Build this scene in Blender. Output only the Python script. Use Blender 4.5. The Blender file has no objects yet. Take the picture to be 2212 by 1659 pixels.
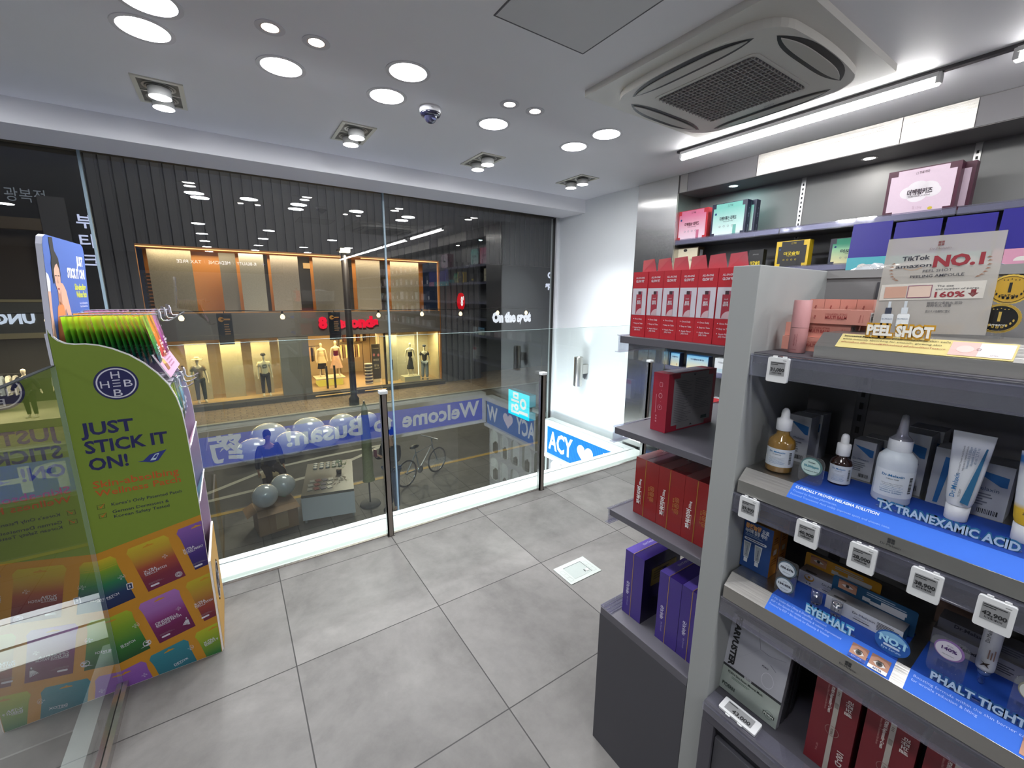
import bpy, bmesh, math, random
from math import sin, cos, pi, sqrt, radians
from mathutils import Vector, Matrix
random.seed(7)
S = bpy.context.scene
COL = S.collection

# ------------------------------------------------------------------ camera
FPX, YAW, PITCH, ROLL, CAMH = 908.66, 0.589558, 0.204789, 0.0087792, 1.423
fw = Vector((sin(YAW)*cos(PITCH), cos(YAW)*cos(PITCH), -sin(PITCH)))
rt0 = Vector((cos(YAW), -sin(YAW), 0)); up0 = rt0.cross(fw)
rt = rt0*cos(ROLL)+up0*sin(ROLL); up = up0*cos(ROLL)-rt0*sin(ROLL)
cam = bpy.data.cameras.new('camera'); camo = bpy.data.objects.new('camera', cam); COL.objects.link(camo)
cam.sensor_fit = 'HORIZONTAL'; cam.sensor_width = 36.0; cam.lens = FPX/2212*36.0
cam.clip_start = 0.02; cam.clip_end = 200
camo.matrix_world = Matrix(((rt.x, up.x, -fw.x, 0), (rt.y, up.y, -fw.y, 0), (rt.z, up.z, -fw.z, CAMH), (0, 0, 0, 1)))
S.camera = camo
# ------------------------------------------------------------------ world, exposure
w = bpy.data.worlds.new('night'); S.world = w; w.use_nodes = True
w.node_tree.nodes['Background'].inputs[0].default_value = (0.010, 0.013, 0.022, 1)
w.node_tree.nodes['Background'].inputs[1].default_value = 1.0
S.view_settings.view_transform = 'Standard'; S.view_settings.look = 'None'
S.view_settings.exposure = 0.12; S.view_settings.gamma = 1.0; S.view_settings.use_curve_mapping = False
cy = S.cycles
cy.use_denoising = True; cy.max_bounces = 10; cy.diffuse_bounces = 6; cy.glossy_bounces = 4
cy.transmission_bounces = 6; cy.transparent_max_bounces = 32; cy.caustics_reflective = False; cy.caustics_refractive = False
cy.sample_clamp_indirect = 4.0; cy.sample_clamp_direct = 0.0
cy.use_adaptive_sampling = True; cy.adaptive_threshold = 0.02

# ------------------------------------------------------------------ lights
def area(name, loc, size, power, col=(1, 1, 1), rot=(0, 0, 0), size_y=None, spread=None):
    l = bpy.data.lights.new(name, 'AREA'); l.energy = power; l.color = col
    if size_y: l.shape = 'RECTANGLE'; l.size = size; l.size_y = size_y
    else: l.shape = 'DISK'; l.size = size
    if spread: l.spread = spread
    o = bpy.data.objects.new(name, l); COL.objects.link(o); o.location = loc; o.rotation_euler = rot
    return o
def spot(name, loc, rot, power, ang, blend=.6, col=(1, 1, 1), r=.02):
    l = bpy.data.lights.new(name, 'SPOT'); l.energy = power; l.color = col; l.spot_size = ang; l.spot_blend = blend; l.shadow_soft_size = r
    o = bpy.data.objects.new(name, l); COL.objects.link(o); o.location = loc; o.rotation_euler = rot
    return o
COOL = (0.93, 0.97, 1.0)
WARM = (1.0, 0.70, 0.36)
# shop across the street: light inside its windows, and street light
area('store_light', (4.4, 21.6, -0.45), 3.4, 260, WARM, (0, 0, 0), 2.6)
area('store_light', (-.4, 20.35, -0.42), 3.9, 170, WARM, (radians(-8), 0, 0), .5)
area('store_light', (3.2, 20.18, 3.0), 10.8, 130, (1.0, .80, .56), (radians(12), 0, 0), .22)
area('store_light', (3.2, 21.5, 2.98), 10.5, 170, (1.0, .72, .42), (0, 0, 0), .7)
area('store_light', (7.45, 20.35, -0.42), 2.5, 125, (1, .80, .50), (radians(-8), 0, 0), .5)
area('store_light', (-6.2, 20.6, -0.15), 4.6, 240, (1, .88, .66), (0, 0, 0), 1.6)
area('street_glow', (3, 11.5, 6.5), 4.0, 620, (1, .93, .84), (radians(28), 0, 0), 4.0)
area('street_glow', (4, 17.0, 3.0), 0.4, 480, (1, .86, .66), (radians(-12), 0, 0))

# ------------------------------------------------------------------ colour
def lin(c):
    return c/12.92 if c <= .04045 else ((c+.055)/1.055)**2.4
def hx(h):
    h = h.lstrip('#'); return tuple(lin(int(h[i:i+2], 16)/255) for i in (0, 2, 4))
WHITE = hx('e9e9ea'); BLACK = hx('141416'); NAVY = hx('17184f'); GREY = hx('8a8a8a')
def mixc(a, b, t): return tuple(a[i]*(1-t)+b[i]*t for i in range(3))

# ------------------------------------------------------------------ materials
MATS = {}
def nodes(name):
    m = bpy.data.materials.new(name); m.use_nodes = True
    nt = m.node_tree; nt.nodes.clear(); out = nt.nodes.new('ShaderNodeOutputMaterial')
    return m, nt, out
def N(nt, t, **kw):
    n = nt.nodes.new(t)
    for k, v in kw.items(): setattr(n, k, v)
    return n
def pbr(name, rough=.5, metal=0, col=None, spec=.5, noise=0.0, nscale=40, bump=0.0, coat=0, stretch=None):
    m, nt, out = nodes(name)
    b = N(nt, 'ShaderNodeBsdfPrincipled'); nt.links.new(b.outputs[0], out.inputs[0])
    b.inputs['Roughness'].default_value = rough; b.inputs['Metallic'].default_value = metal
    b.inputs['Specular IOR Level'].default_value = spec; b.inputs['Coat Weight'].default_value = coat
    if col is None:
        a = N(nt, 'ShaderNodeAttribute', attribute_name='Col'); cs = a.outputs['Color']
    else:
        r = N(nt, 'ShaderNodeRGB'); r.outputs[0].default_value = (*col, 1); cs = r.outputs[0]
    if noise or bump:
        tc = N(nt, 'ShaderNodeTexCoord'); mp = N(nt, 'ShaderNodeMapping'); nt.links.new(tc.outputs['Object'], mp.inputs[0])
        if stretch: mp.inputs['Scale'].default_value = stretch
        nz = N(nt, 'ShaderNodeTexNoise'); nz.inputs['Scale'].default_value = nscale; nz.inputs['Detail'].default_value = 4
        nt.links.new(mp.outputs[0], nz.inputs['Vector'])
        if noise:
            mr = N(nt, 'ShaderNodeMapRange'); mr.inputs[3].default_value = 1-noise; mr.inputs[4].default_value = 1+noise
            nt.links.new(nz.outputs[0], mr.inputs[0])
            mx = N(nt, 'ShaderNodeVectorMath', operation='SCALE'); nt.links.new(cs, mx.inputs[0]); nt.links.new(mr.outputs[0], mx.inputs['Scale'])
            cs = mx.outputs[0]
        if bump:
            bp = N(nt, 'ShaderNodeBump'); bp.inputs['Strength'].default_value = bump; bp.inputs['Distance'].default_value = .01
            nt.links.new(nz.outputs[0], bp.inputs['Height']); nt.links.new(bp.outputs[0], b.inputs['Normal'])
    nt.links.new(cs, b.inputs['Base Color'])
    return m
def glassy(name, tint=(1, 1, 1), ior=1.55, rough=0.0, haze=0.0, hazecol=(.8, .8, .8), attr=False):
    m, nt, out = nodes(name)
    t = N(nt, 'ShaderNodeBsdfTransparent'); t.inputs[0].default_value = (*tint, 1)
    if attr:
        a = N(nt, 'ShaderNodeAttribute', attribute_name='Col'); nt.links.new(a.outputs['Color'], t.inputs[0])
    g = N(nt, 'ShaderNodeBsdfGlossy'); g.inputs['Roughness'].default_value = rough; g.inputs[0].default_value = (1, 1, 1, 1)
    fr = N(nt, 'ShaderNodeFresnel'); fr.inputs[0].default_value = ior
    sh = t.outputs[0]
    if haze:
        d = N(nt, 'ShaderNodeBsdfDiffuse'); d.inputs[0].default_value = (*hazecol, 1)
        if attr: nt.links.new(a.outputs['Color'], d.inputs[0])
        m0 = N(nt, 'ShaderNodeMixShader'); m0.inputs[0].default_value = haze
        nt.links.new(sh, m0.inputs[1]); nt.links.new(d.outputs[0], m0.inputs[2]); sh = m0.outputs[0]
    geo = N(nt, 'ShaderNodeNewGeometry')
    ms = N(nt, 'ShaderNodeMixShader')
    nb = N(nt, 'ShaderNodeMath', operation='SUBTRACT'); nb.inputs[0].default_value = 1; nt.links.new(geo.outputs['Backfacing'], nb.inputs[1])
    fm = N(nt, 'ShaderNodeMath', operation='MULTIPLY'); nt.links.new(fr.outputs[0], fm.inputs[0]); nt.links.new(nb.outputs[0], fm.inputs[1])
    k = N(nt, 'ShaderNodeMath', operation='MULTIPLY'); k.inputs[1].default_value = 2.3; k.use_clamp = True; nt.links.new(fm.outputs[0], k.inputs[0])
    nt.links.new(k.outputs[0], ms.inputs[0])
    nt.links.new(sh, ms.inputs[1]); nt.links.new(g.outputs[0], ms.inputs[2]); nt.links.new(ms.outputs[0], out.inputs[0])
    return m
def aniso_steel(name, col):
    m = pbr(name, .24, 1.0, col, noise=.05, nscale=1.0, bump=.05, stretch=(.3, .3, 9))
    nt = m.node_tree; b = [n for n in nt.nodes if n.type == 'BSDF_PRINCIPLED'][0]
    b.inputs['Anisotropic'].default_value = .85
    t = N(nt, 'ShaderNodeTangent'); t.direction_type = 'RADIAL'; t.axis = 'Z'; nt.links.new(t.outputs[0], b.inputs['Tangent'])
    return m
def emitter(name, strength):
    m, nt, out = nodes(name)
    e = N(nt, 'ShaderNodeEmission'); e.inputs[1].default_value = strength
    a = N(nt, 'ShaderNodeAttribute', attribute_name='Col'); nt.links.new(a.outputs['Color'], e.inputs[0])
    nt.links.new(e.outputs[0], out.inputs[0])
    m.cycles.emission_sampling = 'NONE' if name == 'lamp_glow' else 'FRONT' if name == 'tube_glow' else 'AUTO'
    return m
def brushed(name, col, rough, axis_scale, bump=.25, var=.12):
    m = pbr(name, rough, 1.0, col, noise=var, nscale=1.0, bump=bump, stretch=axis_scale)
    return m
def tile_mat(name, sx, sy, x0, y0, ca, cb, groove, gcol, rough=.42, nsc=1.6, brick=False, bump=.25):
    m, nt, out = nodes(name)
    b = N(nt, 'ShaderNodeBsdfPrincipled'); nt.links.new(b.outputs[0], out.inputs[0])
    tc = N(nt, 'ShaderNodeTexCoord'); sp = N(nt, 'ShaderNodeSeparateXYZ'); nt.links.new(tc.outputs['Object'], sp.inputs[0])
    def M(op, a, c=None, d=None):
        n = N(nt, 'ShaderNodeMath', operation=op)
        for i, v in enumerate((a, c, d)):
            if v is None: continue
            if isinstance(v, (int, float)): n.inputs[i].default_value = v
            else: nt.links.new(v, n.inputs[i])
        return n.outputs[0]
    v = M('DIVIDE', M('SUBTRACT', sp.outputs[1], y0), sy)
    u = M('DIVIDE', M('SUBTRACT', sp.outputs[0], x0), sx)
    if brick: u = M('ADD', u, M('MULTIPLY', M('FLOOR', v), .5))
    def edge(t, s):
        f = M('FRACT', t); return M('MULTIPLY', M('MINIMUM', f, M('SUBTRACT', 1.0, f)), s)
    d = M('MINIMUM', edge(u, sx), edge(v, sy)); g = M('LESS_THAN', d, groove)
    cx = N(nt, 'ShaderNodeCombineXYZ'); nt.links.new(M('FLOOR', u), cx.inputs[0]); nt.links.new(M('FLOOR', v), cx.inputs[1])
    wn = N(nt, 'ShaderNodeTexWhiteNoise'); wn.noise_dimensions = '2D'; nt.links.new(cx.outputs[0], wn.inputs['Vector'])
    of = N(nt, 'ShaderNodeVectorMath', operation='MULTIPLY_ADD'); nt.links.new(wn.outputs['Color'], of.inputs[0]); of.inputs[1].default_value = (3, 3, 0); nt.links.new(tc.outputs['Object'], of.inputs[2])
    nz = N(nt, 'ShaderNodeTexNoise'); nz.inputs['Scale'].default_value = nsc; nz.inputs['Detail'].default_value = 9; nz.inputs['Roughness'].default_value = .62; nz.inputs['Distortion'].default_value = .6
    nt.links.new(of.outputs[0], nz.inputs['Vector'])
    n2 = N(nt, 'ShaderNodeTexNoise'); n2.inputs['Scale'].default_value = nsc*9; n2.inputs['Detail'].default_value = 8; n2.inputs['Roughness'].default_value = .7
    nt.links.new(of.outputs[0], n2.inputs['Vector'])
    t = M('ADD', M('MULTIPLY', nz.outputs[0], .75), M('MULTIPLY', n2.outputs[0], .25))
    cr = N(nt, 'ShaderNodeValToRGB'); cr.color_ramp.elements[0].position = .36; cr.color_ramp.elements[1].position = .64
    cr.color_ramp.elements[0].color = (*ca, 1); cr.color_ramp.elements[1].color = (*cb, 1); nt.links.new(t, cr.inputs[0])
    br = M('MULTIPLY_ADD', wn.outputs['Value'], .10, .95)
    sc = N(nt, 'ShaderNodeVectorMath', operation='SCALE'); nt.links.new(cr.outputs[0], sc.inputs[0]); nt.links.new(br, sc.inputs['Scale'])
    mx = N(nt, 'ShaderNodeMix', data_type='RGBA'); nt.links.new(g, mx.inputs[0]); nt.links.new(sc.outputs[0], mx.inputs[6]); mx.inputs[7].default_value = (*gcol, 1)
    nt.links.new(mx.outputs[2], b.inputs['Base Color'])
    b.inputs['Roughness'].default_value = rough; b.inputs['Specular IOR Level'].default_value = .4
    hgt = n2.outputs[0]
    bp = N(nt, 'ShaderNodeBump'); bp.inputs['Strength'].default_value = bump; bp.inputs['Distance'].default_value = .002
    nt.links.new(hgt, bp.inputs['Height']); nt.links.new(bp.outputs[0], b.inputs['Normal'])
    return m
def getm(k):
    if k in MATS: return MATS[k]
    mk = {
     'matte': lambda: pbr('printed_matte', .62, noise=.03, nscale=60),
     'satin': lambda: pbr('printed_satin', .38, noise=.02, nscale=60),
     'gloss': lambda: pbr('printed_gloss', .16, coat=.5),
     'cloth': lambda: pbr('cloth', .9, noise=.25, nscale=30, spec=.1),
     'rough': lambda: pbr('rough_paint', .8, noise=.08, nscale=18, bump=.15),
     'paint': lambda: pbr('wall_paint', .55, noise=.015, nscale=5),
     'metal': lambda: pbr('coated_metal', .32, .55, noise=.04, nscale=90),
     'chrome': lambda: pbr('polished_steel', .22, .85),
     'steel': lambda: aniso_steel('brushed_steel', (.78, .77, .75)),
     'steelh': lambda: brushed('brushed_steel_panel', (.60, .58, .55), .34, (40, 2, 420), .15, .08),
     'tray': lambda: brushed('brushed_tray', (.52, .50, .47), .36, (300, 5, 40), .10, .06),
     'glass': lambda: glassy('window_glass', (.93, .96, .95), 1.58),
     'rail': lambda: glassy('railing_glass', (.93, .965, .95), 1.45),
     'acryl': lambda: glassy('clear_acrylic', (.95, .95, .95), 1.42, .02, .03, (.9, .9, .9)),
     'sheet': lambda: glassy('printed_acrylic', (.9, .88, .85), 1.5, .0, .50, (.66, .62, .57)),
     'clear': lambda: glassy('clear_plastic', (.86, .86, .92), 1.6, .05, .10, (.42, .41, .50)),
     'tintg': lambda: glassy('tinted_clear', (1, 1, 1), 1.5, .02, .45, attr=True),
     'film': lambda: glassy('plastic_film', (.9, .92, .95), 1.5, .15, .62, (.80, .82, .84)),
     'emit': lambda: emitter('lit_sign', 1.0), 'emit3': lambda: emitter('lit_panel', 2.4), 'emit6': lambda: emitter('bright_letters', 6.0), 'tube': lambda: emitter('tube_glow', 30.0), 'lamp': lambda: emitter('lamp_glow', 22.0),
    }[k]
    MATS[k] = mk(); return MATS[k]

# ------------------------------------------------------------------ text outlines
TXT = {}
def _geo(s, bold):
    c = bpy.data.curves.new('t', 'FONT'); c.body = s; c.size = 1; c.offset = bold; c.resolution_u = 2; c.fill_mode = 'FRONT'
    o = bpy.data.objects.new('t', c); COL.objects.link(o)
    dg = bpy.context.evaluated_depsgraph_get()
    me = bpy.data.meshes.new_from_object(o.evaluated_get(dg))
    vs = [(v.co.x, v.co.y) for v in me.vertices]; fs = [tuple(p.vertices) for p in me.polygons]
    bpy.data.objects.remove(o); bpy.data.curves.remove(c); bpy.data.meshes.remove(me)
    return vs, fs
CAPH = None
def tgeo(s, bold=0.0):
    global CAPH
    if CAPH is None:
        v, _ = _geo('H', 0); CAPH = max(p[1] for p in v)
    k = (s, bold)
    if k not in TXT:
        vs, fs = _geo(s, bold)
        x0 = min((p[0] for p in vs), default=0); x1 = max((p[0] for p in vs), default=1)
        TXT[k] = ([((p[0]-x0)/CAPH, p[1]/CAPH) for p in vs], fs, (x1-x0)/CAPH)
    return TXT[k]

# ------------------------------------------------------------------ mesh builder
class F:
    def __init__(s, o, ux, uy):
        s.o = Vector(o); s.ux = Vector(ux).normalized(); s.uy = Vector(uy).normalized(); s.n = s.ux.cross(s.uy)
    def P(s, x, y, d=0.0): return s.o+s.ux*x+s.uy*y+s.n*d
    def sub(s, x, y, d=0, ang=0):
        c, q = cos(ang), sin(ang)
        return F(s.P(x, y, d), s.ux*c+s.uy*q, s.uy*c-s.ux*q)
EPS = 0.0006
class MB:
    def __init__(s): s.v = []; s.f = []; s.c = []; s.m = []; s.s = []; s.mats = []
    def mi(s, m):
        if m not in s.mats: s.mats.append(m)
        return s.mats.index(m)
    def add(s, vs, fs, col, mat='matte', smooth=False, percol=None):
        b = len(s.v); s.v += [tuple(p) for p in vs]; k = s.mi(mat)
        for f in fs:
            s.f.append(tuple(b+i for i in f)); s.m.append(k); s.s.append(smooth)
            s.c.append([percol[i] for i in f] if percol else [col]*len(f))
    def box(s, a, b, col, mat='matte', cols=None):
        x0, y0, z0 = a; x1, y1, z1 = b
        vs = [(x0, y0, z0), (x1, y0, z0), (x1, y1, z0), (x0, y1, z0), (x0, y0, z1), (x1, y0, z1), (x1, y1, z1), (x0, y1, z1)]
        fs = {'d': (3, 2, 1, 0), 'u': (4, 5, 6, 7), 'f': (0, 1, 5, 4), 'r': (1, 2, 6, 5), 'b': (2, 3, 7, 6), 'l': (3, 0, 4, 7)}
        bi = len(s.v); s.v += vs; k = s.mi(mat)
        for key, f in fs.items():
            c = (cols or {}).get(key, col)
            s.f.append(tuple(bi+i for i in f)); s.m.append(k); s.s.append(False); s.c.append([c]*4)
    def rbox(s, fr, x0, y0, x1, y1, d, col, mat='matte', r=0.004, d0=0, n=4):
        s.prism(fr, rrect(x0, y0, x1, y1, r, n), d, col, mat, d0)
    def quad(s, pts, col, mat='matte', percol=None): s.add(pts, [tuple(range(len(pts)))], col, mat, False, percol)
    def poly(s, fr, pts, col, mat='matte', d=EPS, percol=None): s.quad([fr.P(x, y, d) for x, y in pts], col, mat, percol)
    def rect(s, fr, x0, y0, x1, y1, col, mat='matte', d=EPS, top=None):
        pc = [col, col, top, top] if top else None
        s.poly(fr, [(x0, y0), (x1, y0), (x1, y1), (x0, y1)], col, mat, d, pc)
    def ell(s, fr, cx, cy, rx, ry, col, mat='matte', d=EPS, n=32):
        s.poly(fr, [(cx+rx*cos(2*pi*i/n), cy+ry*sin(2*pi*i/n)) for i in range(n)], col, mat, d)
    def ring(s, fr, cx, cy, r0, r1, col, mat='matte', d=EPS, n=36, ky=1.0, a0=0, a1=2*pi):
        vs = []; fs = []
        for i in range(n+1):
            a = a0+(a1-a0)*i/n
            vs += [fr.P(cx+r0*cos(a), cy+ky*r0*sin(a), d), fr.P(cx+r1*cos(a), cy+ky*r1*sin(a), d)]
        for i in range(n): fs.append((2*i, 2*i+1, 2*i+3, 2*i+2))
        s.add(vs, fs, col, mat)
    def text(s, fr, t, x, y, h, col, w=None, al='l', bold=0.0, mat='matte', d=EPS*1.6, depth=0):
        vs, fs, tw = tgeo(t, bold)
        kx = (w/tw) if w else h
        W = tw*kx; ox = x-(W if al == 'r' else W/2 if al == 'c' else 0)
        P = [fr.P(ox+vx*kx, y+vy*h, d+depth) for vx, vy in vs]
        s.add(P, fs, col, mat)
        if depth:
            # side walls of raised letters
            from collections import Counter
            ec = Counter()
            for f in fs:
                for i in range(len(f)): ec[tuple(sorted((f[i], f[(i+1) % len(f)])))] += 1
            B = [fr.P(ox+vx*kx, y+vy*h, d) for vx, vy in vs]
            n = len(P); side = []
            for f in fs:
                for i in range(len(f)):
                    a, b = f[i], f[(i+1) % len(f)]
                    if ec[tuple(sorted((a, b)))] == 1: side.append((a, a+n, b+n, b))
            s.add(P+B, side, col, mat)
    def lines(s, fr, x, y, w, n, dy, col, h=None, rnd=.35, d=EPS*1.4):
        h = h or dy*.45
        for i in range(n): s.rect(fr, x, y-i*dy, x+w*(1-rnd*random.random()), y-i*dy+h, col, d=d)
    def barcode(s, fr, x, y, w, h, col=BLACK, horiz=False, d=EPS*1.4):
        p = 0
        while p < 1:
            t = random.choice((.03, .05, .08))
            if horiz: s.rect(fr, x, y+p*h, x+w, y+min(1, p+t)*h, col, d=d)
            else: s.rect(fr, x+p*w, y, x+min(1, p+t)*w, y+h, col, d=d)
            p += t+random.choice((.03, .05))
    def prism(s, fr, pts, d, col, mat='matte', d0=0, sidecol=None, smooth=False):
        n = len(pts); A = [fr.P(x, y, d0) for x, y in pts]; B = [fr.P(x, y, d0+d) for x, y in pts]
        s.add(B, [tuple(range(n))], col, mat); s.add(A, [tuple(range(n-1, -1, -1))], col, mat)
        s.add(A+B, [(i, (i+1) % n, n+(i+1) % n, n+i) for i in range(n)], sidecol or col, mat, smooth)
    def lathe(s, prof, c=(0, 0, 0), col=WHITE, mat='matte', n=28, sx=1, sy=1, axis=None, caps=True):
        fr = axis or F(c, (1, 0, 0), (0, 1, 0)); vs = []
        for i in range(n):
            a = 2*pi*i/n
            for r, z in prof: vs.append(fr.P(r*cos(a)*sx, r*sin(a)*sy, z))
        m = len(prof); fs = []
        for i in range(n):
            j = (i+1) % n
            for k in range(m-1): fs.append((i*m+k, j*m+k, j*m+k+1, i*m+k+1))
        s.add(vs, fs, col, mat, True)
        for k, rev in ((0, True), (m-1, False)):
            if caps and prof[k][0] > 1e-5:
                ids = [i*m+k for i in range(n)]
                s.add([vs[q] for q in ids], [tuple(reversed(range(n))) if rev else tuple(range(n))], col, mat)
    def tube(s, pts, r, col, mat='matte', n=8, caps=True):
        pts = [Vector(p) for p in pts]; R = r if isinstance(r, (list, tuple)) else [r]*len(pts); vs = []; prev = None
        for i, p in enumerate(pts):
            t = (pts[min(i+1, len(pts)-1)]-pts[max(i-1, 0)]).normalized()
            u = prev if prev is not None else (Vector((0, 0, 1)) if abs(t.z) < .9 else Vector((1, 0, 0)))
            u = (u-t*u.dot(t)); u = u.normalized() if u.length > 1e-6 else t.orthogonal().normalized()
            prev = u; q = t.cross(u)
            for k in range(n): vs.append(p+(u*cos(2*pi*k/n)+q*sin(2*pi*k/n))*R[i])
        fs = []
        for i in range(len(pts)-1):
            for k in range(n): fs.append((i*n+k, i*n+(k+1) % n, (i+1)*n+(k+1) % n, (i+1)*n+k))
        s.add(vs, fs, col, mat, True)
        if caps:
            s.add(vs[:n], [tuple(reversed(range(n)))], col, mat); s.add(vs[-n:], [tuple(range(n))], col, mat)
    def build(s, name, parent=None, loc=None, rz=0, bevel=0, rot=None):
        me = bpy.data.meshes.new(name); me.from_pydata(s.v, [], s.f)
        for k in s.mats: me.materials.append(getm(k) if isinstance(k, str) else k)
        me.polygons.foreach_set('material_index', s.m); me.polygons.foreach_set('use_smooth', s.s)
        at = me.color_attributes.new('Col', 'FLOAT_COLOR', 'CORNER'); fl = []
        for f in s.c:
            for c in f: fl += [c[0], c[1], c[2], 1.0]
        at.data.foreach_set('color', fl); me.update()
        o = bpy.data.objects.new(name, me); COL.objects.link(o)
        if parent: o.parent = parent
        if loc is not None: o.location = loc
        o.rotation_euler = rot or (0, 0, rz)
        if bevel:
            b = o.modifiers.new('bevel', 'BEVEL'); b.width = bevel; b.segments = 2; b.limit_method = 'ANGLE'; b.angle_limit = radians(50)
        return o
def rrect(x0, y0, x1, y1, r, n=4):
    pts = []
    for cx, cy_, a in ((x1-r, y0+r, -pi/2), (x1-r, y1-r, 0), (x0+r, y1-r, pi/2), (x0+r, y0+r, pi)):
        for i in range(n+1): pts.append((cx+r*cos(a+pi/2*i/n), cy_+r*sin(a+pi/2*i/n)))
    return pts
def tag(o, label, cat, group=None, kind=None):
    if label: o['label'] = label
    if cat: o['category'] = cat
    if group: o['group'] = group
    if kind: o['kind'] = kind
    return o
def thing(name, label, cat, loc=(0, 0, 0), rz=0, group=None, rot=None):
    o = bpy.data.objects.new(name, None); COL.objects.link(o); o.location = loc; o.rotation_euler = rot or (0, 0, rz); o.empty_display_size = .05
    return tag(o, label, cat, group)
def struct(o): o['kind'] = 'structure'; return o
def dup(root, loc, rz=None, label=None, group=None):
    r = root.copy(); COL.objects.link(r); r.location = loc
    if rz is not None: r.rotation_euler = (0, 0, rz)
    if label: r['label'] = label
    if group: r['group'] = group
    for ch in [o for o in CH.get(root.name, [])]:
        c = ch.copy(); COL.objects.link(c); c.parent = r
        for g in CH.get(ch.name, []):
            q = g.copy(); COL.objects.link(q); q.parent = c
    return r
CH = {}
def kids(root):
    """remember the parts of a thing that will be copied"""
    CH[root.name] = list(root.children)
    for c in root.children: CH[c.name] = list(c.children)
def cframes(w, d, h):
    return {'f': F((-w/2, -d/2, 0), (1, 0, 0), (0, 0, 1)), 'r': F((w/2, -d/2, 0), (0, 1, 0), (0, 0, 1)),
            'l': F((-w/2, d/2, 0), (0, -1, 0), (0, 0, 1)), 'u': F((-w/2, -d/2, h), (1, 0, 0), (0, 1, 0)), 'b': F((w/2, d/2, 0), (-1, 0, 0), (0, 0, 1))}
def carton(name, label, cat, loc, w, d, h, col, deco=None, cols=None, rz=-pi/2, group=None, mat='satin', rot=None):
    m = MB(); m.box((-w/2, -d/2, 0), (w/2, d/2, h), col, mat, cols)
    if deco: deco(m, cframes(w, d, h))
    o = m.build(name, None, loc, rz, rot=rot)
    return tag(o, label, cat, group)
# ================================================================== ROOM
ZC, G, XW = 2.42, 3.95, 3.24
MATS['floor'] = tile_mat('concrete_tile', .6, .6, .0785, 1.614, hx('5c5957'), hx('7c7976'), .0022, hx('2b2928'), .56)
m = MB()
def slab(x0, y0, x1, y1, mat='floor', z=0): m.box((x0, y0, z-.12), (x1, y1, z), GREY, mat)
slab(-.5, -6.2, 4.2, 2.345); slab(-4.2, 1.744, -.5, 2.345)
struct(m.build('floor'))
m = MB(); m.box((-4.2, -6.2, ZC), (4.2, G+.1, ZC+.12), hx('ebebf0'), 'paint'); struct(m.build('ceiling'))
# dropped beam along the window head
m = MB(); m.box((-4.2, 3.487, 2.29), (XW, 3.86, ZC+.001), hx('e6e6ea'), 'paint'); m.box((-4.2, 3.86, 2.32), (XW, G+.1, ZC+.001), hx('3a3b3e'), 'paint'); struct(m.build('trim_1'))
# walls
m = MB(); m.box((XW, 2.78, -3.0), (XW+.3, G+.06, ZC), hx('e4e8ea'), 'paint'); struct(m.build('wall_right'))
m = MB(); m.box((3.56, -6.2, -.1), (3.70, 2.36, ZC), hx('77777b'), 'paint'); struct(m.build('wall_right_recess'))
m = MB(); m.box((-4.2, -6.3, -3.0), (4.2, -6.2, ZC), hx('c9c9cd'), 'paint'); struct(m.build('wall_back'))
m = MB(); m.box((-4.3, -6.3, -3.0), (-4.2, G+.1, ZC), hx('c4c5c8'), 'paint'); struct(m.build('wall_left'))
# stair well beside the glass balustrade
m = MB()
m.box((-4.2, -3.2, -3.0), (-.56, -2.9, -.12), hx('45454a'), 'paint')
for i in range(7): m.box((-2.2, 1.35-i*.28, -.30-i*.18), (-.56, 1.66-i*.28, -.26-i*.18), hx('3d3c3d'), 'rough')
struct(m.build('trim_2'))
m = MB(); m.box((-.572, -3.2, -.16), (-.515, 2.15, .004), hx('dfe3e0'), 'satin'); struct(m.build('trim_3'))
m = MB(); m.box((-.735, 1.40, -.9), (-.69, 1.45, -.05), hx('d8d8cc'), 'satin'); m.box((-.735, 1.40, -.09), (-.572, 1.45, -.05), hx('d8d8cc'), 'satin'); struct(m.build('trim_4'))
m = MB(); m.box((-4.2, 1.738, -.14), (-.56, 1.745, .002), hx('8c8a88'), 'satin'); struct(m.build('trim_5'))
# pale ledge at the edge of the floor
m = MB(); m.box((-4.2, 2.345, -.08), (3.12, 2.395, .002), hx('b9c0ba'), 'satin'); m.box((-.5, 2.395, -.05), (3.12, 2.53, .002), hx('eef2ee'), 'satin')
m.box((-4.2, 2.20, -.05), (-.56, 2.53, .004), hx('e3e8e2'), 'satin'); struct(m.build('trim_6'))
m = MB(); m.box((-4.2, 2.33, -.004), (3.24, 2.346, .006), hx('c9c0bb'), 'chrome'); struct(m.build('trim_7'))
# ground floor seen in the void and in its reflection
m = MB(); m.box((-4.2, -3.2, -3.1), (XW, G, -3.0), hx('6a6866'), 'rough'); struct(m.build('floor_lower'))
m = MB(); m.box((-4.2, 1.2, -3.0), (XW, 1.3, -.12), hx('4a4a4c'), 'paint'); struct(m.build('wall_lower'))

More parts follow.
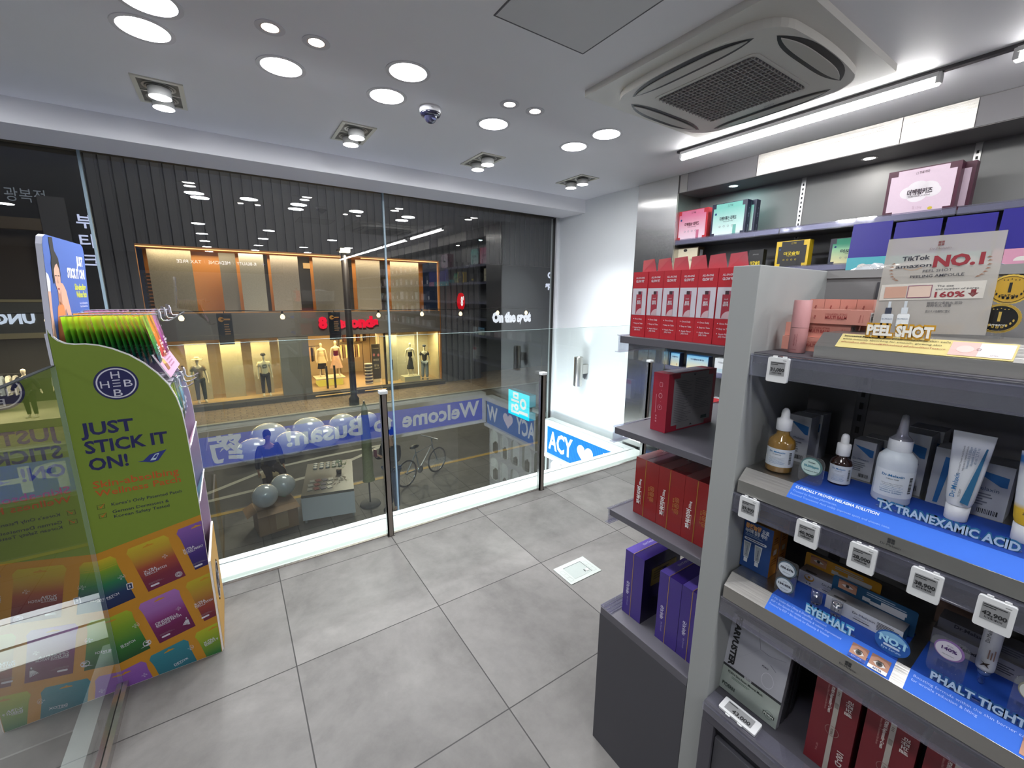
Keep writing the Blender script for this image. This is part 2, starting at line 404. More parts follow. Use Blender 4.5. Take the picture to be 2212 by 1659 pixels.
# ------------------------------------------------------------------ windows
def pane(name, x0, x1, z0, z1, y=G, t=.02):
    m = MB(); m.box((x0, y, z0), (x1, y+t, z1), WHITE, 'glass'); o = struct(m.build(name)); return o
m = MB(); m.box((-4.2, G-.01, -.86), (1.262, G+.05, -.79), hx('b4b8ba'), 'chrome'); m.box((-4.2, G-.03, -.90), (1.262, G+.06, -.86), hx('d5d9da'), 'satin'); struct(m.build('trim_8'))
for i, (x0, x1, z0) in enumerate(((-4.2, -.69, -.79), (-.675, 1.243, -.79), (1.257, XW-.03, -3.0))):
    w_ = pane('window_%d' % (i+1), x0, x1, z0, 2.33)
for i, (x, z0) in enumerate(((-.6825, -.79), (1.25, -3.0))):
    m = MB(); m.box((x-.0075, G-.003, z0), (x+.0075, G+.023, 2.33), hx('8fa3ae'), 'satin'); struct(m.build('trim_%d' % (9+i)))
m = MB(); m.box((XW-.03, G-.04, -3), (XW, G+.06, 2.30), hx('d4d6d8'), 'satin'); m.box((XW-.034, G-.015, -3), (XW-.03, G+.03, 2.30), hx('333333'), 'satin'); struct(m.build('trim_11'))

# ------------------------------------------------------------------ steel column, wall light
m = MB(); m.box((XW-.012, 2.365, -.2), (XW+.3, 2.78, ZC), hx('9a9a98'), 'steel')
tag(m.build('column_cladding'), 'tall brushed steel cladding panel between white wall and wall shelving', 'cladding')
t = thing('wall_light', 'brushed steel cylinder wall light on the white wall', 'wall light', (3.115, 3.36, 0))
m = MB(); m.lathe([(.046, .47), (.048, .475), (.048, .785), (.046, .79), (.040, .79), (.040, .775)], col=hx('8c8e90'), mat='steelh', n=32); m.build('cylinder', t)
m = MB(); m.lathe([(.001, .776), (.039, .776)], col=(1, 1, 1), mat='emit3', n=24); m.lathe([(.039, .474), (.001, .474)], col=(1, 1, 1), mat='emit3', n=24); m.build('lamp_disc', t)
m = MB(); m.box((.045, -.025, .60), (.125, .025, .70), hx('9fa3a6'), 'steelh'); m.build('bracket', t)
for z, r in ((.80, (radians(180), 0, 0)), (.465, (0, 0, 0))):
    s_ = spot('wall_light_beam', (3.155, 3.36, z), (r[0], radians(-7) if z < .6 else radians(7), 0), 4, radians(58), .9, COOL); s_.parent = None

# ------------------------------------------------------------------ railing: posts and glass sheets
def post(x, label):
    t = thing('railing_post', label, 'post', (x, 2.335, 0), 0, 'railing posts')
    m = MB(); m.box((-.016, -.026, 0), (.016, -.008, .888), hx('8d857e'), 'metal'); m.box((-.016, -.026, 0), (-.012, .016, .888), hx('c5c5c5'), 'chrome'); m.box((.012, -.026, 0), (.016, .016, .888), hx('c5c5c5'), 'chrome'); m.build('flat_bar', t)
    m = MB(); m.box((-.022, -.030, .880), (.022, .013, .900), hx('dfe3e4'), 'satin'); m.build('clamp', t, bevel=.003)
    m = MB(); m.box((-.021, -.029, -.001), (.021, .012, .004), hx('8d8884'), 'chrome'); m.build('foot_plate', t)
    return t
for x, l in ((.680, 'steel railing post left of centre, nearest the green display stand'), (1.822, 'steel railing post in the middle, nearest the white wall light'), (2.985, 'steel railing post behind the red boxes of the end shelf')): post(x, l)
def sheet(name, x0, x1, label, cat='glass panel', grp='glass railing sheets'):
    m = MB(); m.box((x0, 2.349, .0), (x1, 2.361, 1.20), WHITE, 'rail'); m.box((x0, 2.349, 1.2002), (x1, 2.361, 1.2012), hx('7d918f'), 'satin')
    return tag(m.build(name), label, cat, grp)
for x0, x1, l in ((-.45, .675, 'clear glass railing sheet right of the green display stand'), (.686, 1.817, 'clear glass railing sheet between the left and middle posts'), (1.828, 2.980, 'clear glass railing sheet between the middle post and the red boxes'), (2.991, 3.225, 'narrow clear glass railing sheet against the steel column')): sheet('railing_glass', x0, x1, l)
t = thing('glass_balustrade', 'tall clear glass balustrade along the stair opening at left', 'balustrade', (0, 0, 0))
m = MB(); m.box((-.474, -1.2, .03), (-.462, 1.852, 1.20), WHITE, 'glass'); m.build('glass_sheet', t)
m = MB(); m.box((-.474, -1.2, 1.2003), (-.462, 1.852, 1.203), hx('25282c'), 'satin'); m.build('top_edge', t)
m = MB(); m.box((-.474, 1.8525, .03), (-.462, 1.8545, 1.20), hx('a9b4c4'), 'satin'); m.build('end_edge', t)
m = MB(); m.box((-.484, -1.2, 0), (-.476, 1.85, .032), hx('b4aeab'), 'chrome'); m.box((-.460, -1.2, 0), (-.446, 1.85, .032), hx('b4aeab'), 'chrome'); m.build('base_channel', t)

# ------------------------------------------------------------------ blue light signs in the void
def heart(cx, cy_, s): return [(cx+s*.0625*16*sin(a)**3*.5, cy_+s*.0325*(13*cos(a)-5*cos(2*a)-2*cos(3*a)-cos(4*a))*.95) for a in [2*pi*i/40 for i in range(40)]]
LB, LT = hx('1d74d8'), hx('dfe8ff')
def ledsign(name, label, fr, L, h, items, stripe):
    t = thing(name, label, 'light sign', (0, 0, 0), 0, 'blue light signs around the void')
    m = MB()
    m.prism(fr, [(0, -.04), (L, -.04), (L, 0), (0, 0)], .05, WHITE, 'satin', -.0); m.prism(fr, [(0, h), (L, h), (L, h+.06), (0, h+.06)], .05, WHITE, 'satin', 0)
    m.prism(fr, [(-.04, -.04), (0, -.04), (0, h+.06), (-.04, h+.06)], .05, WHITE, 'satin', 0)
    m.prism(fr, [(-.04, -.05), (L, -.05), (L, h+.06), (-.04, h+.06)], .09, hx('d7dcdc'), 'satin', -.10)
    m.build('frame', t)
    m = MB(); m.rect(fr, 0, 0, L, h, LB if stripe else (.004, .075, .80), 'emit3', .004)
    if stripe:
        k = int(L/.024)
        for i in range(k): m.poly(fr, [(i*.024, 0), (i*.024+.006, 0), (min(L, i*.024+.05), h), (min(L, i*.024+.044), h)], hx('0f5cae'), 'emit3', .0045)
    for kind, a, x, y, s, wd in items:
        if kind == 't': m.text(fr, a, x, y, s, LT, wd, 'l', .03, 'emit3', .006)
        else: m.poly(fr, heart(x, y, s), hx('e6ddff'), 'emit3', .006)
    m.build('screen', t); return t
ledsign('light_sign', 'blue light sign on the right wall with white letters and heart', F((3.10, 3.84, -.45), (0, -1, 0), (0, 0, 1)), 1.25, .36,
        [('t', 'ACY', .03, .07, .21, .43), ('h', 0, .66, .18, .25, 0), ('t', 'W', .93, .07, .21, .3)], True)
ledsign('light_sign', 'long blue light sign under the floor edge, seen mirrored in the window', F((3.04, 2.545, -.40), (-1, 0, 0), (0, 0, 1)), 7.1, .34,
        [('t', 'Welcome', .05, .08, .21, 1.19), ('t', 'to', 1.37, .08, .21, .25), ('t', 'Busan!', 1.76, .08, .21, .87), ('t', '药', 3.06, .05, .23, .30), ('t', 'PHARMACY', 4.44, .06, .23, 2.4)], False)
# lower wall of round cut-outs
t = thing('display_wall', 'grey wall of rounded niches below the right light sign', 'display wall', (0, 0, 0))
fr = F((3.20, 3.92, -2.75), (0, -1, 0), (0, 0, 1)); NW, NH = .285, .44
m = MB()
for i in range(5):
    for j in range(5):
        x0, y0 = i*NW, j*NH; n = 10
        inn = rrect(x0+.03, y0+.035, x0+NW-.03, y0+NH-.035, .08, n); k = len(inn)
        out = []
        ctr = (x0+NW/2, y0+NH/2)
        for (px, py) in inn:
            dx, dy = px-ctr[0], py-ctr[1]; sc = min((NW/2)/max(abs(dx), 1e-6), (NH/2)/max(abs(dy), 1e-6)); out.append((ctr[0]+dx*sc, ctr[1]+dy*sc))
        A = [fr.P(*p) for p in inn]; B = [fr.P(*p) for p in out]; D = [fr.P(p[0], p[1], -.10) for p in inn]
        m.add(A+B, [(q, q+k, (q+1) % k+k, (q+1) % k) for q in range(k)], hx('74767a'), 'paint')
        m.add(A+D, [(q, (q+1) % k, (q+1) % k+k, q+k) for q in range(k)], hx('e2e6e4'), 'paint')
        m.add(D, [tuple(range(k))], hx('d9dedb'), 'paint')
m.build('niche_front', t)
for i in range(5):
    for j in range(5):
        m = MB(); c = random.choice(('2b2d33', '33363a', '4b3b3b', '25304a'))
        m.box((0, 0, 0), (.05, .075, .15 if (i+j) % 3 else .10), hx(c), 'satin'); m.box((.012, .02, .15 if (i+j) % 3 else .10), (.04, .05, .175 if (i+j) % 3 else .12), BLACK, 'satin')
        tag(m.build('jar', None, (3.215, 3.92-(i+.72)*NW, -2.75+j*NH+.036)), 'dark jar standing in a rounded niche of the lower wall', 'jar', 'dark jars in the rounded niches')
area('niche_fill', (1.5, 3.1, -.75), .8, 190, COOL, (0, radians(-50), 0), .5)  # added fill lamp, hidden in the void, to brighten the niche wall

# ------------------------------------------------------------------ ceiling lights
E0 = hx('fff8ff')
def downlight(x, y, label, p=9.0, grp='large round ceiling lights', lit=True):
    t = thing('downlight', label, 'ceiling light', (x, y, ZC), 0, grp)
    m = MB(); m.ring(F((0, 0, 0), (1, 0, 0), (0, -1, 0)), 0, 0, .083, .100, hx('d9d9de'), 'satin', .003, 40); m.lathe([(.100, .0), (.100, -.003)], col=hx('d9d9de'), mat='satin', n=40, caps=False); m.build('trim_ring', t)
    m = MB(); m.ell(F((0, 0, 0), (1, 0, 0), (0, -1, 0)), 0, 0, .083, .083, E0, 'lamp', .0022, 40); m.build('diffuser', t)
    area('downlight_lamp', (x, y, ZC-.006), .16, p, COOL)
for x, y, l in ((-.155, 2.345, 'large round ceiling light at the left, nearest the display stand'), (.316, 2.351, 'large round ceiling light below the two small warm spots at left'), (.794, 2.36, 'large round ceiling light just left of the dome camera'),
                (.80, 2.069, 'large round ceiling light behind and above the dome camera'), (1.424, 2.35, 'large round ceiling light right of the dome camera, under two small spots'),
                (2.069, 2.364, 'large round ceiling light at far right, lower of the close pair'), (2.084, 2.08, 'large round ceiling light beside the left corner of the air conditioner'), (-.116, 2.126, 'large round ceiling light cut by the top edge of the picture')): downlight(x, y, l)
for x, y in ((-.22, .05), (-.22, -1.2), (-.22, -2.4), (.68, -.1), (.68, -1.3), (1.75, -.75), (2.3, -1.9), (1.5, -2.4), (-.22, -3.6), (.68, -2.6), (.68, -3.8), (1.75, -3.6), (-.22, -4.8), (-2.0, .4), (-2.1, 2.6), (-1.4, 2.9)):
    downlight(x, y, 'large round ceiling light behind the camera, seen mirrored in the window', 9, 'round ceiling lights mirrored in the window')
def smallspot(x, y, label):
    t = thing('spotlight', label, 'ceiling light', (x, y, ZC), 0, 'small recessed ceiling spots')
    d = F((0, 0, 0), (1, 0, 0), (0, -1, 0))
    m = MB(); m.ring(d, 0, 0, .034, .052, hx('cfcfd6'), 'satin', .003, 32); m.lathe([(.052, 0), (.052, -.003)], col=hx('cfcfd6'), mat='satin', caps=False); m.build('trim_ring', t)
    m = MB(); m.ring(d, 0, 0, .030, .034, hx('a08068'), 'metal', .0025, 32); m.ell(d, 0, 0, .0305, .0305, hx('fff0e4'), 'lamp', .002, 28); m.build('bulb', t)
    area('spotlight_lamp', (x, y, ZC-.006), .05, 2.2, (1, .93, .85))
for x, y, l in ((.249, 2.053, 'small warm ceiling spot, left one of the left pair'), (.412, 2.056, 'small warm ceiling spot, right one of the left pair'), (1.358, 2.076, 'small ceiling spot, left one of the pair right of the camera'), (1.519, 2.067, 'small ceiling spot, right one of the pair right of the camera')): smallspot(x, y, l)
def twin(x, label):
    t = thing('twin_ceiling_light', label, 'ceiling light', (x, 2.98, ZC), 0, 'square twin ceiling lights over the window')
    c = hx('c9c8bd'); m = MB()
    for a, b in (((-.10, -.17, -.006), (-.08, .17, .0)), ((.08, -.17, -.006), (.10, .17, 0)), ((-.08, -.17, -.006), (.08, -.15, 0)), ((-.08, .15, -.006), (.08, .17, 0)), ((-.08, -.004, -.005), (.08, .004, 0))): m.box(a, b, c, 'satin')
    m.box((-.08, -.15, -.0015), (.08, .15, 0), hx('54534f'), 'satin'); m.build('frame', t)
    for s_ in (-1, 1):
        m = MB(); d = F((0, .075*s_, 0), (1, 0, 0), (0, -1, 0))
        m.ring(d, 0, 0, .058, .068, hx('a9a9a4'), 'metal', .004, 30); m.ring(d, 0, 0, .050, .055, hx('b9b9b4'), 'metal', .008, 30); g = m.build('gimbal_ring', t)
        m = MB(); m.lathe([(.045, -.048), (.047, -.04), (.047, -.010), (.03, -.004)], (0, .075*s_, 0), hx('d2d2d0'), 'satin', 26); m.ell(d, 0, 0, .0455, .0455, (1, 1, 1), 'lamp', .049, 26); m.build('lamp', t)
        l = spot('twin_lamp', (x, 2.98+.075*s_, ZC-.056), (radians(4*s_), 0, 0), 70, radians(96), .8, COOL, .04)
for x, l in ((-.165, 'square twin ceiling light at far left over the ledge'), (.775, 'square twin ceiling light left of the dome camera'), (1.71, 'square twin ceiling light right of the dome camera'), (2.655, 'square twin ceiling light nearest the white wall')): twin(x, l)
# dome camera
t = thing('dome_camera', 'white ceiling security camera with dark glossy dome', 'camera', (1.03, 2.36, ZC))
m = MB(); m.lathe([(.001, -.030), (.052, -.030), (.056, -.024), (.058, -.004), (.057, 0)], col=hx('d9d9dc'), mat='satin', n=36); m.text(F((-.02, -.056, -.018), (1, 0, 0), (0, 0, 1)), 'ivue', 0, 0, .006, hx('555555')); m.build('base', t)
m = MB(); m.lathe([(.036, -.046), (.05, -.041), (.056, -.030), (.054, -.028)], col=hx('1b1b2e'), mat='gloss', n=36); m.build('shroud', t)
m = MB(); m.lathe([(.0, -.078), (.014, -.075), (.026, -.066), (.033, -.053), (.035, -.044)], col=hx('26263a'), mat='gloss', n=30); m.ell(F((.004, -.030, -.062), (1, 0, 0), (0, .55, .83)), 0, 0, .012, .012, hx('5a5f80'), 'gloss', .004); m.build('dome', t)
# access hatch
t = thing('ceiling_hatch', 'flush square access hatch in the ceiling left of the air conditioner', 'hatch', (0, 0, 0))
m = MB(); m.box((.92, 1.06, ZC-.0022), (1.345, 1.502, ZC), hx('cfcfd2'), 'paint'); m.build('door', t)
m = MB(); g = hx('5c5a60')
for a, b in (((.914, 1.502, ZC-.0024), (1.351, 1.508, ZC)), ((.914, 1.054, ZC-.0024), (1.351, 1.06, ZC)), ((.914, 1.06, ZC-.0024), (.92, 1.502, ZC)), ((1.345, 1.06, ZC-.0024), (1.351, 1.502, ZC))): m.box(a, b, g, 'matte')
m.build('gap', t)
# air conditioner
AX, AY, AS = 2.055, 1.27, .475
t = thing('air_conditioner', 'white ceiling cassette air conditioner with grey mesh grille', 'air conditioner', (AX, AY, ZC))
dn = F((0, 0, 0), (1, 0, 0), (0, -1, 0)); AC = hx('d3d1cc')
m = MB(); m.prism(dn, rrect(-AS, -AS, AS, AS, .012, 3), .028, AC, 'satin', 0); m.build('panel', t, bevel=.004)
def octa(s, c, bow=.02):
    pts = []
    for k in range(4):
        a = k*pi/2
        for u in range(-6, 7):
            q = u/6; pts.append((s+bow*(1-q*q)*.6, q*(s-c)))
        for i in range(1, 8):
            th = (i/8)*pi/2; pts.append((s-c+c*cos(th), s-c+c*sin(th)))
        pts[-20:] = [(x*cos(a)-y*sin(a), x*sin(a)+y*cos(a)) for x, y in pts[-20:]]
    return pts
m = MB(); m.prism(dn, octa(.395, .15), .030, AC, 'satin', .028, smooth=False); m.build('body', t, bevel=.006)
for k in range(4):
    fr = dn.sub(0, 0, .058, k*pi/2)
    m = MB()
    def lens(dx, hw, wd):
        P = []
        for i in range(21):
            q = -1+i/10; P.append((dx+wd*(1-abs(q)**3.2), q*hw))
        for i in range(21):
            q = 1-i/10; P.append((dx-wd*.55*(1-abs(q)**4), q*hw))
        return P
    m.poly(fr, lens(.338, .285, .066), hx('17171d'), 'satin', .001); sl = m.build('air_slot', t)
    m = MB(); m.prism(fr, lens(.342, .262, .034), .004, hx('bdbbb6'), 'satin', .0015); f_ = m.build('louvre', sl)
m = MB(); m.prism(dn, rrect(-.245, -.245, .245, .245, .035, 5), .003, hx('cfcdc8'), 'satin', .058); m.poly(dn, rrect(-.228, -.228, .228, .228, .03, 5), hx('57555a'), 'matte', .0615)
for i in range(17): q = -.214+i*.0268; m.prism(dn, [(q-.0016, -.226), (q+.0016, -.226), (q+.0016, .226), (q-.0016, .226)], .006, hx('a9a6a4'), 'satin', .0615)
for i in range(22): q = -.216+i*.0206; m.prism(dn, [(-.226, q-.0014), (.226, q-.0014), (.226, q+.0014), (-.226, q+.0014)], .005, hx('a19e9d'), 'satin', .0615)
m.build('grille', t)
m = MB(); m.text(dn.sub(.275, .03, .0585, -pi/2), 'AUGTOK', -.035, -.0, .016, hx('77757a'), .05); m.build('badge', t)

# ceiling tubes on a track
def tubelight(y0, y1, label, p):
    t = thing('tube_light', label, 'ceiling light', (2.725, 0, 0), 0, 'ceiling tube lights in a row')
    m = MB(); m.tube([(0, y0, 2.372), (0, (y0+y1)/2, 2.372), (0, y1, 2.372)], .018, (1, .985, .96), 'tube', 14); m.build('tube', t)
    for y in (y0, y1): m = MB(); m.box((-.019, y-.010, 2.362), (.019, y+.010, 2.406), hx('eeeeee'), 'satin'); m.build('end_cap', t, bevel=.004)
    m = MB(); m.box((-.022, y0, 2.388), (.022, y1, 2.406), hx('f0f0f0'), 'satin'); m.build('housing', t)
for y0, y1, l in ((.70, 1.985, 'long lit ceiling tube light right of the air conditioner'), (-.80, .475, 'ceiling tube light cut by the top right edge'), (-2.1, -.85, 'ceiling tube light behind the camera, mirrored in the window'), (-3.4, -2.15, 'ceiling tube light behind the camera, mirrored in the window'), (-4.7, -3.45, 'ceiling tube light behind the camera, mirrored in the window')): tubelight(y0, y1, l, 24)
m = MB(); m.box((-.014, -5.0, 2.406), (.014, 2.02, ZC), hx('4a484c'), 'satin'); tag(m.build('light_track', None, (2.725, 0, 0)), 'thin dark ceiling track carrying the tube lights', 'track')

# mirrored shop sign hung behind the camera
t = thing('hanging_sign', 'dark hanging board with white lettering, seen mirrored in the window', 'sign', (0, 0, 0))
fr = F((.62, -1.44, 1.92), (-1, 0, 0), (0, 0, 1))
m = MB(); m.prism(fr, [(-.35, -.12), (1.75, -.12), (1.75, .22), (-.35, .22)], .05, hx('3c3b3d'), 'satin', -.05); m.build('board', t)
m = MB(); SW = hx('f3f3ff'); m.text(fr, '+', -.06, .0, .10, hx('aab9ff'), mat='emit'); m.text(fr, 'K-BEAUTY', .09, .02, .055, SW, .30, mat='emit6'); m.text(fr, '/', .43, .02, .06, SW, mat='emit'); m.text(fr, 'MEDICINE', .49, .02, .055, SW, .32, mat='emit6'); m.text(fr, '/', .85, .02, .06, SW, mat='emit'); m.text(fr, 'TAX FREE', .91, .02, .055, SW, .34, mat='emit6'); m.build('lettering', t)
m = MB()
for x in (.9, -1.05): m.tube([(x, -1.465, 2.13), (x, -1.465, ZC)], .004, GREY, 'chrome', 6)
m.build('hanger', t)
# floor socket
t = thing('floor_socket', 'square grey floor socket box set into the tiles', 'floor socket', (1.403, 1.457, 0))
m = MB(); m.box((-.106, -.073, 0), (.106, .073, .004), hx('b9bfba'), 'satin'); m.build('cover', t, bevel=.0015)
fr = F((-.106, -.073, .004), (1, 0, 0), (0, 1, 0)); m = MB()
m.rect(fr, .045, .022, .165, .118, hx('a8b0ac'), d=.0008)
for a in ((.045, .116, .165, .119), (.163, .022, .166, .119)): m.rect(fr, *a, hx('3a3c3c'), d=.0011)
for x0 in (.012, .172):
    for j in range(4): m.rect(fr, x0, .018+j*.029, x0+.022, .019+j*.029, hx('868e8b'), d=.0011)
    m.rect(fr, x0, .018, x0+.001, .106, hx('868e8b'), d=.0011); m.rect(fr, x0+.021, .018, x0+.022, .106, hx('868e8b'), d=.0011)
m.build('lid', t)
m = MB(); m.box((.035, -.038, .004), (.052, -.02, .007), hx('c8cecb'), 'satin'); m.box((.025, -.035, .0042), (.030, -.018, .0055), hx('2c2d2d'), 'satin'); m.build('latch', t)
# ================================================================== GREEN PATCH DISPLAY STAND
def logo(m, fr, cx, cy_, r, col, bg=None, ky=1.0, ring=True):
    if bg: m.ell(fr, cx, cy_, r, r*ky, bg, n=44); m.ring(fr, cx, cy_, r*.83, r*.90, col, ky=ky, d=EPS*1.5)
    else: m.ring(fr, cx, cy_, r*.88, r*.95, col, ky=ky)
    k = r*.46
    for t, x, y in (('H', 0, r*.52), ('H', -r*.52, -.02*r), ('B', r*.52, -.02*r), ('B', 0, -r*.56)): m.text(fr, t, cx+x, cy_+(y-k*.5)*ky, k*.9, col, k*.85, 'c', .0, d=EPS*2)
    for q in (-.18, 0, .18): m.rect(fr, cx-r*.17, cy_+(q*r-r*.025)*ky, cx+r*.17, cy_+(q*r+r*.025)*ky, col, d=EPS*2)
def printed_pouch(m, fr, x, y, ang, w, h, cols, title, icon, clip=None, d=.0008):
    """a pouch printed flat on the panel; cols run top to bottom"""
    f2 = fr.sub(x, y, 0, ang); n = len(cols)-1
    def cl(P):
        if not clip: return P
        x0, x1, y0 = clip; out = []
        for ax, lim, sgn in ((0, x0, 1), (0, x1, -1), (1, y0, 1)):
            res = []
            for i in range(len(P)):
                a, b = P[i], P[(i+1) % len(P)]; va = (a[ax]-lim)*sgn; vb = (b[ax]-lim)*sgn
                if va >= 0: res.append(a)
                if (va >= 0) != (vb >= 0):
                    t = va/(va-vb); res.append(tuple(a[j]+(b[j]-a[j])*t for j in range(len(a))))
            P = res
            if len(P) < 3: return []
        return P
    def put(pts, dd, pc):
        c, s_ = cos(ang), sin(ang)
        P = [(x+px*c-py*s_, y+px*s_+py*c)+tuple(k) for (px, py), k in zip(pts, pc)]
        P = cl(P)
        if len(P) >= 3: m.quad([fr.P(p[0], p[1], dd) for p in P], None, 'matte', [tuple(p[2:5]) for p in P])
    def at(t):
        q = (1-t)*n; i = min(n-1, int(q)); return mixc(cols[i], cols[i+1], q-i)
    r = .010
    for j in range(12):
        y0, y1 = h*j/12, h*(j+1)/12
        ins = lambda yy: (r-sqrt(max(0, r*r-max(0, yy-(h-r))**2))) if yy > h-r else (0.004*min(1, (h-yy)/h*4) if yy < h*.9 else 0)
        put([(ins(y0), y0), (w-ins(y0), y0), (w-ins(y1), y1), (ins(y1), y1)], d, [at(y0/h), at(y0/h), at(y1/h), at(y1/h)])
    dk = mixc(cols[0], (0, 0, 0), .18)
    put([(.004, h*.80), (w-.004, h*.80), (w-.004, h*.807), (.004, h*.807)], d+.0002, [dk]*4)
    put([(.004, h*.84), (w-.004, h*.84), (w-.004, h*.845), (.004, h*.845)], d+.0002, [dk]*4)
    og = hx('b8801c')
    put([(w*.36, h*.905), (w*.64, h*.905), (w*.60, h*.93), (w*.54, h*.935), (w*.5, h*.955), (w*.46, h*.935), (w*.40, h*.93)], d+.0002, [og]*7)
    lw = hx('c9c7d0')
    if not clip or icon in ('ball', 'bird'): lw = hx('d0ced6')
    return f2, lw
t = thing('display_stand', 'tall green and orange cardboard display stand by the glass at left', 'display stand', (0, 0, 0))
GRN, ORG = hx('71862a'), hx('b98020')
prof = [(0, 0), (.302, 0), (.3005, .45), (.299, .80), (.297, .93), (.293, 1.01), (.284, 1.065), (.268, 1.115), (.243, 1.157), (.213, 1.194), (.180, 1.224), (.140, 1.248), (.110, 1.260), (.080, 1.266), (.055, 1.2665), (.036, 1.270), (.020, 1.280), (.008, 1.296), (0, 1.318)]
fr = F((-.465, 1.857, 0), (1, 0, 0), (0, 0, 1))
m = MB(); m.prism(fr, prof, .007, hx('e8e8ea'), 'satin', -.007)
up_ = [p for p in prof if p[1] > .8]
m.poly(fr, [(0.001, .549), (.2995, .608), (.2975, .80)]+[(max(.001, p[0]-.0025), p[1]-.003) for p in up_], GRN, 'matte', .0004)
m.poly(fr, [(0.001, 0.001), (.301, 0.001), (.2995, .608), (0.001, .549)], ORG, 'matte', .0004)
logo(m, fr, .1345, 1.132, .0555, hx('d4d3de'), NAVY)
for s_, x, y, wd in (('JUST', .026, .967, .132), ('STICK IT', .029, .906, .212), ('ON!', .030, .846, .098)):
    m.text(fr, s_, x, y, .040, NAVY, wd, 'l', .030)
OR2 = hx('b4531c')
m.text(fr, 'Skin-absolbing', .030, .783, .024, OR2, .226, 'l', .012); m.text(fr, 'Wellness Patch', .032, .752, .022, OR2, .226, 'l', .012)
for s_, x, y, wd in (("Korea’s Only Patented Patch", .065, .711, .191), ('German Dermatest &', .064, .684, .152), ('Korean Safety Tested', .066, .666, .149)): m.text(fr, s_, x, y, .0105, hx('1e2440'), wd, 'l', .008)
for y in (.707, .674):
    for a in ((.029, y, .0305, y+.016), (.047, y, .0485, y+.016), (.029, y, .0485, y+.0012), (.029, y+.0148, .0485, y+.016)): m.rect(fr, *a, hx('4a4a20'), d=.001)
    m.poly(fr, [(.033, y+.012), (.038, y+.002), (.051, y+.021), (.038, y+.007)], hx('c05a20'), d=.0014)
pf = fr
m.poly(fr, [(.150, .853), (.166, .853), (.186, .872), (.233, .882), (.222, .868), (.206, .846), (.188, .842), (.170, .848)], hx('23307a'), d=.001)
m.poly(fr, [(.184, .850), (.199, .850), (.212, .873), (.200, .871)], hx('b9cdd8'), d=.0013)
m.poly(fr, [(.193, .857), (.201, .857), (.208, .869), (.201, .868)], hx('23307a'), d=.0016)
Y1, R1, PU, PD = hx('b09b22'), hx('7c2a35'), hx('8a5aa0'), hx('2a1848'); AG = radians(11.5)
L_, R_ = (.0015, .3000, .0015)[0], .2995
LW = hx('cdcad2')
def title(x, y, a, b, s_, clipw=None, wb=.07):
    f2 = fr.sub(x, y, 0, AG)
    if a: m.text(f2, a, 0, .010, .0085, LW, None, 'l', .02, d=.0022)
    m.text(f2, b, 0, 0, .0085, LW, wb, 'l', .02, d=.0022)
    m.rect(f2, 0, -.0035, wb*.55, -.0022, LW, d=.002)
def foot(x, y):
    f2 = fr.sub(x, y, 0, AG)
    for i in range(3): m.rect(f2, 0, .004+i*.0025, .045-.006*i, .0045+i*.0025, hx('9a8f98'), d=.002)
    m.poly(f2, rrect(.002, -.008, .028, -.001, .003), LW, d=.002)
clip = (.0015, .2992, .0015)
printed_pouch(m, fr, .112, .354, AG, .122, .188, (hx('b8a528'), hx('b08a28'), hx('94402c'), hx('702233'), hx('661c3c')), '', '', clip)
printed_pouch(m, fr, .254, .389, AG, .122, .182, (hx('7d559c'), hx('62418a'), hx('38226a'), hx('241650')), '', '', clip)
printed_pouch(m, fr, -.036, .323, AG, .122, .188, (hx('c2a824'), hx('6d8f22'), hx('1f6a44'), hx('152a52'), hx('101a44')), '', '', clip)
printed_pouch(m, fr, .116, .131, AG, .122, .188, (hx('a06ab0'), hx('94609f'), hx('7a2a68'), hx('651848'), hx('5e1440')), '', '', clip)
printed_pouch(m, fr, .256, .161, AG, .122, .188, (hx('b0a024'), hx('a8802a'), hx('8a382c'), hx('641c38')), '', '', clip)
printed_pouch(m, fr, -.023, .102, AG, .122, .188, (hx('9aa826'), hx('6d8f22'), hx('2f6a2a'), hx('17421f')), '', '', clip)
printed_pouch(m, fr, .117, -.093, AG, .122, .188, (hx('2f7a86'), hx('2a6a78'), hx('1d4f60')), '', '', clip)
printed_pouch(m, fr, .258, -.062, AG, .122, .188, (hx('a8ac24'), hx('7a9424'), hx('2c6a34'), hx('16305a')), '', '', clip)
printed_pouch(m, fr, -.012, -.122, AG, .122, .188, (hx('8a58a4'), hx('7a4a9c'), hx('5a3a80')), '', '', clip)
title(.116, .423, 'X-TRA', 'PARTY PATCH', 0, wb=.064); foot(.122, .378); logo(m, fr, .178, .478, .011, LW)
title(.233, .467, 'X-TRA', 'GOOD NIGHT', 0, wb=.062); foot(.254, .407)
title(.007, .372, '', 'PATCH', 0, wb=.034); logo(m, fr, .0525, .441, .0115, LW); m.rbox(fr, .062, .386, .079, .411, .0006, LW, r=.003, d0=.0016); m.rbox(fr, .0645, .3885, .0765, .4085, .0003, hx('1a2a50'), r=.002, d0=.0024); m.poly(fr, [(.071, .406), (.067, .397), (.070, .397), (.069, .391), (.0745, .400), (.0715, .400)], LW, d=.0031)
title(.120, .203, 'CINDERELLA', 'BALANCE PATCH', 0, wb=.077); foot(.126, .158); logo(m, fr, .190, .252, .0105, LW)
for i in range(6): m.poly(fr, [(.206+.001*i, .196), (.194+i*.004, .176-.001*i), (.1965+i*.004, .176-.001*i), (.208+.001*i, .196)], LW, d=.002)
m.ell(fr, .208, .202, .002, .004, LW, d=.002)
title(.240, .232, 'X-TRA', 'PARTY PATCH', 0, wb=.058); foot(.250, .183)
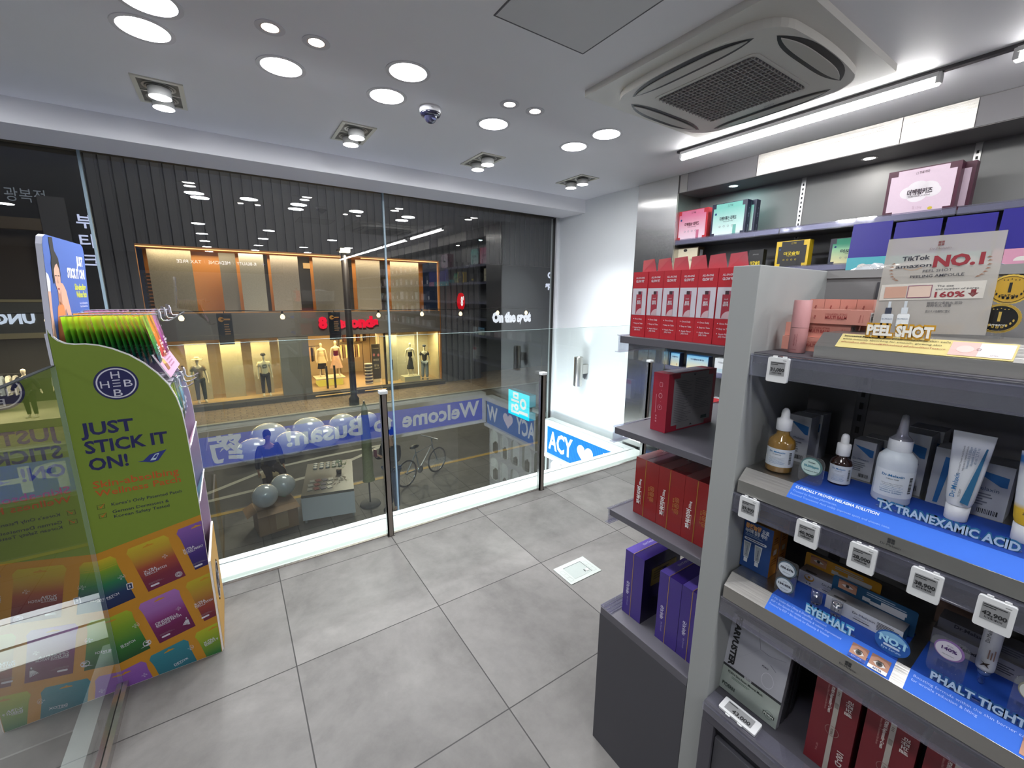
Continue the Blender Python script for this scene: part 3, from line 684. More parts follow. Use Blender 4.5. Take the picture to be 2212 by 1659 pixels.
title(.016, .168, '', 'SE PATCH', 0, wb=.042); logo(m, fr, .064, .237, .0115, LW); m.ring(fr, .086, .152, .010, .012, LW, d=.002, n=20); m.poly(fr, [(.066, .137), (.090, .149), (.080, .156), (.096, .163), (.090, .152), (.097, .146)], LW, d=.0023)
logo(m, fr, .205, .068, .011, LW); title(.150, .016, '', 'DETOX', 0, wb=.045)
title(.250, .054, 'X-TRA', 'ENERGY P', 0, wb=.046)
logo(m, fr, .062, .024, .011, LW)
m.ring(fr, .208, .392, .0098, .0108, LW, d=.002, n=24)
for i in range(5): m.ring(fr, .208, .392, .0015+.0016*i, .0021+.0016*i, LW, d=.002, n=16, ky=3.0/(1+i*.6) if i < 3 else 1.1)
m.build('side_panel', t, (0, 0, 0))
m = MB(); f2 = F((-.465, 2.227, 0), (1, 0, 0), (0, 0, 1)); m.prism(f2, prof, .007, hx('d8d8dd'), 'satin', -.007); m.poly(F((-.465, 2.2196, 0), (1, 0, 0), (0, 0, 1)), [p for p in prof], hx('b7a9c4'), 'matte', .0005); m.build('side_panel', t)
m = MB(); m.box((-.472, 1.857, 0), (-.458, 2.227, 1.30), hx('c9cbd8'), 'satin'); m.build('back_board', t)
# header poster, leaning slightly forward
hu = Vector((.016, .37, 0)).normalized(); hv = (Vector((-.436, 0, 1.596))-Vector((-.458, 0, 1.26))).normalized()
hf = F((-.456, 1.857, 1.262), hu, hv)
m = MB(); BL = hx('3f5ea6'); HH = .333
hp = [(0, 0), (.37, 0), (.37, HH-.03), (.362, HH-.008), (.345, HH), (.03, HH), (.010, HH-.008), (0, HH-.03)]
m.prism(hf, hp, .014, hx('d7d9e8'), 'satin', -.014); m.poly(hf, hp, BL, 'matte', .0005)
SK, SK2, HR, OT = hx('c99f8c'), hx('a87a66'), hx('17181c'), hx('cd7f4d')
def pg(P, c, d): m.poly(hf, P, c, 'matte', d)
pg([(.0, .0), (.03, .0), (.018, .10), (.022, .16), (.014, .19), (0, .195)], SK, .0008); pg([(0, .165), (.02, .165), (.026, .195), (.016, .215), (.0, .222)], hx('d4d6de'), .0010)
pg([(.045, .0), (.13, .0), (.128, .06), (.115, .12), (.085, .135), (.062, .115), (.048, .06)], OT, .0010)
pg([(.085, .13), (.10, .195), (.128, .19), (.150, .168), (.172, .105), (.195, .03), (.205, 0), (.168, 0), (.150, .07), (.132, .11), (.118, .10)], SK, .0009)
pg([(.118, .10), (.132, .11), (.128, .04), (.116, .06)], SK2, .0012)
pg([(.075, .12), (.105, .125), (.104, .175), (.078, .175)], SK2, .0010)
pg([(.060, .236), (.066, .185), (.082, .160), (.094, .158), (.106, .178), (.110, .21), (.108, .242), (.085, .262)], SK, .0013)
pg([(.050, .19), (.046, .25), (.060, .284), (.085, .288), (.108, .268), (.114, .225), (.112, .190), (.107, .235), (.092, .252), (.076, .246), (.063, .232), (.058, .19)], HR, .0016)
pg([(.054, .275), (.050, .30), (.048, .328), (.078, .330), (.080, .30), (.086, .28)], HR, .0014)
for x in (.074, .096): pg([(x-.007, .213), (x+.006, .212), (x+.006, .2145), (x-.007, .216)], HR, .0018)
pg([(.085, .212), (.081, .192), (.089, .190)], SK2, .0016); pg([(.079, .176), (.094, .176), (.091, .170), (.083, .170)], hx('8f3340'), .0018)
pg([(.150, .075), (.163, .085), (.176, .045), (.164, .034)], hx('2b3572'), .0014); pg([(.157, .070), (.163, .074), (.169, .052), (.164, .048)], hx('cfd6e6'), .0016)
TW, TY = hx('e6e8f6'), hx('c9cf4a')
m.text(hf, 'JUST', .343, .256, .030, TW, .066, 'r', .045); m.text(hf, 'STICK IT ON!', .350, .212, .030, TW, .172, 'r', .045)
m.text(hf, 'Skin-absolbing', .350, .172, .020, TY, .115, 'r', .03); m.text(hf, 'Wellness Patch', .352, .146, .020, TY, .108, 'r', .03)
m.text(hf, "Korea’s Only Patented Patch", .352, .122, .007, TW, .082, 'r'); m.text(hf, 'German Dermatest & Korean', .352, .111, .007, TW, .08, 'r'); m.text(hf, 'Safety Tested', .352, .090, .007, TW, .084, 'r')
m.ell(hf, .300, .052, .020, .020, hx('d8c9d2'), d=.001); m.ell(hf, .342, .052, .018, .018, hx('b8434a'), d=.001); m.rect(hf, .286, .048, .314, .056, hx('b8434a'), d=.0014)
m.build('header', t)
# slanted pocket fronts
for z0, x0, z1, x1, c, nm in ((1.218, -.228, 1.135, -.190, 'b58aa4', 'a'), (.880, -.162, .800, -.195, '8fa86a', 'b'), (.660, -.160, .560, -.200, 'c9963c', 'c')):
    m = MB(); d = Vector((x1-x0, 0, z1-z0)); f3 = F((x0, 1.8645, z0), (0, 1, 0), -d)
    Lh = d.length
    m.prism(f3, [(0, -Lh), (.355, -Lh), (.355, 0), (0, 0)], .004, hx('ece6ee'), 'satin', -.004); m.rect(f3, .001, -Lh, .354, -.004, hx(c), d=.0005)
    if nm == 'a':
        m.lines(f3, .15, -.022, .16, 5, .012, hx('8a5c78')); m.ell(f3, .09, -.045, .03, .022, hx('c08a4a'), d=.001); m.poly(f3, [(.05, -.07), (.11, -.07), (.12, -.05), (.06, -.045)], hx('7a4a2a'), d=.0015)
    if nm == 'b': m.rect(f3, .001, -Lh, .354, -Lh*.5, hx('8a86a8'), d=.001)
    m.build('pocket_front', t)
m = MB(); m.box((-.166, 1.8645, 0), (-.158, 2.2195, .405), hx('e9dfd6'), 'satin'); f4 = F((-.158, 1.8645, 0), (0, 1, 0), (0, 0, 1)); m.rect(f4, .001, .001, .354, .402, hx('c2954a')); logo(m, f4, .178, .215, .085, hx('d8d3de'), hx('3f3f7a')); m.build('front_panel', t)
m = MB()
for z in (1.10, .76, .54, .36): m.box((-.456, 1.8645, z), (-.20, 2.2195, z+.005), hx('c4bccb'), 'matte')
m.build('inner_shelf', t)
# hooks
for k, (y, z, x1) in enumerate(((1.925, 1.352, -.205), (2.045, 1.356, -.200), (2.155, 1.362, -.195), (1.955, 1.105, -.185), (2.06, 1.108, -.18), (2.15, 1.112, -.178))):
    m = MB()
    for dy in (-.006, .006): m.tube([(-.455, y+dy, z-.004), (-.40, y+dy, z), (x1, y+dy, z)], .0022, hx('c9c9cc'), 'chrome', 6)
    m.tube([(x1+.006, y, z-.010), (x1+.012, y, z-.022), (x1+.03, y, z-.022), (x1+.05, y, z-.010)], .0025, hx('c9c9cc'), 'chrome', 6); m.build('hook', t)
    m = MB(); m.box((x1-.004, y-.020, z-.020), (x1+.004, y+.020, z+.022), hx('d9d9ee'), 'clear'); m.box((x1+.0042, y-.017, z-.014), (x1+.006, y+.017, z+.016), hx('b9b9c6'), 'satin'); m.rect(F((x1+.008, y-.019, z-.016), (0, 1, 0), (0, 0, 1)), .004, .004, .034, .026, hx('b9b9c2')); m.build('price_holder', t)
# hanging pouches: curved foil bags, the wide face towards +X
def pouch_mesh(cols, txt, W=.108, Hh=.165):
    m = MB(); n = len(cols)-1; NU, NV = 6, 12
    def at(t):
        q = (1-t)*n; i = min(n-1, int(q)); return mixc(cols[i], cols[i+1], q-i)
    for s_ in (1, -1):
        vs = []; fs = []; pc = []
        for j in range(NV+1):
            v = j/NV; th = .0042*(sin(pi*min(1, v/.8))**.6 if v < .8 else 0)+.0006
            for i in range(NU+1):
                u = i/NU; b = (1-(2*u-1)**2)**.5 if 0 < u < 1 else 0
                ww = W*(1-.06*sin(pi*v)*0)
                vs.append((s_*th*b+.004*(1-v)*0, (u-.5)*ww, (v-1)*Hh)); pc.append(at(v))
        for j in range(NV):
            for i in range(NU):
                q = j*(NU+1)+i; f = (q, q+1, q+NU+2, q+NU+1)
                fs.append(f if s_ > 0 else tuple(reversed(f)))
        m.add(vs, fs, None, 'gloss', True, pc)
    fr = F((.0054, -W/2, -Hh), (0, 1, 0), (0, 0, 1))
    lw = hx('e6e4ea'); m.text(fr, 'X-TRA', .022, .058, .0075, lw, None, 'l', .02); m.text(fr, txt, .022, .047, .0075, lw, .064, 'l', .02); m.lines(fr, .022, .042, .04, 2, .004, lw)
    m.lines(fr, .022, .022, .035, 3, .003, lw); m.text(fr.sub(0, 0), 'o', .08, .10, .010, lw)
    return m
PC = {'green': ((hx('a9cf2e'), hx('8cc432'), hx('3f9a3c'), hx('1f6f56'), hx('23598f')), 'ENERGY PATCH', 'lime green foil pouch hanging on the top left hook', 'lime pouches on the top left hook'),
      'orange': ((hx('eaa52c'), hx('e8902e'), hx('d6633a'), hx('c73a58')), 'PARTY PATCH', 'orange foil pouch hanging on the top middle hook', 'orange pouches on the top middle hook'),
      'pink': ((hx('c684b4'), hx('b468a4'), hx('8f3a80'), hx('7a2468')), 'BALANCE PATCH', 'pink foil pouch hanging on the top right hook', 'pink pouches on the top right hook')}
for key, y, x0, n_, dx, z in (('green', 1.925, -.432, 15, .0136, 1.3490), ('orange', 2.045, -.428, 14, .0142, 1.3530), ('pink', 2.155, -.423, 13, .0150, 1.3590)):
    cols, tx, lab, grp = PC[key]; base = None
    for i in range(n_):
        last = i == n_-1
        l = lab+(', frontmost of the row' if last else ', behind the front one'); x = x0+i*dx
        if base is None:
            base = pouch_mesh(cols, tx).build('foil_pouch', None, (x, y, z)); o = base; kids(o)
        else: o = dup(base, (x, y, z-random.uniform(0, .003)))
        tag(o, l, 'pouch', grp); o.rotation_euler = (0, -(.03+.010*i) if not last else -.17, random.uniform(-.03, .03))
for key, cols, tx, y, n_, lab in (('g', PC['green'][0], 'ENERGY PATCH', 1.955, 4, 'green foil pouch hanging on the lower left hook'), ('t', (hx('3aa0a8'), hx('16666c'), hx('0f3f46')), 'DETOX PATCH', 2.06, 4, 'dark teal foil pouch hanging on the lower middle hook'), ('b', (hx('9fd0e0'), hx('4a90b4'), hx('1f4a86')), 'GOOD NIGHT', 2.15, 4, 'pale blue foil pouch hanging on the lower right hook')):
    base = None
    for i in range(n_):
        p = (-.275+i*.026, y, dict(g=1.1015, t=1.1045, b=1.1085)[key])
        if base is None: base = pouch_mesh(cols, tx, .095, .160).build('foil_pouch', None, p); o = base; kids(o)
        else: o = dup(base, p)
        tag(o, lab+(', frontmost' if i == n_-1 else ', behind the front one'), 'pouch', lab.replace('foil pouch hanging', 'pouches')); o.rotation_euler = (0, -.05-.01*i, random.uniform(-.03, .03))
for i, (cols, y, x, z, lab) in enumerate((((hx('e77fb8'), hx('e35aa6'), hx('d8408f')), 2.10, -.215, .925, 'pink foil pouch standing in the upper pocket of the display stand'), ((hx('d8304f'), hx('c42046'), hx('a01238')), 1.98, -.235, .905, 'red foil pouch standing in the upper pocket of the display stand'),
      ((hx('58c4d4'), hx('3ab4c8'), hx('1f8aa0')), 2.12, -.215, .705, 'cyan foil pouch standing in the middle pocket of the display stand'), ((hx('124f52'), hx('0d3c40'), hx('0a2c30')), 2.00, -.235, .70, 'dark green foil pouch standing in the middle pocket of the display stand'),
      ((hx('d0406a'), hx('b8285a'), hx('8f1846')), 2.12, -.225, .525, 'crimson foil pouch standing in the bottom pocket of the display stand'), ((hx('8f66b8'), hx('7a50a4'), hx('5a3488')), 1.97, -.225, .530, 'purple foil pouch standing in the bottom pocket of the display stand'))):
    o = pouch_mesh(cols, 'PATCH', .105, .158).build('foil_pouch', None, (x, y, z)); o.rotation_euler = (0, .12, 0); tag(o, lab, 'pouch')
# ================================================================== GONDOLA, SIDE FACING THE CAMERA
PX0, PXB, PY0, PY1 = .859, 1.165, .431, .484
YE = -1.0
DG, MG = hx('4b4950'), hx('8d8f8e')
t = thing('shelf_unit', 'grey metal shelf unit nearest the camera holding the skincare bottles', 'shelf', (0, 0, 0))
m = MB(); m.box((PX0, PY0, 0), (1.47, PY1, 1.487), hx('9a9c9a'), 'paint'); m.build('end_panel', t, bevel=.0015)
m = MB(); m.box((PXB, YE, .08), (1.19, PY0, 1.487), hx('7d7b7b'), 'paint'); m.box((PXB-.004, YE, 1.470), (1.195, PY0, 1.4872), hx('8d8c8b'), 'paint'); m.build('back_panel', t)
for zt in (1.318, 1.020, .767):
    m = MB(); m.box((.874, YE, zt-.022), (PXB, PY0-.001, zt), DG, 'paint'); sh = m.build('shelf_board', t)
    m = MB(); f = F((.866, PY0-.002, zt-.044), (0, -1, 0), (0, 0, 1))
    m.box((.862, YE, zt-.043), (.8645, PY0-.002, zt-.004), WHITE, 'clear'); m.box((.8605, YE, zt-.045), (.8725, PY0-.002, zt-.0425), WHITE, 'clear'); m.box((.8605, YE, zt-.006), (.874, PY0-.002, zt-.001), WHITE, 'clear')
    m.build('price_rail', t)
m = MB(); m.box((.845, YE, .44), (PXB, PY0-.001, .489), DG, 'paint'); m.build('base_shelf', t, bevel=.001)
m = MB(); m.quad([(.8385, PY0-.002, .487), (.8385, YE, .487), (.884, YE, .4945), (.884, PY0-.002, .4945)], WHITE, 'clear'); m.box((.8375, YE, .470), (.8405, PY0-.002, .488), WHITE, 'clear'); m.build('price_rail', t)
m = MB(); m.box((.865, YE, .03), (PXB, PY0-.001, .44), hx('3b3a40'), 'paint'); m.box((.845, PY0-.03, .03), (.866, PY0-.001, .44), DG, 'paint'); m.build('cabinet', t)
for i in range(2):
    m = MB(); y1 = PY0-.032-i*.62; m.box((.852, y1-.61, .05), (.866, y1, .408), hx('46454b'), 'paint'); m.build('cabinet_door', t, bevel=.0015)
for y in (.325, -.30):
    m = MB(); m.box((PXB-.004, y-.011, .49), (PXB, y+.011, 1.46), hx('56565a'), 'metal')
    for k in range(34): m.box((PXB-.0045, y-.0035, .51+k*.028), (PXB-.0038, y+.0035, .525+k*.028), hx('0c0c0e'), 'matte')
    m.build('slotted_upright', t)

# display trays
def tray(name, label, prof, y0, y1, extra=None):
    t = thing(name, label, 'display tray', (0, 0, 0), 0, 'brushed steel display trays')
    m = MB(); f = F((0, y0, 0), (1, 0, 0), (0, 0, 1)); m.prism(f, prof, y0-y1, hx('9a9892'), 'tray', -(y0-y1) if False else 0)
    m.build('tray_body', t)
    return t
# prism runs along -Y from y0
def facey(prof_a, prof_b, y0):
    a, b = Vector((prof_a[0], y0, prof_a[1])), Vector((prof_b[0], y0, prof_b[1]))
    return F(a, (0, -1, 0), b-a)            # x runs to the right as seen from the aisle, y up the slope
P1 = [(.891, 1.3185), (1.09, 1.3185), (1.09, 1.363), (.921, 1.363), (.891, 1.340)]
P2 = [(.8625, 1.0205), (1.13, 1.0205), (1.13, 1.070), (.889, 1.070), (.8625, 1.0475)]
P3 = [(.8585, .7675), (1.13, .7675), (1.13, .820), (.887, .820), (.8585, .7965)]
def mark(m, f, x, y, k=1.0):
    c = hx('2c2c2e')
    for i in (0, 1):
        for j in (0, 1): m.rect(f, x-.0035*k+i*.0037*k, y+.004*k+j*.0032*k, x-.0003*k+i*.0037*k, y+.0068*k+j*.0032*k, c, d=.0009)
    m.text(f, 'Dr.Melaxin', x, y, .0028*k, c, .019*k, 'c', d=.0009)
LBL = hx('1f63cf'); LBL_SHADED = hx('1c46a4')  # the deeper blue paints the shelf's shade onto the flat label tops
t1 = tray('display_tray', 'brushed steel tray with a yellow label on the top shelf', P1, .333, -.60)
m = MB(); f = facey(P1[4], P1[3], .302); L = .038
m.rbox(f, 0, .001, .208, .0365, .0012, hx('c9b878'), r=.001)
K = hx('3a3422'); m.text(f, 'Innovative Pore Care', .005, .0285, .0040, K, .051, 'l', .03, d=.0022); m.text(f, 'that peels away dead skin cells', .058, .0285, .0040, K, .082, d=.0022); m.text(f, 'while instantly absorbing for smooth, glowing skin', .005, .0205, .0040, K, .127, d=.0022)
m.text(f, '#PentaRice #Blackhead&Whitehead #RefinedSkinTexture', .005, .0125, .0038, hx('8a3a2e'), .133, d=.0022)
m.rect(f, .142, .004, .172, .0335, hx('cfa8a0'), d=.0018); m.rect(f, .172, .004, .206, .0335, hx('d8c8c8'), d=.0018); m.ring(f, .172, .019, .0018, .0025, hx('8a7a7a'), d=.0024, n=14); m.ell(f, .158, .018, .009, .008, hx('d8b8b0'), d=.0021); m.text(f, 'AFTER', .189, .007, .002, GREY, None, 'c', d=.0021)
m.build('label_card', t1)
m = MB(); mark(m, F((.891, .07, 1.3185), (0, -1, 0), (0, 0, 1)), .0, .006, 1.2); m.build('emblem', t1)
t2 = tray('display_tray', 'brushed steel tray with a long blue label on the middle shelf', P2, .424, -.80)
m = MB(); f = facey(P2[4], P2[3], .331); s_ = (Vector(P2[3])-Vector(P2[4])).length
m.rbox(f, 0, .0005, .55, s_, .0006, LBL, r=.0004); m.rbox(F((.889, .331, 1.0702), (0, -1, 0), (1, 0, 0)), 0, 0, .55, .118, .0004, LBL_SHADED, r=.0004)
lw = hx('d5e2f4'); m.text(f, 'CLINICALLY PROVEN MELASMA SOLUTION', .006, .0255, .0052, lw, .128, 'l', .03, d=.0014); m.text(f, 'Trusted by Korean pharmacies,', .005, .0165, .0042, hx('8fb2ea'), .072, d=.0014); m.text(f, 'Patented Tranexamic Acid visibly improves spots and uneven tone.', .004, .0085, .0042, hx('8fb2ea'), .150, d=.0014)
m.build('label_card', t2)
m = MB(); mark(m, F((.8625, .171, 1.0205), (0, -1, 0), (0, 0, 1)), 0, .007, 1.35); m.build('emblem', t2)
t3 = tray('display_tray', 'brushed steel tray with two blue labels on the lower shelf', P3, .424, -.80)
f = facey(P3[4], P3[3], .338); s3 = (Vector(P3[3])-Vector(P3[4])).length
def eye(m, f, x, y, w, h, d=.0016):
    m.rect(f, x, y, x+w, y+h, hx('b98a70'), d=d, top=hx('a87860')); m.poly(f, [(x, y+h*.72), (x+w*.3, y+h*.9), (x+w*.8, y+h*.85), (x+w, y+h*.7), (x+w, y+h), (x, y+h)], hx('8a5f4c'), d=d+.0002)
    cx, cy_ = x+w*.5, y+h*.5
    m.poly(f, [(cx-w*.32, cy_), (cx-w*.12, cy_+h*.17), (cx+w*.12, cy_+h*.17), (cx+w*.34, cy_-h*.04), (cx+w*.1, cy_-h*.15), (cx-w*.14, cy_-h*.14)], hx('d6cfca'), d=d+.0003)
    m.ell(f, cx, cy_+h*.02, h*.17, h*.17, hx('4a4440'), d=d+.0005, n=16); m.ell(f, cx, cy_+h*.02, h*.08, h*.08, BLACK, d=d+.0007, n=12)
    m.poly(f, [(cx-w*.34, cy_+h*.02), (cx-w*.12, cy_+h*.21), (cx+w*.14, cy_+h*.21), (cx+w*.36, cy_), (cx+w*.12, cy_+h*.16), (cx-w*.12, cy_+h*.16)], hx('3a2a24'), d=d+.0008)
m = MB(); m.rbox(f, 0, .0005, .200, s3, .0006, LBL, r=.0004); m.rbox(F((.887, .338, .8202), (0, -1, 0), (1, 0, 0)), 0, 0, .200, .105, .0004, LBL_SHADED, r=.0004)
for i, q in enumerate(('1 Min Under-Eye Lifting & Depuffing Treatment', 'EGF + Bio-Spicule for visible elasticity & volume improvement', 'Powered by EGF + Bio-Spicule for Elasticity & Volume')): m.text(f, q, .004, .0285-i*.0075, .0040, hx('a9bff0'), (.096, .122, .105)[i], d=.0014)
eye(m, f, .142, .003, .024, .026); eye(m, f, .170, .003, .026, .026); m.rect(f, .142, .003, .166, .009, hx('2a4aa0'), d=.003); m.rect(f, .170, .003, .196, .009, hx('e6e6ea'), d=.003); m.text(f, 'AFTER', .183, .0045, .003, NAVY, None, 'c', .02, d=.0036); m.text(f, 'BEFORE', .154, .0045, .003, hx('8aa0e0'), None, 'c', d=.0036); m.ring(f, .168, .013, .0014, .0022, NAVY, d=.003, n=14)
m.build('label_card', t3)
f = facey(P3[4], P3[3], .120)
m = MB(); m.rbox(f, 0, .0005, .30, s3, .0006, LBL, r=.0004); m.rbox(F((.887, .120, .8202), (0, -1, 0), (1, 0, 0)), 0, 0, .30, .105, .0004, LBL_SHADED, r=.0004)
m.text(f, 'Boosting formula within the skin barrier care', .006, .027, .0040, hx('a9bff0'), .125, d=.0014); m.text(f, 'for wrinkle reduction & lifting', .005, .0195, .0040, hx('a9bff0'), .075, d=.0014); eye(m, f, .124, .004, .03, .026); m.build('label_card', t3)
m = MB(); mark(m, F((.8585, .192, .7675), (0, -1, 0), (0, 0, 1)), 0, .007, 1.3); m.build('emblem', t3)

# raised acrylic lettering standing on the trays
def stand_text(name, label, s, y, x, z, h, wd, col, halo):
    fr = F((x, y, z), (0, -1, 0), (0, 0, 1)); m = MB()
    m.text(fr, s, 0, .0012, h, col, wd, 'l', .035, 'satin', d=.0022); m.text(fr, s, -.0012, .0008, h*1.08, halo, wd*1.015, 'l', .11, 'satin', d=.0005); m.rbox(fr, -.002, 0, wd+.002, .003, .002, WHITE, 'acryl', r=.0005, d0=-.002)
    return tag(m.build(name), label, 'lettering', 'raised lettering on the steel trays')
stand_text('raised_lettering', 'pale raised lettering in front of the bottles on the middle tray', 'TX TRANEXAMIC ACID', .207, .905, 1.0708, .0128, .162, hx('b9cfe4'), hx('2f6f9e'))
stand_text('raised_lettering', 'pale blue raised lettering left on the lower tray, below the small glass cups', 'EYEPHALT', .276, .886, .8208, .0150, .077, hx('bfe0f2'), hx('4d9fd0'))
stand_text('raised_lettering', 'pale raised lettering right on the lower tray, under the tube', 'PHALT TIGHTENING', .097, .890, .8208, .0128, .150, hx('b9cfe4'), hx('2c5c96'))
m = MB(); fr = F((.912, .283, 1.3632), (0, -1, 0), (0, 0, 1)); m.text(fr, 'PEEL SHOT', .017, .002, .0155, hx('f0ece2'), .083, 'l', .05, 'satin', d=.0022); m.text(fr, 'PEEL SHOT', .0155, .001, .0172, hx('c9962c'), .086, 'l', .14, 'satin', d=.0005); m.rbox(fr, .014, 0, .104, .003, .002, WHITE, 'acryl', r=.0005, d0=-.002)
tag(m.build('raised_lettering'), 'white and gold raised lettering on the top tray in front of the acrylic poster', 'lettering', 'raised lettering on the steel trays')

# ---- price tags
def ptag(y, z, price, label, x=.8595):
    t = thing('price_tag', label, 'price tag', (x, y, z), -pi/2, 'electronic price tags')
    fr = F((-.0185, 0, -.0235), (1, 0, 0), (0, 0, 1))
    m = MB(); m.prism(fr, rrect(0, 0, .037, .047, .003), .006, hx('dadada'), 'satin', -.002); m.prism(fr, rrect(.007, .045, .014, .050, .001), .003, hx('dadada'), 'satin', -.0015); m.prism(fr, rrect(.024, .045, .031, .050, .001), .003, hx('dadada'), 'satin', -.0015); m.rect(fr, .0265, .0415, .0325, .0428, GREY, d=.0044); m.build('case', t, bevel=.0006)
    m = MB(); f2 = fr.sub(0, 0, .0042); m.rect(f2, .0055, .013, .0315, .039, hx('8b8b8c'), d=.0002); k = hx('1c1c1e')
    for i in range(2): m.lines(f2, .0065, .0362-i*.003, .024 if i == 0 else .013, 1, .002, k, .0013, .05, d=.0005)
    m.text(f2, price, .0308, .0212, .0060, k, .0240, 'r', .04, d=.0005); m.barcode(f2, .010, .0162, .017, .0030, k, d=.0005)
    m.build('screen', t); return t
for y, z, p, l in ((.375, 1.291, '31,000', 'white price tag reading 31,000 on the top shelf rail'), (.394, .995, '29,900', 'white price tag reading 29,900 on the middle rail'), (.286, .993, '40,900', 'white price tag reading 40,900 on the middle rail'),
                   (.202, .990, '28,000', 'white price tag reading 28,000 on the middle rail'), (.122, .989, '38,900', 'white price tag reading 38,900 on the middle rail'), (.049, .987, '42,900', 'white price tag reading 42,900 on the middle rail')): ptag(y, z, p, l)
t = thing('price_tag', 'white price tag reading 43,000 lying on the bottom rail', 'price tag', (0, 0, 0), 0, 'electronic price tags')
sl = (Vector((.884, 0, .4945))-Vector((.8385, 0, .487))).normalized(); fr = F(Vector((.8535, .400, .4905)), (0, -1, 0), sl)
m = MB(); m.prism(fr, rrect(0, 0, .082, .034, .003), .006, hx('dadada'), 'satin', .0005); m.prism(fr, rrect(.018, -.003, .028, .001, .001), .003, hx('dadada'), 'satin', .001); m.prism(fr, rrect(.045, -.003, .055, .001, .001), .003, hx('dadada'), 'satin', .001); m.build('case', t, bevel=.0006)
m = MB(); f2 = fr.sub(0, 0, .0068); m.rect(f2, .010, .006, .070, .029, hx('8b8b8c'), d=.0002); m.text(f2, '43,000', .066, .0085, .0085, hx('1c1c1e'), .040, 'r', .035, d=.0005); m.lines(f2, .012, .025, .02, 1, .003, BLACK, .0018, .1, d=.0005); m.build('screen', t)

# ---- top shelf: balm stick and its cartons
Z1 = 1.3184
t = thing('balm_stick', 'pink cylindrical balm stick standing in front of the pink cartons', 'balm stick', (.9395, .3815, Z1))
PK = hx('c9908e'); m = MB(); m.lathe([(.001, 0), (.0142, 0), (.0150, .001), (.0150, .0495)], col=PK, mat='satin', n=36)
fr = F((-.0152, .0045, .005), (0, 0, 1), (0, 1, 0)); 
for s_, u, h_, w_ in (('MULTI BALM', -.006, .0024, .022), ('COLLAGEN LIFTING', -.0015, .0015, .024)):
    f2 = F((-.01505, -.001 if h_ > .002 else -.0045, .014), (0, 0, 1), (0, 1, 0)); m.text(f2, s_, 0, 0, h_, hx('8a3a44'), w_, 'l', .0, d=.0003)
f2 = F((-.0153, .006, .006), (0, -1, 0), (0, 0, 1)); m.text(f2, 'Dr.Reenez', 0, 0, .0022, hx('9a4a52'), .011, d=.0002); m.build('base', t)
m = MB(); m.lathe([(.0152, .050), (.0152, .1020), (.0146, .1030), (.001, .1030)], col=hx('c58e8e'), mat='satin', n=36); m.build('cap', t)
PC1, PCD = hx('cf8f80'), hx('a04440')
def balmdeco(m, f):
    a = f['f']; m.text(a, 'COLLAGEN LIFTING', .050, .0175, .0033, PCD, .036, 'l', .01); m.text(a, 'MULTI BALM', .050, .0100, .0058, PCD, .036, 'l', .035); m.text(a.sub(.108, .005, 0, pi/2), 'Dr.Reenez', 0, 0, .003, PCD, .014); m.text(a.sub(.112, .005, 0, pi/2), 'MULTI BALM STICK', 0, 0, .0015, PCD, .014); m.text(a, 'ℓ', .030, .009, .007, PCD)
    m.rect(f['r'], .004, .004, .022, .024, hx('d8d0cc')); m.barcode(f['r'], .006, .006, .013, .016, BLACK, True, d=.0012)
for x, y, z, l in ((1.000, .376, Z1, 'pink carton lying at the bottom of the pink stack'), (1.008, .376, Z1+.0285, 'pink carton lying in the middle of the pink stack'), (1.002, .349, Z1+.057, 'pink carton lying on top of the pink stack, its lettering in full view'),
                   (1.029, .349, Z1+.057, 'pink carton lying behind the topmost one of the pink stack')):
    if x < 1.02: carton('carton', l, 'box', (x, y, z), .120, .026, .028, PC1, balmdeco, group='pink cartons on the top shelf')
carton('carton', 'pink carton lying behind the bottom one of the pink stack', 'box', (1.031, .372, Z1), .112, .028, .057, PC1, balmdeco, group='pink cartons on the top shelf')
carton('carton', 'pink carton lying behind the topmost one of the pink stack', 'box', (1.030, .340, Z1+.057), .112, .026, .028, PC1, balmdeco, group='pink cartons on the top shelf')
def updeco(m, f): m.text(f['f'], 'ℓ', .010, .085, .007, PCD, None, 'l'); m.lines(f['r'], .006, .07, .016, 3, .004, PCD)
for i, l in enumerate(('leftmost pink carton standing upright behind the pink stack', 'second pink carton from the left standing upright behind the stack', 'third pink carton from the left standing upright behind the stack', 'rightmost pink carton standing upright behind the stack')):
    carton('carton', l, 'box', (1.064, .400-i*.0277, Z1), .027, .027, .105, PC1, updeco, group='upright pink cartons on the top shelf')

# ---- acrylic poster, medals
t = thing('acrylic_poster', 'clear acrylic poster with red lettering standing on the top tray', 'poster', (0, 0, 0))
u = (Vector((0, -.146, .006))).normalized(); fr = F((1.0, .2865, 1.3634), u, (.02, 0, 1))
m = MB(); m.prism(fr, [(0, 0), (.146, 0), (.1435, .160), (.002, .166)], .003, WHITE, 'sheet', -.003); m.build('sheet', t)
m = MB(); RD = hx('8f2a33'); DK = hx('33333c')
for i in (0, 1):
    for j in (0, 1): m.rect(fr, .0685+i*.004, .1465+j*.004, .0718+i*.004, .1498+j*.004, hx('7a4a48'))
m.text(fr, 'Dr.Melaxin', .0723, .1405, .0034, hx('7a6a66'), .026, 'c'); m.text(fr, 'TikTok', .026, .1255, .0072, DK, .036, 'l', .03); m.text(fr, 'amazon', .0185, .1135, .0058, DK, .047, 'l', .02)
m.ring(fr, .042, .128, .0185, .0192, hx('b98a5a'), a0=-2.3, a1=-.85, n=16); m.text(fr, 'NO.1', .067, .1125, .0165, RD, .059, 'l', .05); m.text(fr, 'PEEL SHOT', .074, .104, .0042, DK, .036, 'c'); m.text(fr, 'PEELING AMPOULE', .074, .0955, .0044, DK, .066, 'c', .01)
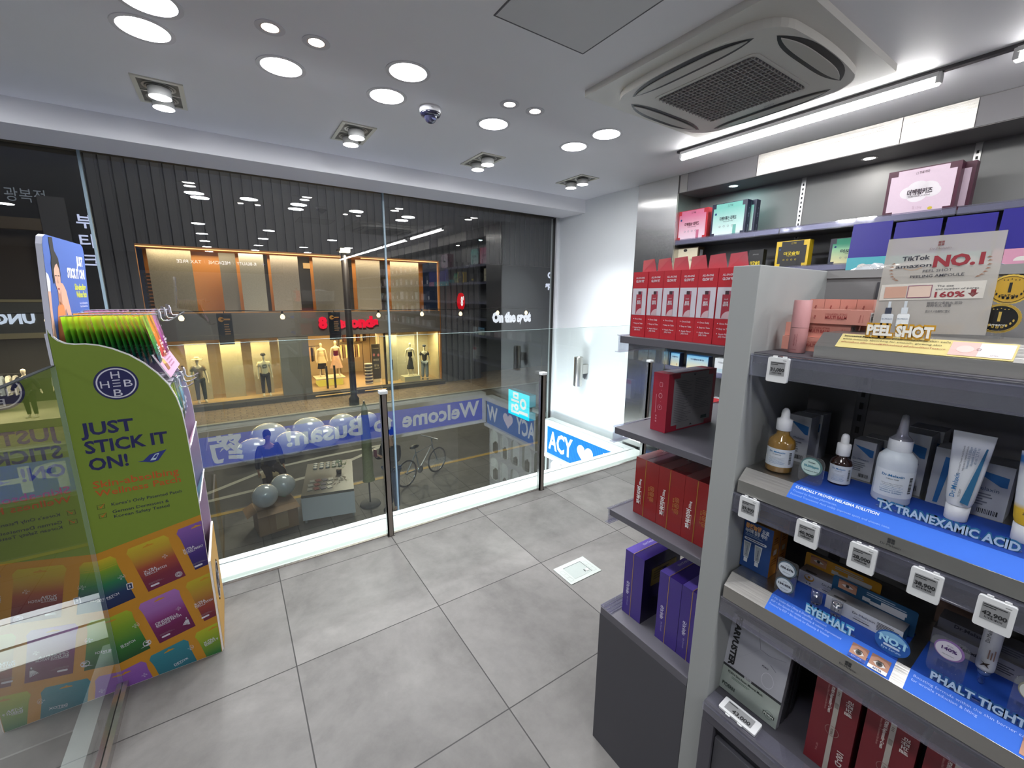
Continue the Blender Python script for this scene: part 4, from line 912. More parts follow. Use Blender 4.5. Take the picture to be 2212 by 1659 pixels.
for sx, cx in ((1, .012), (-1, .134)):
    for i in range(7):
        a = radians(150+i*17); px, py = cx+sx*(.012+.014*cos(a)), .112+.020*sin(a)
        m.poly(fr, [(px, py), (px+sx*.004, py+.0015), (px+sx*.0065, py-.001), (px+sx*.003, py-.0005)], hx('8f6650'))
m.rect(fr, .004, .058, .134, .086, hx('d0c9bf')); m.rect(fr, .010, .062, .040, .082, hx('c59a86'), d=.001); m.rect(fr, .042, .062, .072, .082, hx('d9bfae'), d=.001)
for a in ((.042, .0815, .072, .0825), (.042, .0615, .072, .0625), (.0415, .0615, .0425, .0825), (.0715, .0615, .0725, .0825)): m.rect(fr, *a, hx('8a4a66'), d=.0012)
m.text(fr, 'The size', .078, .0785, .0030, DK, .020); m.text(fr, 'and number of pores', .077, .0735, .0030, DK, .050); m.text(fr, '160%', .077, .0615, .0085, RD, .036, 'l', .03); m.poly(fr, [(.119, .0725), (.125, .0725), (.125, .0672), (.1285, .0672), (.122, .0605), (.1155, .0672), (.119, .0672)], RD)
for y in (.050, .0455, .036): m.text(fr, '瞬間毛穴柔軟水 即効' if y > .048 else '即時毛孔 改善' if y > .04 else '肌のキメを瞬時に整え', .070, y, .0034, DK, .042 if y > .048 else .03)
for x, c1, c2 in ((.012, hx('2f3648'), hx('dfe3e6')), (.034, hx('d3d8dc'), hx('eef0f0'))): 
    m.poly(fr, rrect(x, .012, x+.017, .034, .003), c2, d=.0008); m.rect(fr, x+.004, .034, x+.013, .045, c1, d=.001); m.rect(fr, x+.0065, .045, x+.0105, .056, hx('c9cfd4'), d=.001); m.text(fr, 'Dr.Melaxin', x+.0085, .024, .0022, hx('2a4a70'), .0145, 'c', d=.0012); m.rect(fr, x, .012, x+.017, .016, c1, d=.0012)
m.build('print', t)
for y, z, c1, c2, tx, l, x in ((.131, 1.441, hx('c9a03a'), hx('d9b850'), 'TikTok', 'round gold medal sign with a figure one beside the acrylic poster', 1.035), (.133, 1.3955, hx('1d1b1a'), hx('b8963c'), 'amazon', 'round black medal sign with a figure one below the gold one', 1.020)):
    t = thing('medal_sign', l, 'medal', (x, y, 0), 0, 'round medal signs')
    fr = F((0, 0, z), (0, -1, 0), (0, 0, 1)); gold = c1[0] > .2; tcol = BLACK if gold else hx('c9a850')
    m = MB(); m.prism(fr, [(.0235*cos(2*pi*i/60)*(1.0 if i % 2 else .97), .0235*sin(2*pi*i/60)*(1 if i % 2 else .97)) for i in range(60)], .003, c2, 'satin', -.003); m.ell(fr, 0, 0, .0205, .0205, c1, 'gloss', d=.0004, n=48); m.ring(fr, 0, 0, .0198, .0204, tcol, d=.0007, n=48)
    m.text(fr, '1', 0, -.004, .014, tcol, None, 'c', .03, d=.0008); m.text(fr, tx, 0, -.0115, .0038, tcol if gold else hx('d8d4cc'), .017, 'c', .02, d=.0008)
    for s_ in (-1, 1):
        for i in range(6):
            a = radians(200+i*18) if s_ < 0 else radians(-20-i*18); m.ell(fr, .0165*cos(a), .0165*sin(a)+.003, .0012, .0022, tcol, d=.0008, n=8)
    for i in range(5): m.ell(fr, -.008+.004*i, .0145+(.0015 if i == 2 else 0), .0008, .0008, tcol, d=.0008, n=6)
    m.build('disc', t)
    m = MB(); m.box((-.0005, -.006, 1.363), (.0015, .006, z-.018), WHITE, 'acryl'); m.build('stem', t)

# ---- middle shelf bottles
Z2 = 1.0707
def wraplabel(m, r, z0, z1, a0, a1, col=WHITE, n=18):
    vs = []; fs = []
    for i in range(n+1):
        a = a0+(a1-a0)*i/n; vs += [(r*cos(a), r*sin(a), z0), (r*cos(a), r*sin(a), z1)]
    for i in range(n): fs.append((2*i, 2*i+2, 2*i+3, 2*i+1))
    m.add(vs, fs, col, 'satin', True)
def curvetext(m, r, s, a, z, h, col, wd, bold=0.0):
    """text laid on a cylinder, centred on angle a (seen from outside)"""
    vs, fs, tw = tgeo(s, bold); k = wd/tw
    P = []
    for vx, vy in vs:
        th = a+(vx*k-wd/2)/r; P.append((r*cos(th), r*sin(th), z+vy*h))
    m.add(P, fs, col, 'matte')
def curvebar(m, r, a, z0, z1, wd, col=BLACK):
    q = z0
    while q < z1:
        hh = random.choice((.0008, .0013, .002)); vs = [(r*cos(a+s*wd/r/2), r*sin(a+s*wd/r/2), q+e) for e in (0, hh) for s in (-1, 1)]; m.add(vs, [(0, 1, 3, 2)], col, 'matte'); q += hh+random.choice((.0007, .0012))
AF = pi+.38                  # the label's middle faces the aisle
def drlabel(m, r, z0, z1, sub, wd=1.0):
    wraplabel(m, r, z0, z1, AF-1.25, AF+1.35, hx('d3d8de')); H_ = z1-z0; rr = r+.0004; bl = hx('2f74a8')
    w1 = r*1.15
    curvetext(m, rr, 'Dr.Melaxin', AF-.22, z1-H_*.22, H_*.085, bl, w1, .02); curvetext(m, rr, sub, AF-.22, z1-H_*.33, H_*.045, DK, w1*.55)
    for i in range(4): curvetext(m, rr, 'IIIIIIIIIIIIIIIIIII', AF-.2, z1-H_*(.50+.06*i), H_*.022, hx('6a7480') if i < 2 else bl, w1*(.95-.15*(i % 2)))
    curvetext(m, rr, 'Tranexamic Acid 10,000ppm', AF-.2, z1-H_*.76, H_*.05, bl, w1*1.05); curvetext(m, rr, 'Niacinamide 20,000ppm', AF-.2, z1-H_*.84, H_*.05, bl, w1*.95); curvebar(m, rr, AF+.78, z0+H_*.2, z1-H_*.2, r*.22)
t = thing('dropper_bottle', 'amber dropper bottle with a white cap and label at the left of the middle shelf', 'bottle', (.931, .380, Z2))
m = MB(); m.lathe([(.001, .0005), (.0235, .0005), (.0250, .004), (.0250, .060), (.0225, .069), (.0125, .078), (.0115, .083), (.0115, .092)], col=hx('c79a45'), mat='tintg', n=40); m.build('glass_body', t)
m = MB(); m.lathe([(.001, .0025), (.0225, .0025), (.0235, .006), (.0235, .062), (.001, .062)], col=hx('b0822a'), mat='tintg', n=36); m.build('liquid', t)
m = MB(); drlabel(m, .0254, .014, .052, 'TX AMPOULE'); m.build('label', t)
m = MB(); m.lathe([(.0135, .088), (.0140, .089), (.0140, .1105), (.0085, .1125), (.0080, .116)], col=hx('dcdce0'), mat='satin', n=32); m.build('cap', t)
m = MB(); m.lathe([(.0078, .1125), (.0078, .123), (.0062, .130), (.003, .1335), (.0, .134)], col=hx('e2e2e4'), mat='satin', n=24); m.build('bulb', t)
t = thing('dropper_bottle', 'small dark brown dropper bottle with a white cap in front of the cartons', 'bottle', (.962, .284, Z2))
m = MB(); m.lathe([(.001, 0), (.0165, 0), (.0178, .003), (.0178, .041), (.0155, .048), (.0085, .054), (.0080, .062)], col=hx('2a1410'), mat='gloss', n=36); m.build('glass_body', t)
m = MB(); drlabel(m, .0181, .004, .040, 'TX SERUM'); m.build('label', t)
m = MB(); m.lathe([(.0108, .058), (.0112, .059), (.0112, .0800), (.007, .082)], col=hx('dcdce0'), mat='satin', n=28); m.build('cap', t)
m = MB(); m.lathe([(.0068, .081), (.0066, .092), (.0052, .098), (.0025, .1005), (0, .101)], col=hx('e2e2e4'), mat='satin', n=22); m.build('bulb', t)
t = thing('nozzle_bottle', 'white bottle with a clear pointed nozzle cap on the blue label', 'bottle', (.957, .204, Z2))
m = MB(); m.lathe([(.001, 0), (.0255, 0), (.0268, .003), (.0268, .072), (.0255, .082), (.019, .091), (.0145, .095)], col=hx('c3cad3'), mat='satin', n=40); m.build('bottle_body', t)
m = MB(); drlabel(m, .0272, .014, .062, 'TX BRIGHT TONER'); m.build('label', t)
m = MB(); m.lathe([(.0160, .094), (.0165, .095), (.0165, .1125), (.0155, .1140)], col=hx('d9dbe0'), mat='satin', n=32); m.build('collar', t)
m = MB(); m.lathe([(.0160, .1142), (.0145, .117), (.0085, .123), (.0070, .131), (.0062, .148), (.0056, .151), (.0045, .158), (.001, .159)], col=hx('b9b9c2'), mat='tintg', n=26); m.lathe([(.003, .1142), (.0045, .120), (.003, .150), (.001, .151)], col=hx('c9c9d2'), mat='satin', n=16); m.build('nozzle', t)
def cream_tube(name, label, x, y, z, rc, hc, ht, wt, bands, deco, rz=-pi/2):
    t = thing(name, label, 'tube', (x, y, z), rz, 'standing cream tubes')
    m = MB(); m.lathe([(.001, 0), (rc-.0008, 0), (rc, .001), (rc*1.06, hc), (.001, hc)], col=hx('dcdde2'), mat='satin', n=32); m.build('cap', t)
    m = MB(); NV, NU = 14, 28; vs = []; fs = []; pc = []
    for j in range(NV+1):
        v = j/NV; zz = hc+.0015+(ht-hc-.0015)*v; a = rc*1.10+(wt/2-rc*1.1)*v**.8; b = rc*1.10*(1-v**1.3)+.0012
        if j == 0: a *= .93; b *= .93
        if j >= NV-1: b = .0012
        for i in range(NU): th = 2*pi*i/NU; vs.append((a*cos(th), b*sin(th), zz)); pc.append(bands(v))
    for j in range(NV):
        for i in range(NU): q = (i+1) % NU; fs.append((j*NU+i, j*NU+q, (j+1)*NU+q, (j+1)*NU+i))
    m.add(vs, fs, None, 'satin', True, pc); m.add(vs[:NU], [tuple(reversed(range(NU)))], hx('dcdde2'), 'satin'); m.add(vs[-NU:], [tuple(range(NU))], hx('dcdde2'), 'satin'); m.build('tube_body', t)
    m = MB(); deco(m, hc, ht, rc, wt); m.build('print', t); return t
def tface(hc, ht, rc): 
    b0 = rc*1.10; a = Vector((0, -b0-.0012, hc+.004)); b = Vector((0, -.0022, ht)); return F(a, (1, 0, 0), b-a), (b-a).length
def txdeco(m, hc, ht, rc, wt):
    f, Lz = tface(hc, ht, rc); bl = hx('1c5f86'); d = .0012
    m.poly(f, [(.003, .006), (.0125, .004), (.0185, Lz*.83), (.0165, Lz*.83)], bl, d=d+.0018); f2 = f.sub(-.0045, .012, d+.001, pi/2); m.text(f2, 'Dr.Melaxin', 0, 0, .0058, hx('1f6aa0'), .040, 'l', .01); f3 = f.sub(.0015, .014, d+.001, pi/2); m.text(f3, 'TX-CREAM', 0, 0, .0026, DK, .013)
    for i, (w_, s_) in enumerate(((.048, 'TX is total activated Tranexamic Acid and Niacinamide'), (.040, 'helps to care for melasma and dark skin'), (.036, 'Tranexamic Acid 10,000ppm'), (.030, 'Niacinamide 10,000ppm'), (.026, '80 ml / 2.7 fl. oz'))): m.text(f.sub(-.006+i*.0040, Lz*.82-w_, d+.0015, pi/2), s_, 0, 0, .0022 if i < 2 else .003, DK if i < 2 else hx('2a5a80'), w_)
cream_tube('cream_tube', 'white cream tube with a dark teal wedge standing on its cap', .962, .121, Z2, .0138, .0255, .147, .048, lambda v: hx('d6d8dc'), txdeco)
def t2deco(m, hc, ht, rc, wt):
    f, Lz = tface(hc, ht, rc); f2 = f.sub(.002, .030, .002, pi/2); m.text(f2, 'Dr.Melaxin', 0, 0, .0058, hx('1f5fa0'), .042, 'l', .01); m.text(f, '2.ACTIVE', -.008, .014, .0035, DK, .018, 'l', .02, d=.003)
cream_tube('cream_tube', 'white and yellow cream tube with a blue top cut by the right edge', .957, .046, Z2, .0150, .027, .136, .050, lambda v: hx('d9b02c') if v < .22 else hx('2466a4') if .84 < v < .95 else hx('d6d8dc'), t2deco)
# cartons behind the bottles
CW = hx('a9abb0')
def drbox(m, f, w=.042, h=.105, side=False):
    a = f['f']; bl = hx('1f5f96')
    if side: m.poly(a, [(w*.30, .004), (w*.50, .004), (w*.78, h*.86), (w*.45, h*.86)], bl); m.lines(a, w*.82, h*.6, w*.1, 4, .006, DK)
    else:
        m.poly(a, [(w*.08, h*.87), (w*.93, h*.80), (w*.93, h*.62), (w*.80, h*.62)], bl); m.text(a, 'Dr.Melaxin', w*.08, h*.50, w*.11, hx('4a5a70'), w*.72); m.lines(a, w*.1, h*.42, w*.6, 5, h*.05, hx('6a6e78')); m.barcode(a, w*.45, h*.07, w*.42, h*.09)
for x, y, w_, d_, h_, l, sd in ((1.036, .384, .042, .042, .104, 'pale carton with a blue wedge right behind the amber dropper bottle', 0), (1.082, .380, .042, .042, .104, 'pale carton at the back behind the amber bottle and its carton', 0), (1.036, .268, .036, .036, .080, 'small pale carton with a blue wedge beside the brown dropper bottle', 0), (1.076, .262, .036, .036, .080, 'small pale carton at the back behind the brown bottle and its carton', 0),
                                (1.044, .202, .048, .048, .115, 'tall pale carton with a blue wedge behind the nozzle bottle', 0), (1.096, .196, .048, .048, .115, 'tall pale carton at the back behind the nozzle bottle and its carton', 0), (1.030, .152, .030, .050, .103, 'narrow pale carton with an upright blue stripe left of the cream tube', 1), (1.038, .103, .056, .056, .093, 'wide pale carton with a blue wedge between the two tubes', 0)):
    carton('carton', l, 'box', (x, y, Z2-.0004), w_, d_, h_, CW, (lambda m, f, w=w_, h=h_, s=sd: drbox(m, f, w, h, s)), group='pale cartons on the middle shelf')
def disc_sign(name, label, x, y, z0, zs, r, face, txts, w_=.038, ring=None, base=None):
    t = thing(name, label, 'badge sign', (x, y, 0), 0, 'small round badge signs'); top = max(zs)+r+.002
    fr = F((0, 0, 0), (0, -1, 0), (0, 0, 1)); m = MB(); m.prism(fr, rrect(-w_/2, z0, w_/2, top, .012 if len(zs) == 1 else .004), .002, WHITE, 'acryl', -.002); m.build('acrylic_stand', t)
    for z, tx in zip(zs, txts):
        m = MB(); m.ell(fr, 0, z, r, r*.98, ring or hx('4a6a7a'), 'satin', d=.0005); m.ell(fr, -.0008, z-.0008, r*.86, r*.84, face, 'satin', d=.0009)
        for i, (s_, h_, wd, c, b_) in enumerate(tx): m.text(fr, s_, 0, z+r*.38-i*r*.45, h_, c, wd, 'c', b_, d=.0014)
        m.build('badge', t)
gk = hx('33474a')
disc_sign('badge_sign', 'round pale green badge on a clear stand between the two dropper bottles', .905, .312, 1.0707, (1.107,), .0185, hx('b9d0c8'), [[('Contain', .003, .012, gk, .02), ('96,000ppm', .0042, .025, hx('2f8090'), .03), ('Tranexamic Acid', .0024, .024, gk, .01), ('Niacinamide', .0024, .018, gk, .01)]], .042, hx('5a7a78'))
disc_sign('badge_sign', 'clear stand with two round white percentage badges left on the lower tray', .905, .325, .8205, (.877, .840), .0175, hx('cfd6dc'), [[('UP TO', .002, .007, gk, 0), ('156.67%', .0045, .024, DK, .04), ('improvement', .002, .014, gk, 0)], [('UP TO', .002, .007, gk, 0), ('154.45%', .0045, .024, DK, .04), ('improvement', .002, .014, gk, 0)]], .038, hx('5a6a76'))
disc_sign('badge_sign', 'round violet and white percentage badge beside the small tube', .908, .086, .8205, (.872,), .0175, hx('cfc9d4'), [[('UP TO', .002, .007, gk, 0), ('140%', .0055, .018, hx('4a2a66'), .03), ('improvement', .002, .014, gk, 0)]], .044, hx('8a6aa0'))
disc_sign('badge_sign', 'round pale percentage badge cut by the right edge of the lower tray', .905, -.004, .8205, (.872,), .0175, hx('cfcfc9'), [[('UP TO', .002, .007, gk, 0), ('100%', .0055, .018, DK, .03)]], .044, hx('8a8878'))
t = thing('badge_sign', 'round blue number one badge standing before the right end of the blue carton', 'badge sign', (.8925, .149, 0), 0, 'small round badge signs')
fr = F((0, 0, .8425), (0, -1, 0), (0, 0, 1)); m = MB(); m.prism(fr, [(.0235*cos(2*pi*i/44), .0215*sin(2*pi*i/44)) for i in range(44)], .002, hx('2a5fae'), 'satin', -.002); m.poly(fr, [(.0215*cos(a), .0195*sin(a)+.0005) for a in [radians(20+i*7) for i in range(21)]], hx('7fb4dc'), d=.0005)
m.text(fr, 'NO.1', 0, -.001, .0115, hx('a9daf0'), .035, 'c', .05, d=.001); m.poly(fr, rrect(-.011, -.0075, .011, -.0035, .0018), hx('c9d8ea'), d=.0008); m.text(fr, 'Eye Serum', 0, -.0135, .0042, hx('a9c8ea'), .026, 'c', .02, d=.001); m.build('disc', t)
# ---- lower shelf
Z3 = .8207
def eyebox(m, f):
    a = f['f']; o1, w_ = hx('e0a060'), hx('d6dae0')
    m.text(a, '뽑힌놀양', .004, .0985, .0085, o1, .033, 'l', .05); m.text(a, '으로', .039, .0975, .0075, w_, .015, 'l', .04); m.text(a, '아이백 집중 케어!', .004, .087, .0075, w_, .047, 'l', .04); m.lines(a, .005, .0825, .045, 2, .0035, hx('8aa0c0')); m.poly(a, rrect(.004, .0685, .052, .0745, .003), w_, d=.0009); m.lines(a, .008, .0708, .04, 1, .002, NAVY, .0018, .1, d=.0014)
    for x in (.012, .036):
        m.poly(a, [(x-.008, .064), (x+.008, .064), (x+.005, .025), (x-.005, .025)], hx('c9ccd0'), d=.0009); m.poly(a, [(x-.0065, .062), (x+.0065, .062), (x+.0042, .027), (x-.0042, .027)], hx('8d9296'), d=.0012); m.rect(a, x-.004, .014, x+.004, .024, hx('c9ccd0'), d=.0009); m.text(a.sub(x+.002, .032, 0, pi/2), 'Dr.Melaxin', 0, 0, .003, NAVY, .022, d=.0015)
    r = f['r']; m.lines(r, .006, .09, .024, 3, .006, hx('7a4a18')); m.rect(r, .010, .052, .024, .064, hx('c9c0b0')); m.lines(r, .006, .04, .024, 3, .006, hx('7a4a18')); m.rect(f['u'], 0, 0, .062, .036, hx('b9853a'), d=.0004)
for x, l in ((.9445, 'blue and orange eye serum carton at the left of the lower tray'), (.9825, 'blue and orange carton right behind the front one on the lower tray')):
    carton('carton', l, 'box', (x, .3985, Z3), .062, .036, .114, hx('1d3f78'), eyebox, {'r': hx('b5762c'), 'u': hx('b9853a'), 'l': hx('b5762c')}, group='blue and orange cartons on the lower tray')
def flapbox(name, label, x, y, w_, c1, cap):
    t = thing(name, label, 'box', (x, y, Z3), -pi/2, 'lying serum cartons with picture flaps')
    f = cframes(w_, .034, .028); m = MB(); m.box((-w_/2, -.017, 0), (w_/2, .017, .028), hx('c3c4c8'), 'satin', {'l': c1, 'r': c1, 'u': hx('77767a')}); a = f['f']
    m.ell(a, .020, .018, .009, .0075, c1); m.ell(a, .020, .020, .0075, .005, hx('d8d4d0'), d=.001); m.ell(a, .020, .020, .0025, .0025, c1, d=.0014, n=12)
    for x_ in (.017, .023): m.ell(a, x_, .006, .001, .0015, BLACK, n=8)
    m.text(a, 'Dr.Melaxin', .044, .0165, .0044, DK, .034); m.text(a, 'EYEPHALT', .048, .0105, .0030, hx('8a8a90'), .022); m.lines(a, .046, .0065, .03, 1, .003, DK); m.lines(a, w_-.036, .022, .032, 6, .0028, DK); m.rect(f['u'], .010, .004, .030, .010, hx('303034')); m.build('carton_body', t)
    m = MB(); k = F((-w_/2-.004, .018, .004), (1, 0, 0), (0, 0, 1)); m.prism(k, rrect(0, 0, w_+.012, .052, .004), .0015, c1, 'satin', -.0015); eye(m, k, .010, .030, .030, .019, .0007); m.rect(k, .050, .028, .062, .036, hx('c3c4c8')); m.rect(k, .062, .026, w_-.004, .033, hx('c3c4c8')); m.rect(k, .078, .033, w_-.002, .040, hx('c3c4c8'), d=.0009); m.lines(k, .055, .046, w_*.5, 2, .004, hx('9aa8b8')); m.build('picture_flap', t)
flapbox('carton', 'orange serum carton with an eye picture flap at the back of the lower tray', .993, .268, .120, hx('c08a2c'), 0)
flapbox('carton', 'dark blue serum carton with an eye picture flap in front of the orange one', .950, .203, .117, hx('1e4a6c'), 0)
for x, y, l in ((.9215, .2735, 'small clear glass cup left of the blue serum carton'), (.9185, .2385, 'small clear glass cup in front of the blue serum carton')):
    m = MB(); m.lathe([(.001, .0003), (.0088, .0003), (.0094, .002), (.0096, .034), (.0088, .034), (.0084, .006), (.001, .005)], col=hx('c9d2ea'), mat='acryl', n=28); tag(m.build('glass_cup', None, (x, y, Z3)), l, 'cup', 'small glass cups on the lower tray')
t = thing('squeeze_tube', 'slim white squeeze tube with a blue pointed tip standing on its nozzle', 'tube', (.945, .0495, Z3))
m = MB(); m.lathe([(.001, .0), (.0035, .0), (.0042, .004), (.0055, .018), (.0075, .0185), (.0078, .026), (.003, .027)], col=hx('5f7fc4'), mat='tintg', n=22); m.lathe([(.001, .001), (.002, .001), (.003, .020), (.006, .0215)], col=hx('6a86b8'), mat='satin', n=16); m.build('nozzle', t)
m = MB(); m.lathe([(.006, .026), (.0102, .029), (.0108, .034), (.0108, .085)], col=hx('d6d6da'), mat='satin', n=28, caps=False); m.lathe([(.0108, .085), (.0114, .105), (.0125, .125)], col=hx('d6d6da'), mat='satin', n=28, sy=1, sx=1); f = F((-.0112, .006, .075), (0, 0, -1), (0, -1, 0)); m.build('tube_body', t)
m = MB(); f = F((-.01115, .002, .048), (0, 0, 1), (0, 1, 0)); m.text(f, 'Dr.Melaxin', .032, -.001, .0045, DK, .03); m.lines(f, .005, -.004, .02, 3, .003, hx('8a6a60')); f = F((-.01115, .006, .036), (0, -1, 0), (0, 0, 1)); m.poly(f, [(.001, .010), (.004, .007), (.001, .001), (.0055, .0045), (.011, .001), (.0085, .0055), (.011, .010), (.0055, .0075)], hx('3a2a24'), d=.0006); m.build('print', t)
# cartons at the back of the lower shelf; white ones coloured grey as shade
def dimbox(m, f): m.text(f['f'], 'Dr.Melaxin', .020, .012, .006, hx('303034'), .040, 'l', .03); m.lines(f['f'], .07, .02, .03, 4, .004, hx('3a3a40'))
for x, y, z, w_, h_, c, l in ((1.01, .060, Z3, .118, .030, '8a888c', 'white carton in painted shade lying at the bottom of the stack behind the small tube'), (1.018, .058, Z3+.030, .116, .020, '6a686c', 'white carton in painted shade lying on top of the stack behind the small tube'), (1.012, -.062, Z3, .118, .032, '8a888c', 'white carton in painted shade lying behind the pale badge at the right edge'), (1.085, .10, Z3, .06, .075, '7a6258', 'brownish carton standing at the very back of the lower shelf')):
    carton('carton', l, 'box', (x, y, z), w_, .036, h_, hx(c), dimbox, group='dim cartons on the lower shelf')
# ---- base shelf: mask packs, red cartons
def maskdeco(m, f):
    a = f['f']; gr = hx('9a9aa2'); W_, H_ = .130, .195
    m.rect(a, .0, .066, W_, H_, hx('a5a5ac'), 'satin'); m.rect(a, 0, .060, W_, .066, hx('2a2a2e'), 'satin', d=.0009); m.rect(a, 0, 0, W_, .060, hx('b3bcb4'), 'metal')
    m.text(a.sub(.010, .196, 0, -pi/2), 'PEARVUSTER', 0, -.0, .0125, BLACK, .128, 'l', .05, d=.0014)
    def crack(P):
        for (x0, y0), (x1, y1) in zip(P, P[1:]): m.poly(a, [(x0, y0), (x1, y1), (x1+.0008, y1+.0008), (x0+.0008, y0+.0008)], hx('6a6a72'), d=.0012)
    crack([(.060, .19), (.066, .165), (.070, .150), (.090, .148), (.104, .152), (.122, .158)]); crack([(.070, .150), (.056, .132), (.045, .118), (.030, .10)]); crack([(.095, .13), (.108, .122)])
    m.ring(a, .096, .092, .012, .0128, hx('c9c9d0'), d=.0013, ky=1.4); m.text(a, 'PDRN', .080, .116, .004, DK, .013, 'l', .02, d=.0014)
    m.rect(a, .050, .0605, .066, .0655, hx('d0d0d4'), d=.0012); m.text(a, 'PDRN', .051, .0615, .003, BLACK, .014, 'l', .03, d=.0015); m.text(a, 'PDRN Skin Reset Mineral Mask', .014, .049, .0055, hx('26302a'), .080, 'l', .01, d=.0014); m.lines(a, .024, .043, .05, 2, .003, hx('5a6a5e')); m.text(a, 'PYDERIN', .006, .012, .0085, hx('26302a'), .030, 'l', .03, d=.0014)
    m.ring(a, .112, .020, .0088, .0094, hx('3a4a40'), d=.0013); m.rect(a, .100, .0165, .124, .0235, hx('2a302c'), d=.0014); m.text(a, 'PDRN', .102, .0178, .0042, hx('d9dfd8'), .020, 'l', .03, d=.0018)
for i, (dx, h_, l) in enumerate(((0, .195, 'silver and grey sheet mask carton leaning at the front of the bottom shelf'), (.022, .190, 'dark mask carton leaning second in the row behind the silver one'), (.042, .188, 'dark mask carton leaning third in the row behind the silver one'), (.062, .192, 'dark mask carton leaning last in the row behind the silver one'))):
    carton('mask_carton', l, 'box', (.916+dx, .3655, .4915), .130, .016, h_, hx('35353a') if i else hx('8a8a90'), maskdeco if i == 0 else None, group='leaning mask cartons on the bottom shelf', rot=(radians(-8), 0, -pi/2))
def reddeco(m, f):
    a = f['f']; w_ = hx('c9c0bc'); st = hx('a39c94')
    m.rect(a, .034, .001, .042, .198, st); m.text(a.sub(.037, .190, 0, -pi/2), 'III', 0, -.001, .0035, hx('5a4a44'), .008, d=.0012); m.rect(a, .035, .152, .041, .164, hx('7a726c'), d=.001)
    m.text(a.sub(.026, .194, 0, -pi/2), 'PDRN Rejuvenating Cream', 0, 0, .0048, w_, .060, 'l', .03, d=.0012); m.text(a.sub(.020, .194, 0, -pi/2), 'Salmon DNA Concentrated Skin Barrier', 0, 0, .0028, hx('b08a84'), .058, d=.0012)
    m.text(a.sub(.054, .186, 0, -pi/2), '리쥬보셀', 0, -.002, .0085, w_, .034, 'l', .02, d=.0012); m.ring(a, .038, .098, .0105, .0115, hx('8a6a66'), d=.0012); m.rect(a, .034, .090, .042, .106, st, d=.0014); m.text(a.sub(.036, .104, 0, -pi/2), 'PDRN', 0, 0, .004, hx('4a2a2a'), .013, d=.0018)
    m.text(a.sub(.054, .066, 0, -pi/2), '100-D', 0, -.002, .010, w_, .034, 'l', .02, d=.0012); m.text(a.sub(.018, .05, 0, -pi/2), 'NET 100 mL', 0, 0, .003, hx('b08a84'), .018, d=.0012)
for i, l in enumerate(('dark red cream carton standing left on the bottom shelf', 'dark red cream carton standing right of the first one on the bottom shelf', 'dark red cream carton cut off at the bottom right edge')):
    carton('cream_carton', l, 'box', (.935, .209-i*.081, .4895), .072, .056, .205, hx('6a1c24'), reddeco, group='dark red cream cartons on the bottom shelf')
# ================================================================== END SHELF FACING THE WINDOW
t = thing('end_shelf', 'grey end shelf unit facing the window with red and purple boxes', 'shelf', (0, 0, 0))
EY0, EY1, EX0, EX1 = .4845, .770, .859, 1.47
for zt in (1.324, 1.072, .824):
    m = MB(); m.box((EX0, EY0, zt-.018), (EX1, EY1, zt), hx('56545b'), 'paint'); m.build('shelf_board', t, bevel=.0008)
    m = MB(); m.box((EX0-.003, EY1, zt-.042), (EX1, EY1+.003, zt+.002), WHITE, 'clear'); m.box((EX0-.004, EY1, zt+.0005), (EX1, EY1+.007, zt+.003), hx('d9dbe4'), 'clear'); m.box((EX0-.004, EY1-.004, zt-.044), (EX1, EY1+.012, zt-.0415), hx('d9dbe4'), 'clear'); m.build('price_rail', t)
m = MB(); m.box((EX0, EY0, 0), (EX1, EY1+.015, .468), hx('46454b'), 'paint'); m.build('cabinet', t, bevel=.001)
m = MB(); m.box((EX0, EY0, .468), (EX1, EY1+.012, .4925), hx('5d5b62'), 'paint'); m.build('base_shelf', t, bevel=.0008)
m = MB(); m.box((EX0+.002, .742, .4930), (EX1, EY1+.014, .4965), hx('d9dbe4'), 'clear'); m.box((EX0+.002, EY1+.012, .46), (EX1, EY1+.015, .497), hx('d9dbe4'), 'clear')
for y in (.747, .758, .769): m.box((EX0+.002, y, .4965), (EX1, y+.003, .499), hx('e6e8f0'), 'clear')
m.build('price_rail', t)
RED, RED2 = hx('b8222e'), hx('cf6a74')
W5 = hx('d8d2d8')
def glow(m, f):
    a = f['f']; m.rect(a, .0015, .056, .0440, .122, hx('cdc8d0')); m.text(a, 'ALL-IN-ONE', .0225, .1455, .0042, W5, .026, 'c', .02); m.text(a, 'GLOW FIT', .0225, .1365, .0055, W5, .025, 'c', .03)
    m.rect(a, .0135, .057, .0315, .107, hx('a0283a'), d=.0009); m.rect(a, .0190, .107, .0295, .1145, hx('3a1c26'), d=.0009); m.rect(a, .0275, .107, .0315, .1145, hx('a0546a'), d=.0011)
    m.poly(a, [(.0155+.016*(1-cos(q)), .057+.0155*sin(q)) for q in [i*pi/2/8 for i in range(9)]]+[(.0315, .057)], hx('c9aab0'), d=.0012); m.text(a, '올인원', .0225, .0880, .0036, W5, .010, 'c', .04, d=.0014); m.text(a, '글로우핏', .0225, .0830, .0036, W5, .012, 'c', .04, d=.0014); m.text(a, 'medi', .0225, .096, .003, W5, .008, 'c', d=.0014)
    for i, s_ in enumerate(('Once Daily', 'Easy to Take', 'Apple Flavor', 'Jelly Stick')):
        y = (.044, .033, .022, .0165)[i]; m.text(a, s_, .013, y, .0034, W5, None, 'l', .01)
        if i < 3: m.ell(a, .009, y+.0018, .0011, .0011, W5, n=10)
names = ('leftmost', 'second', 'third', 'fourth', 'fifth', 'rightmost')
base = None
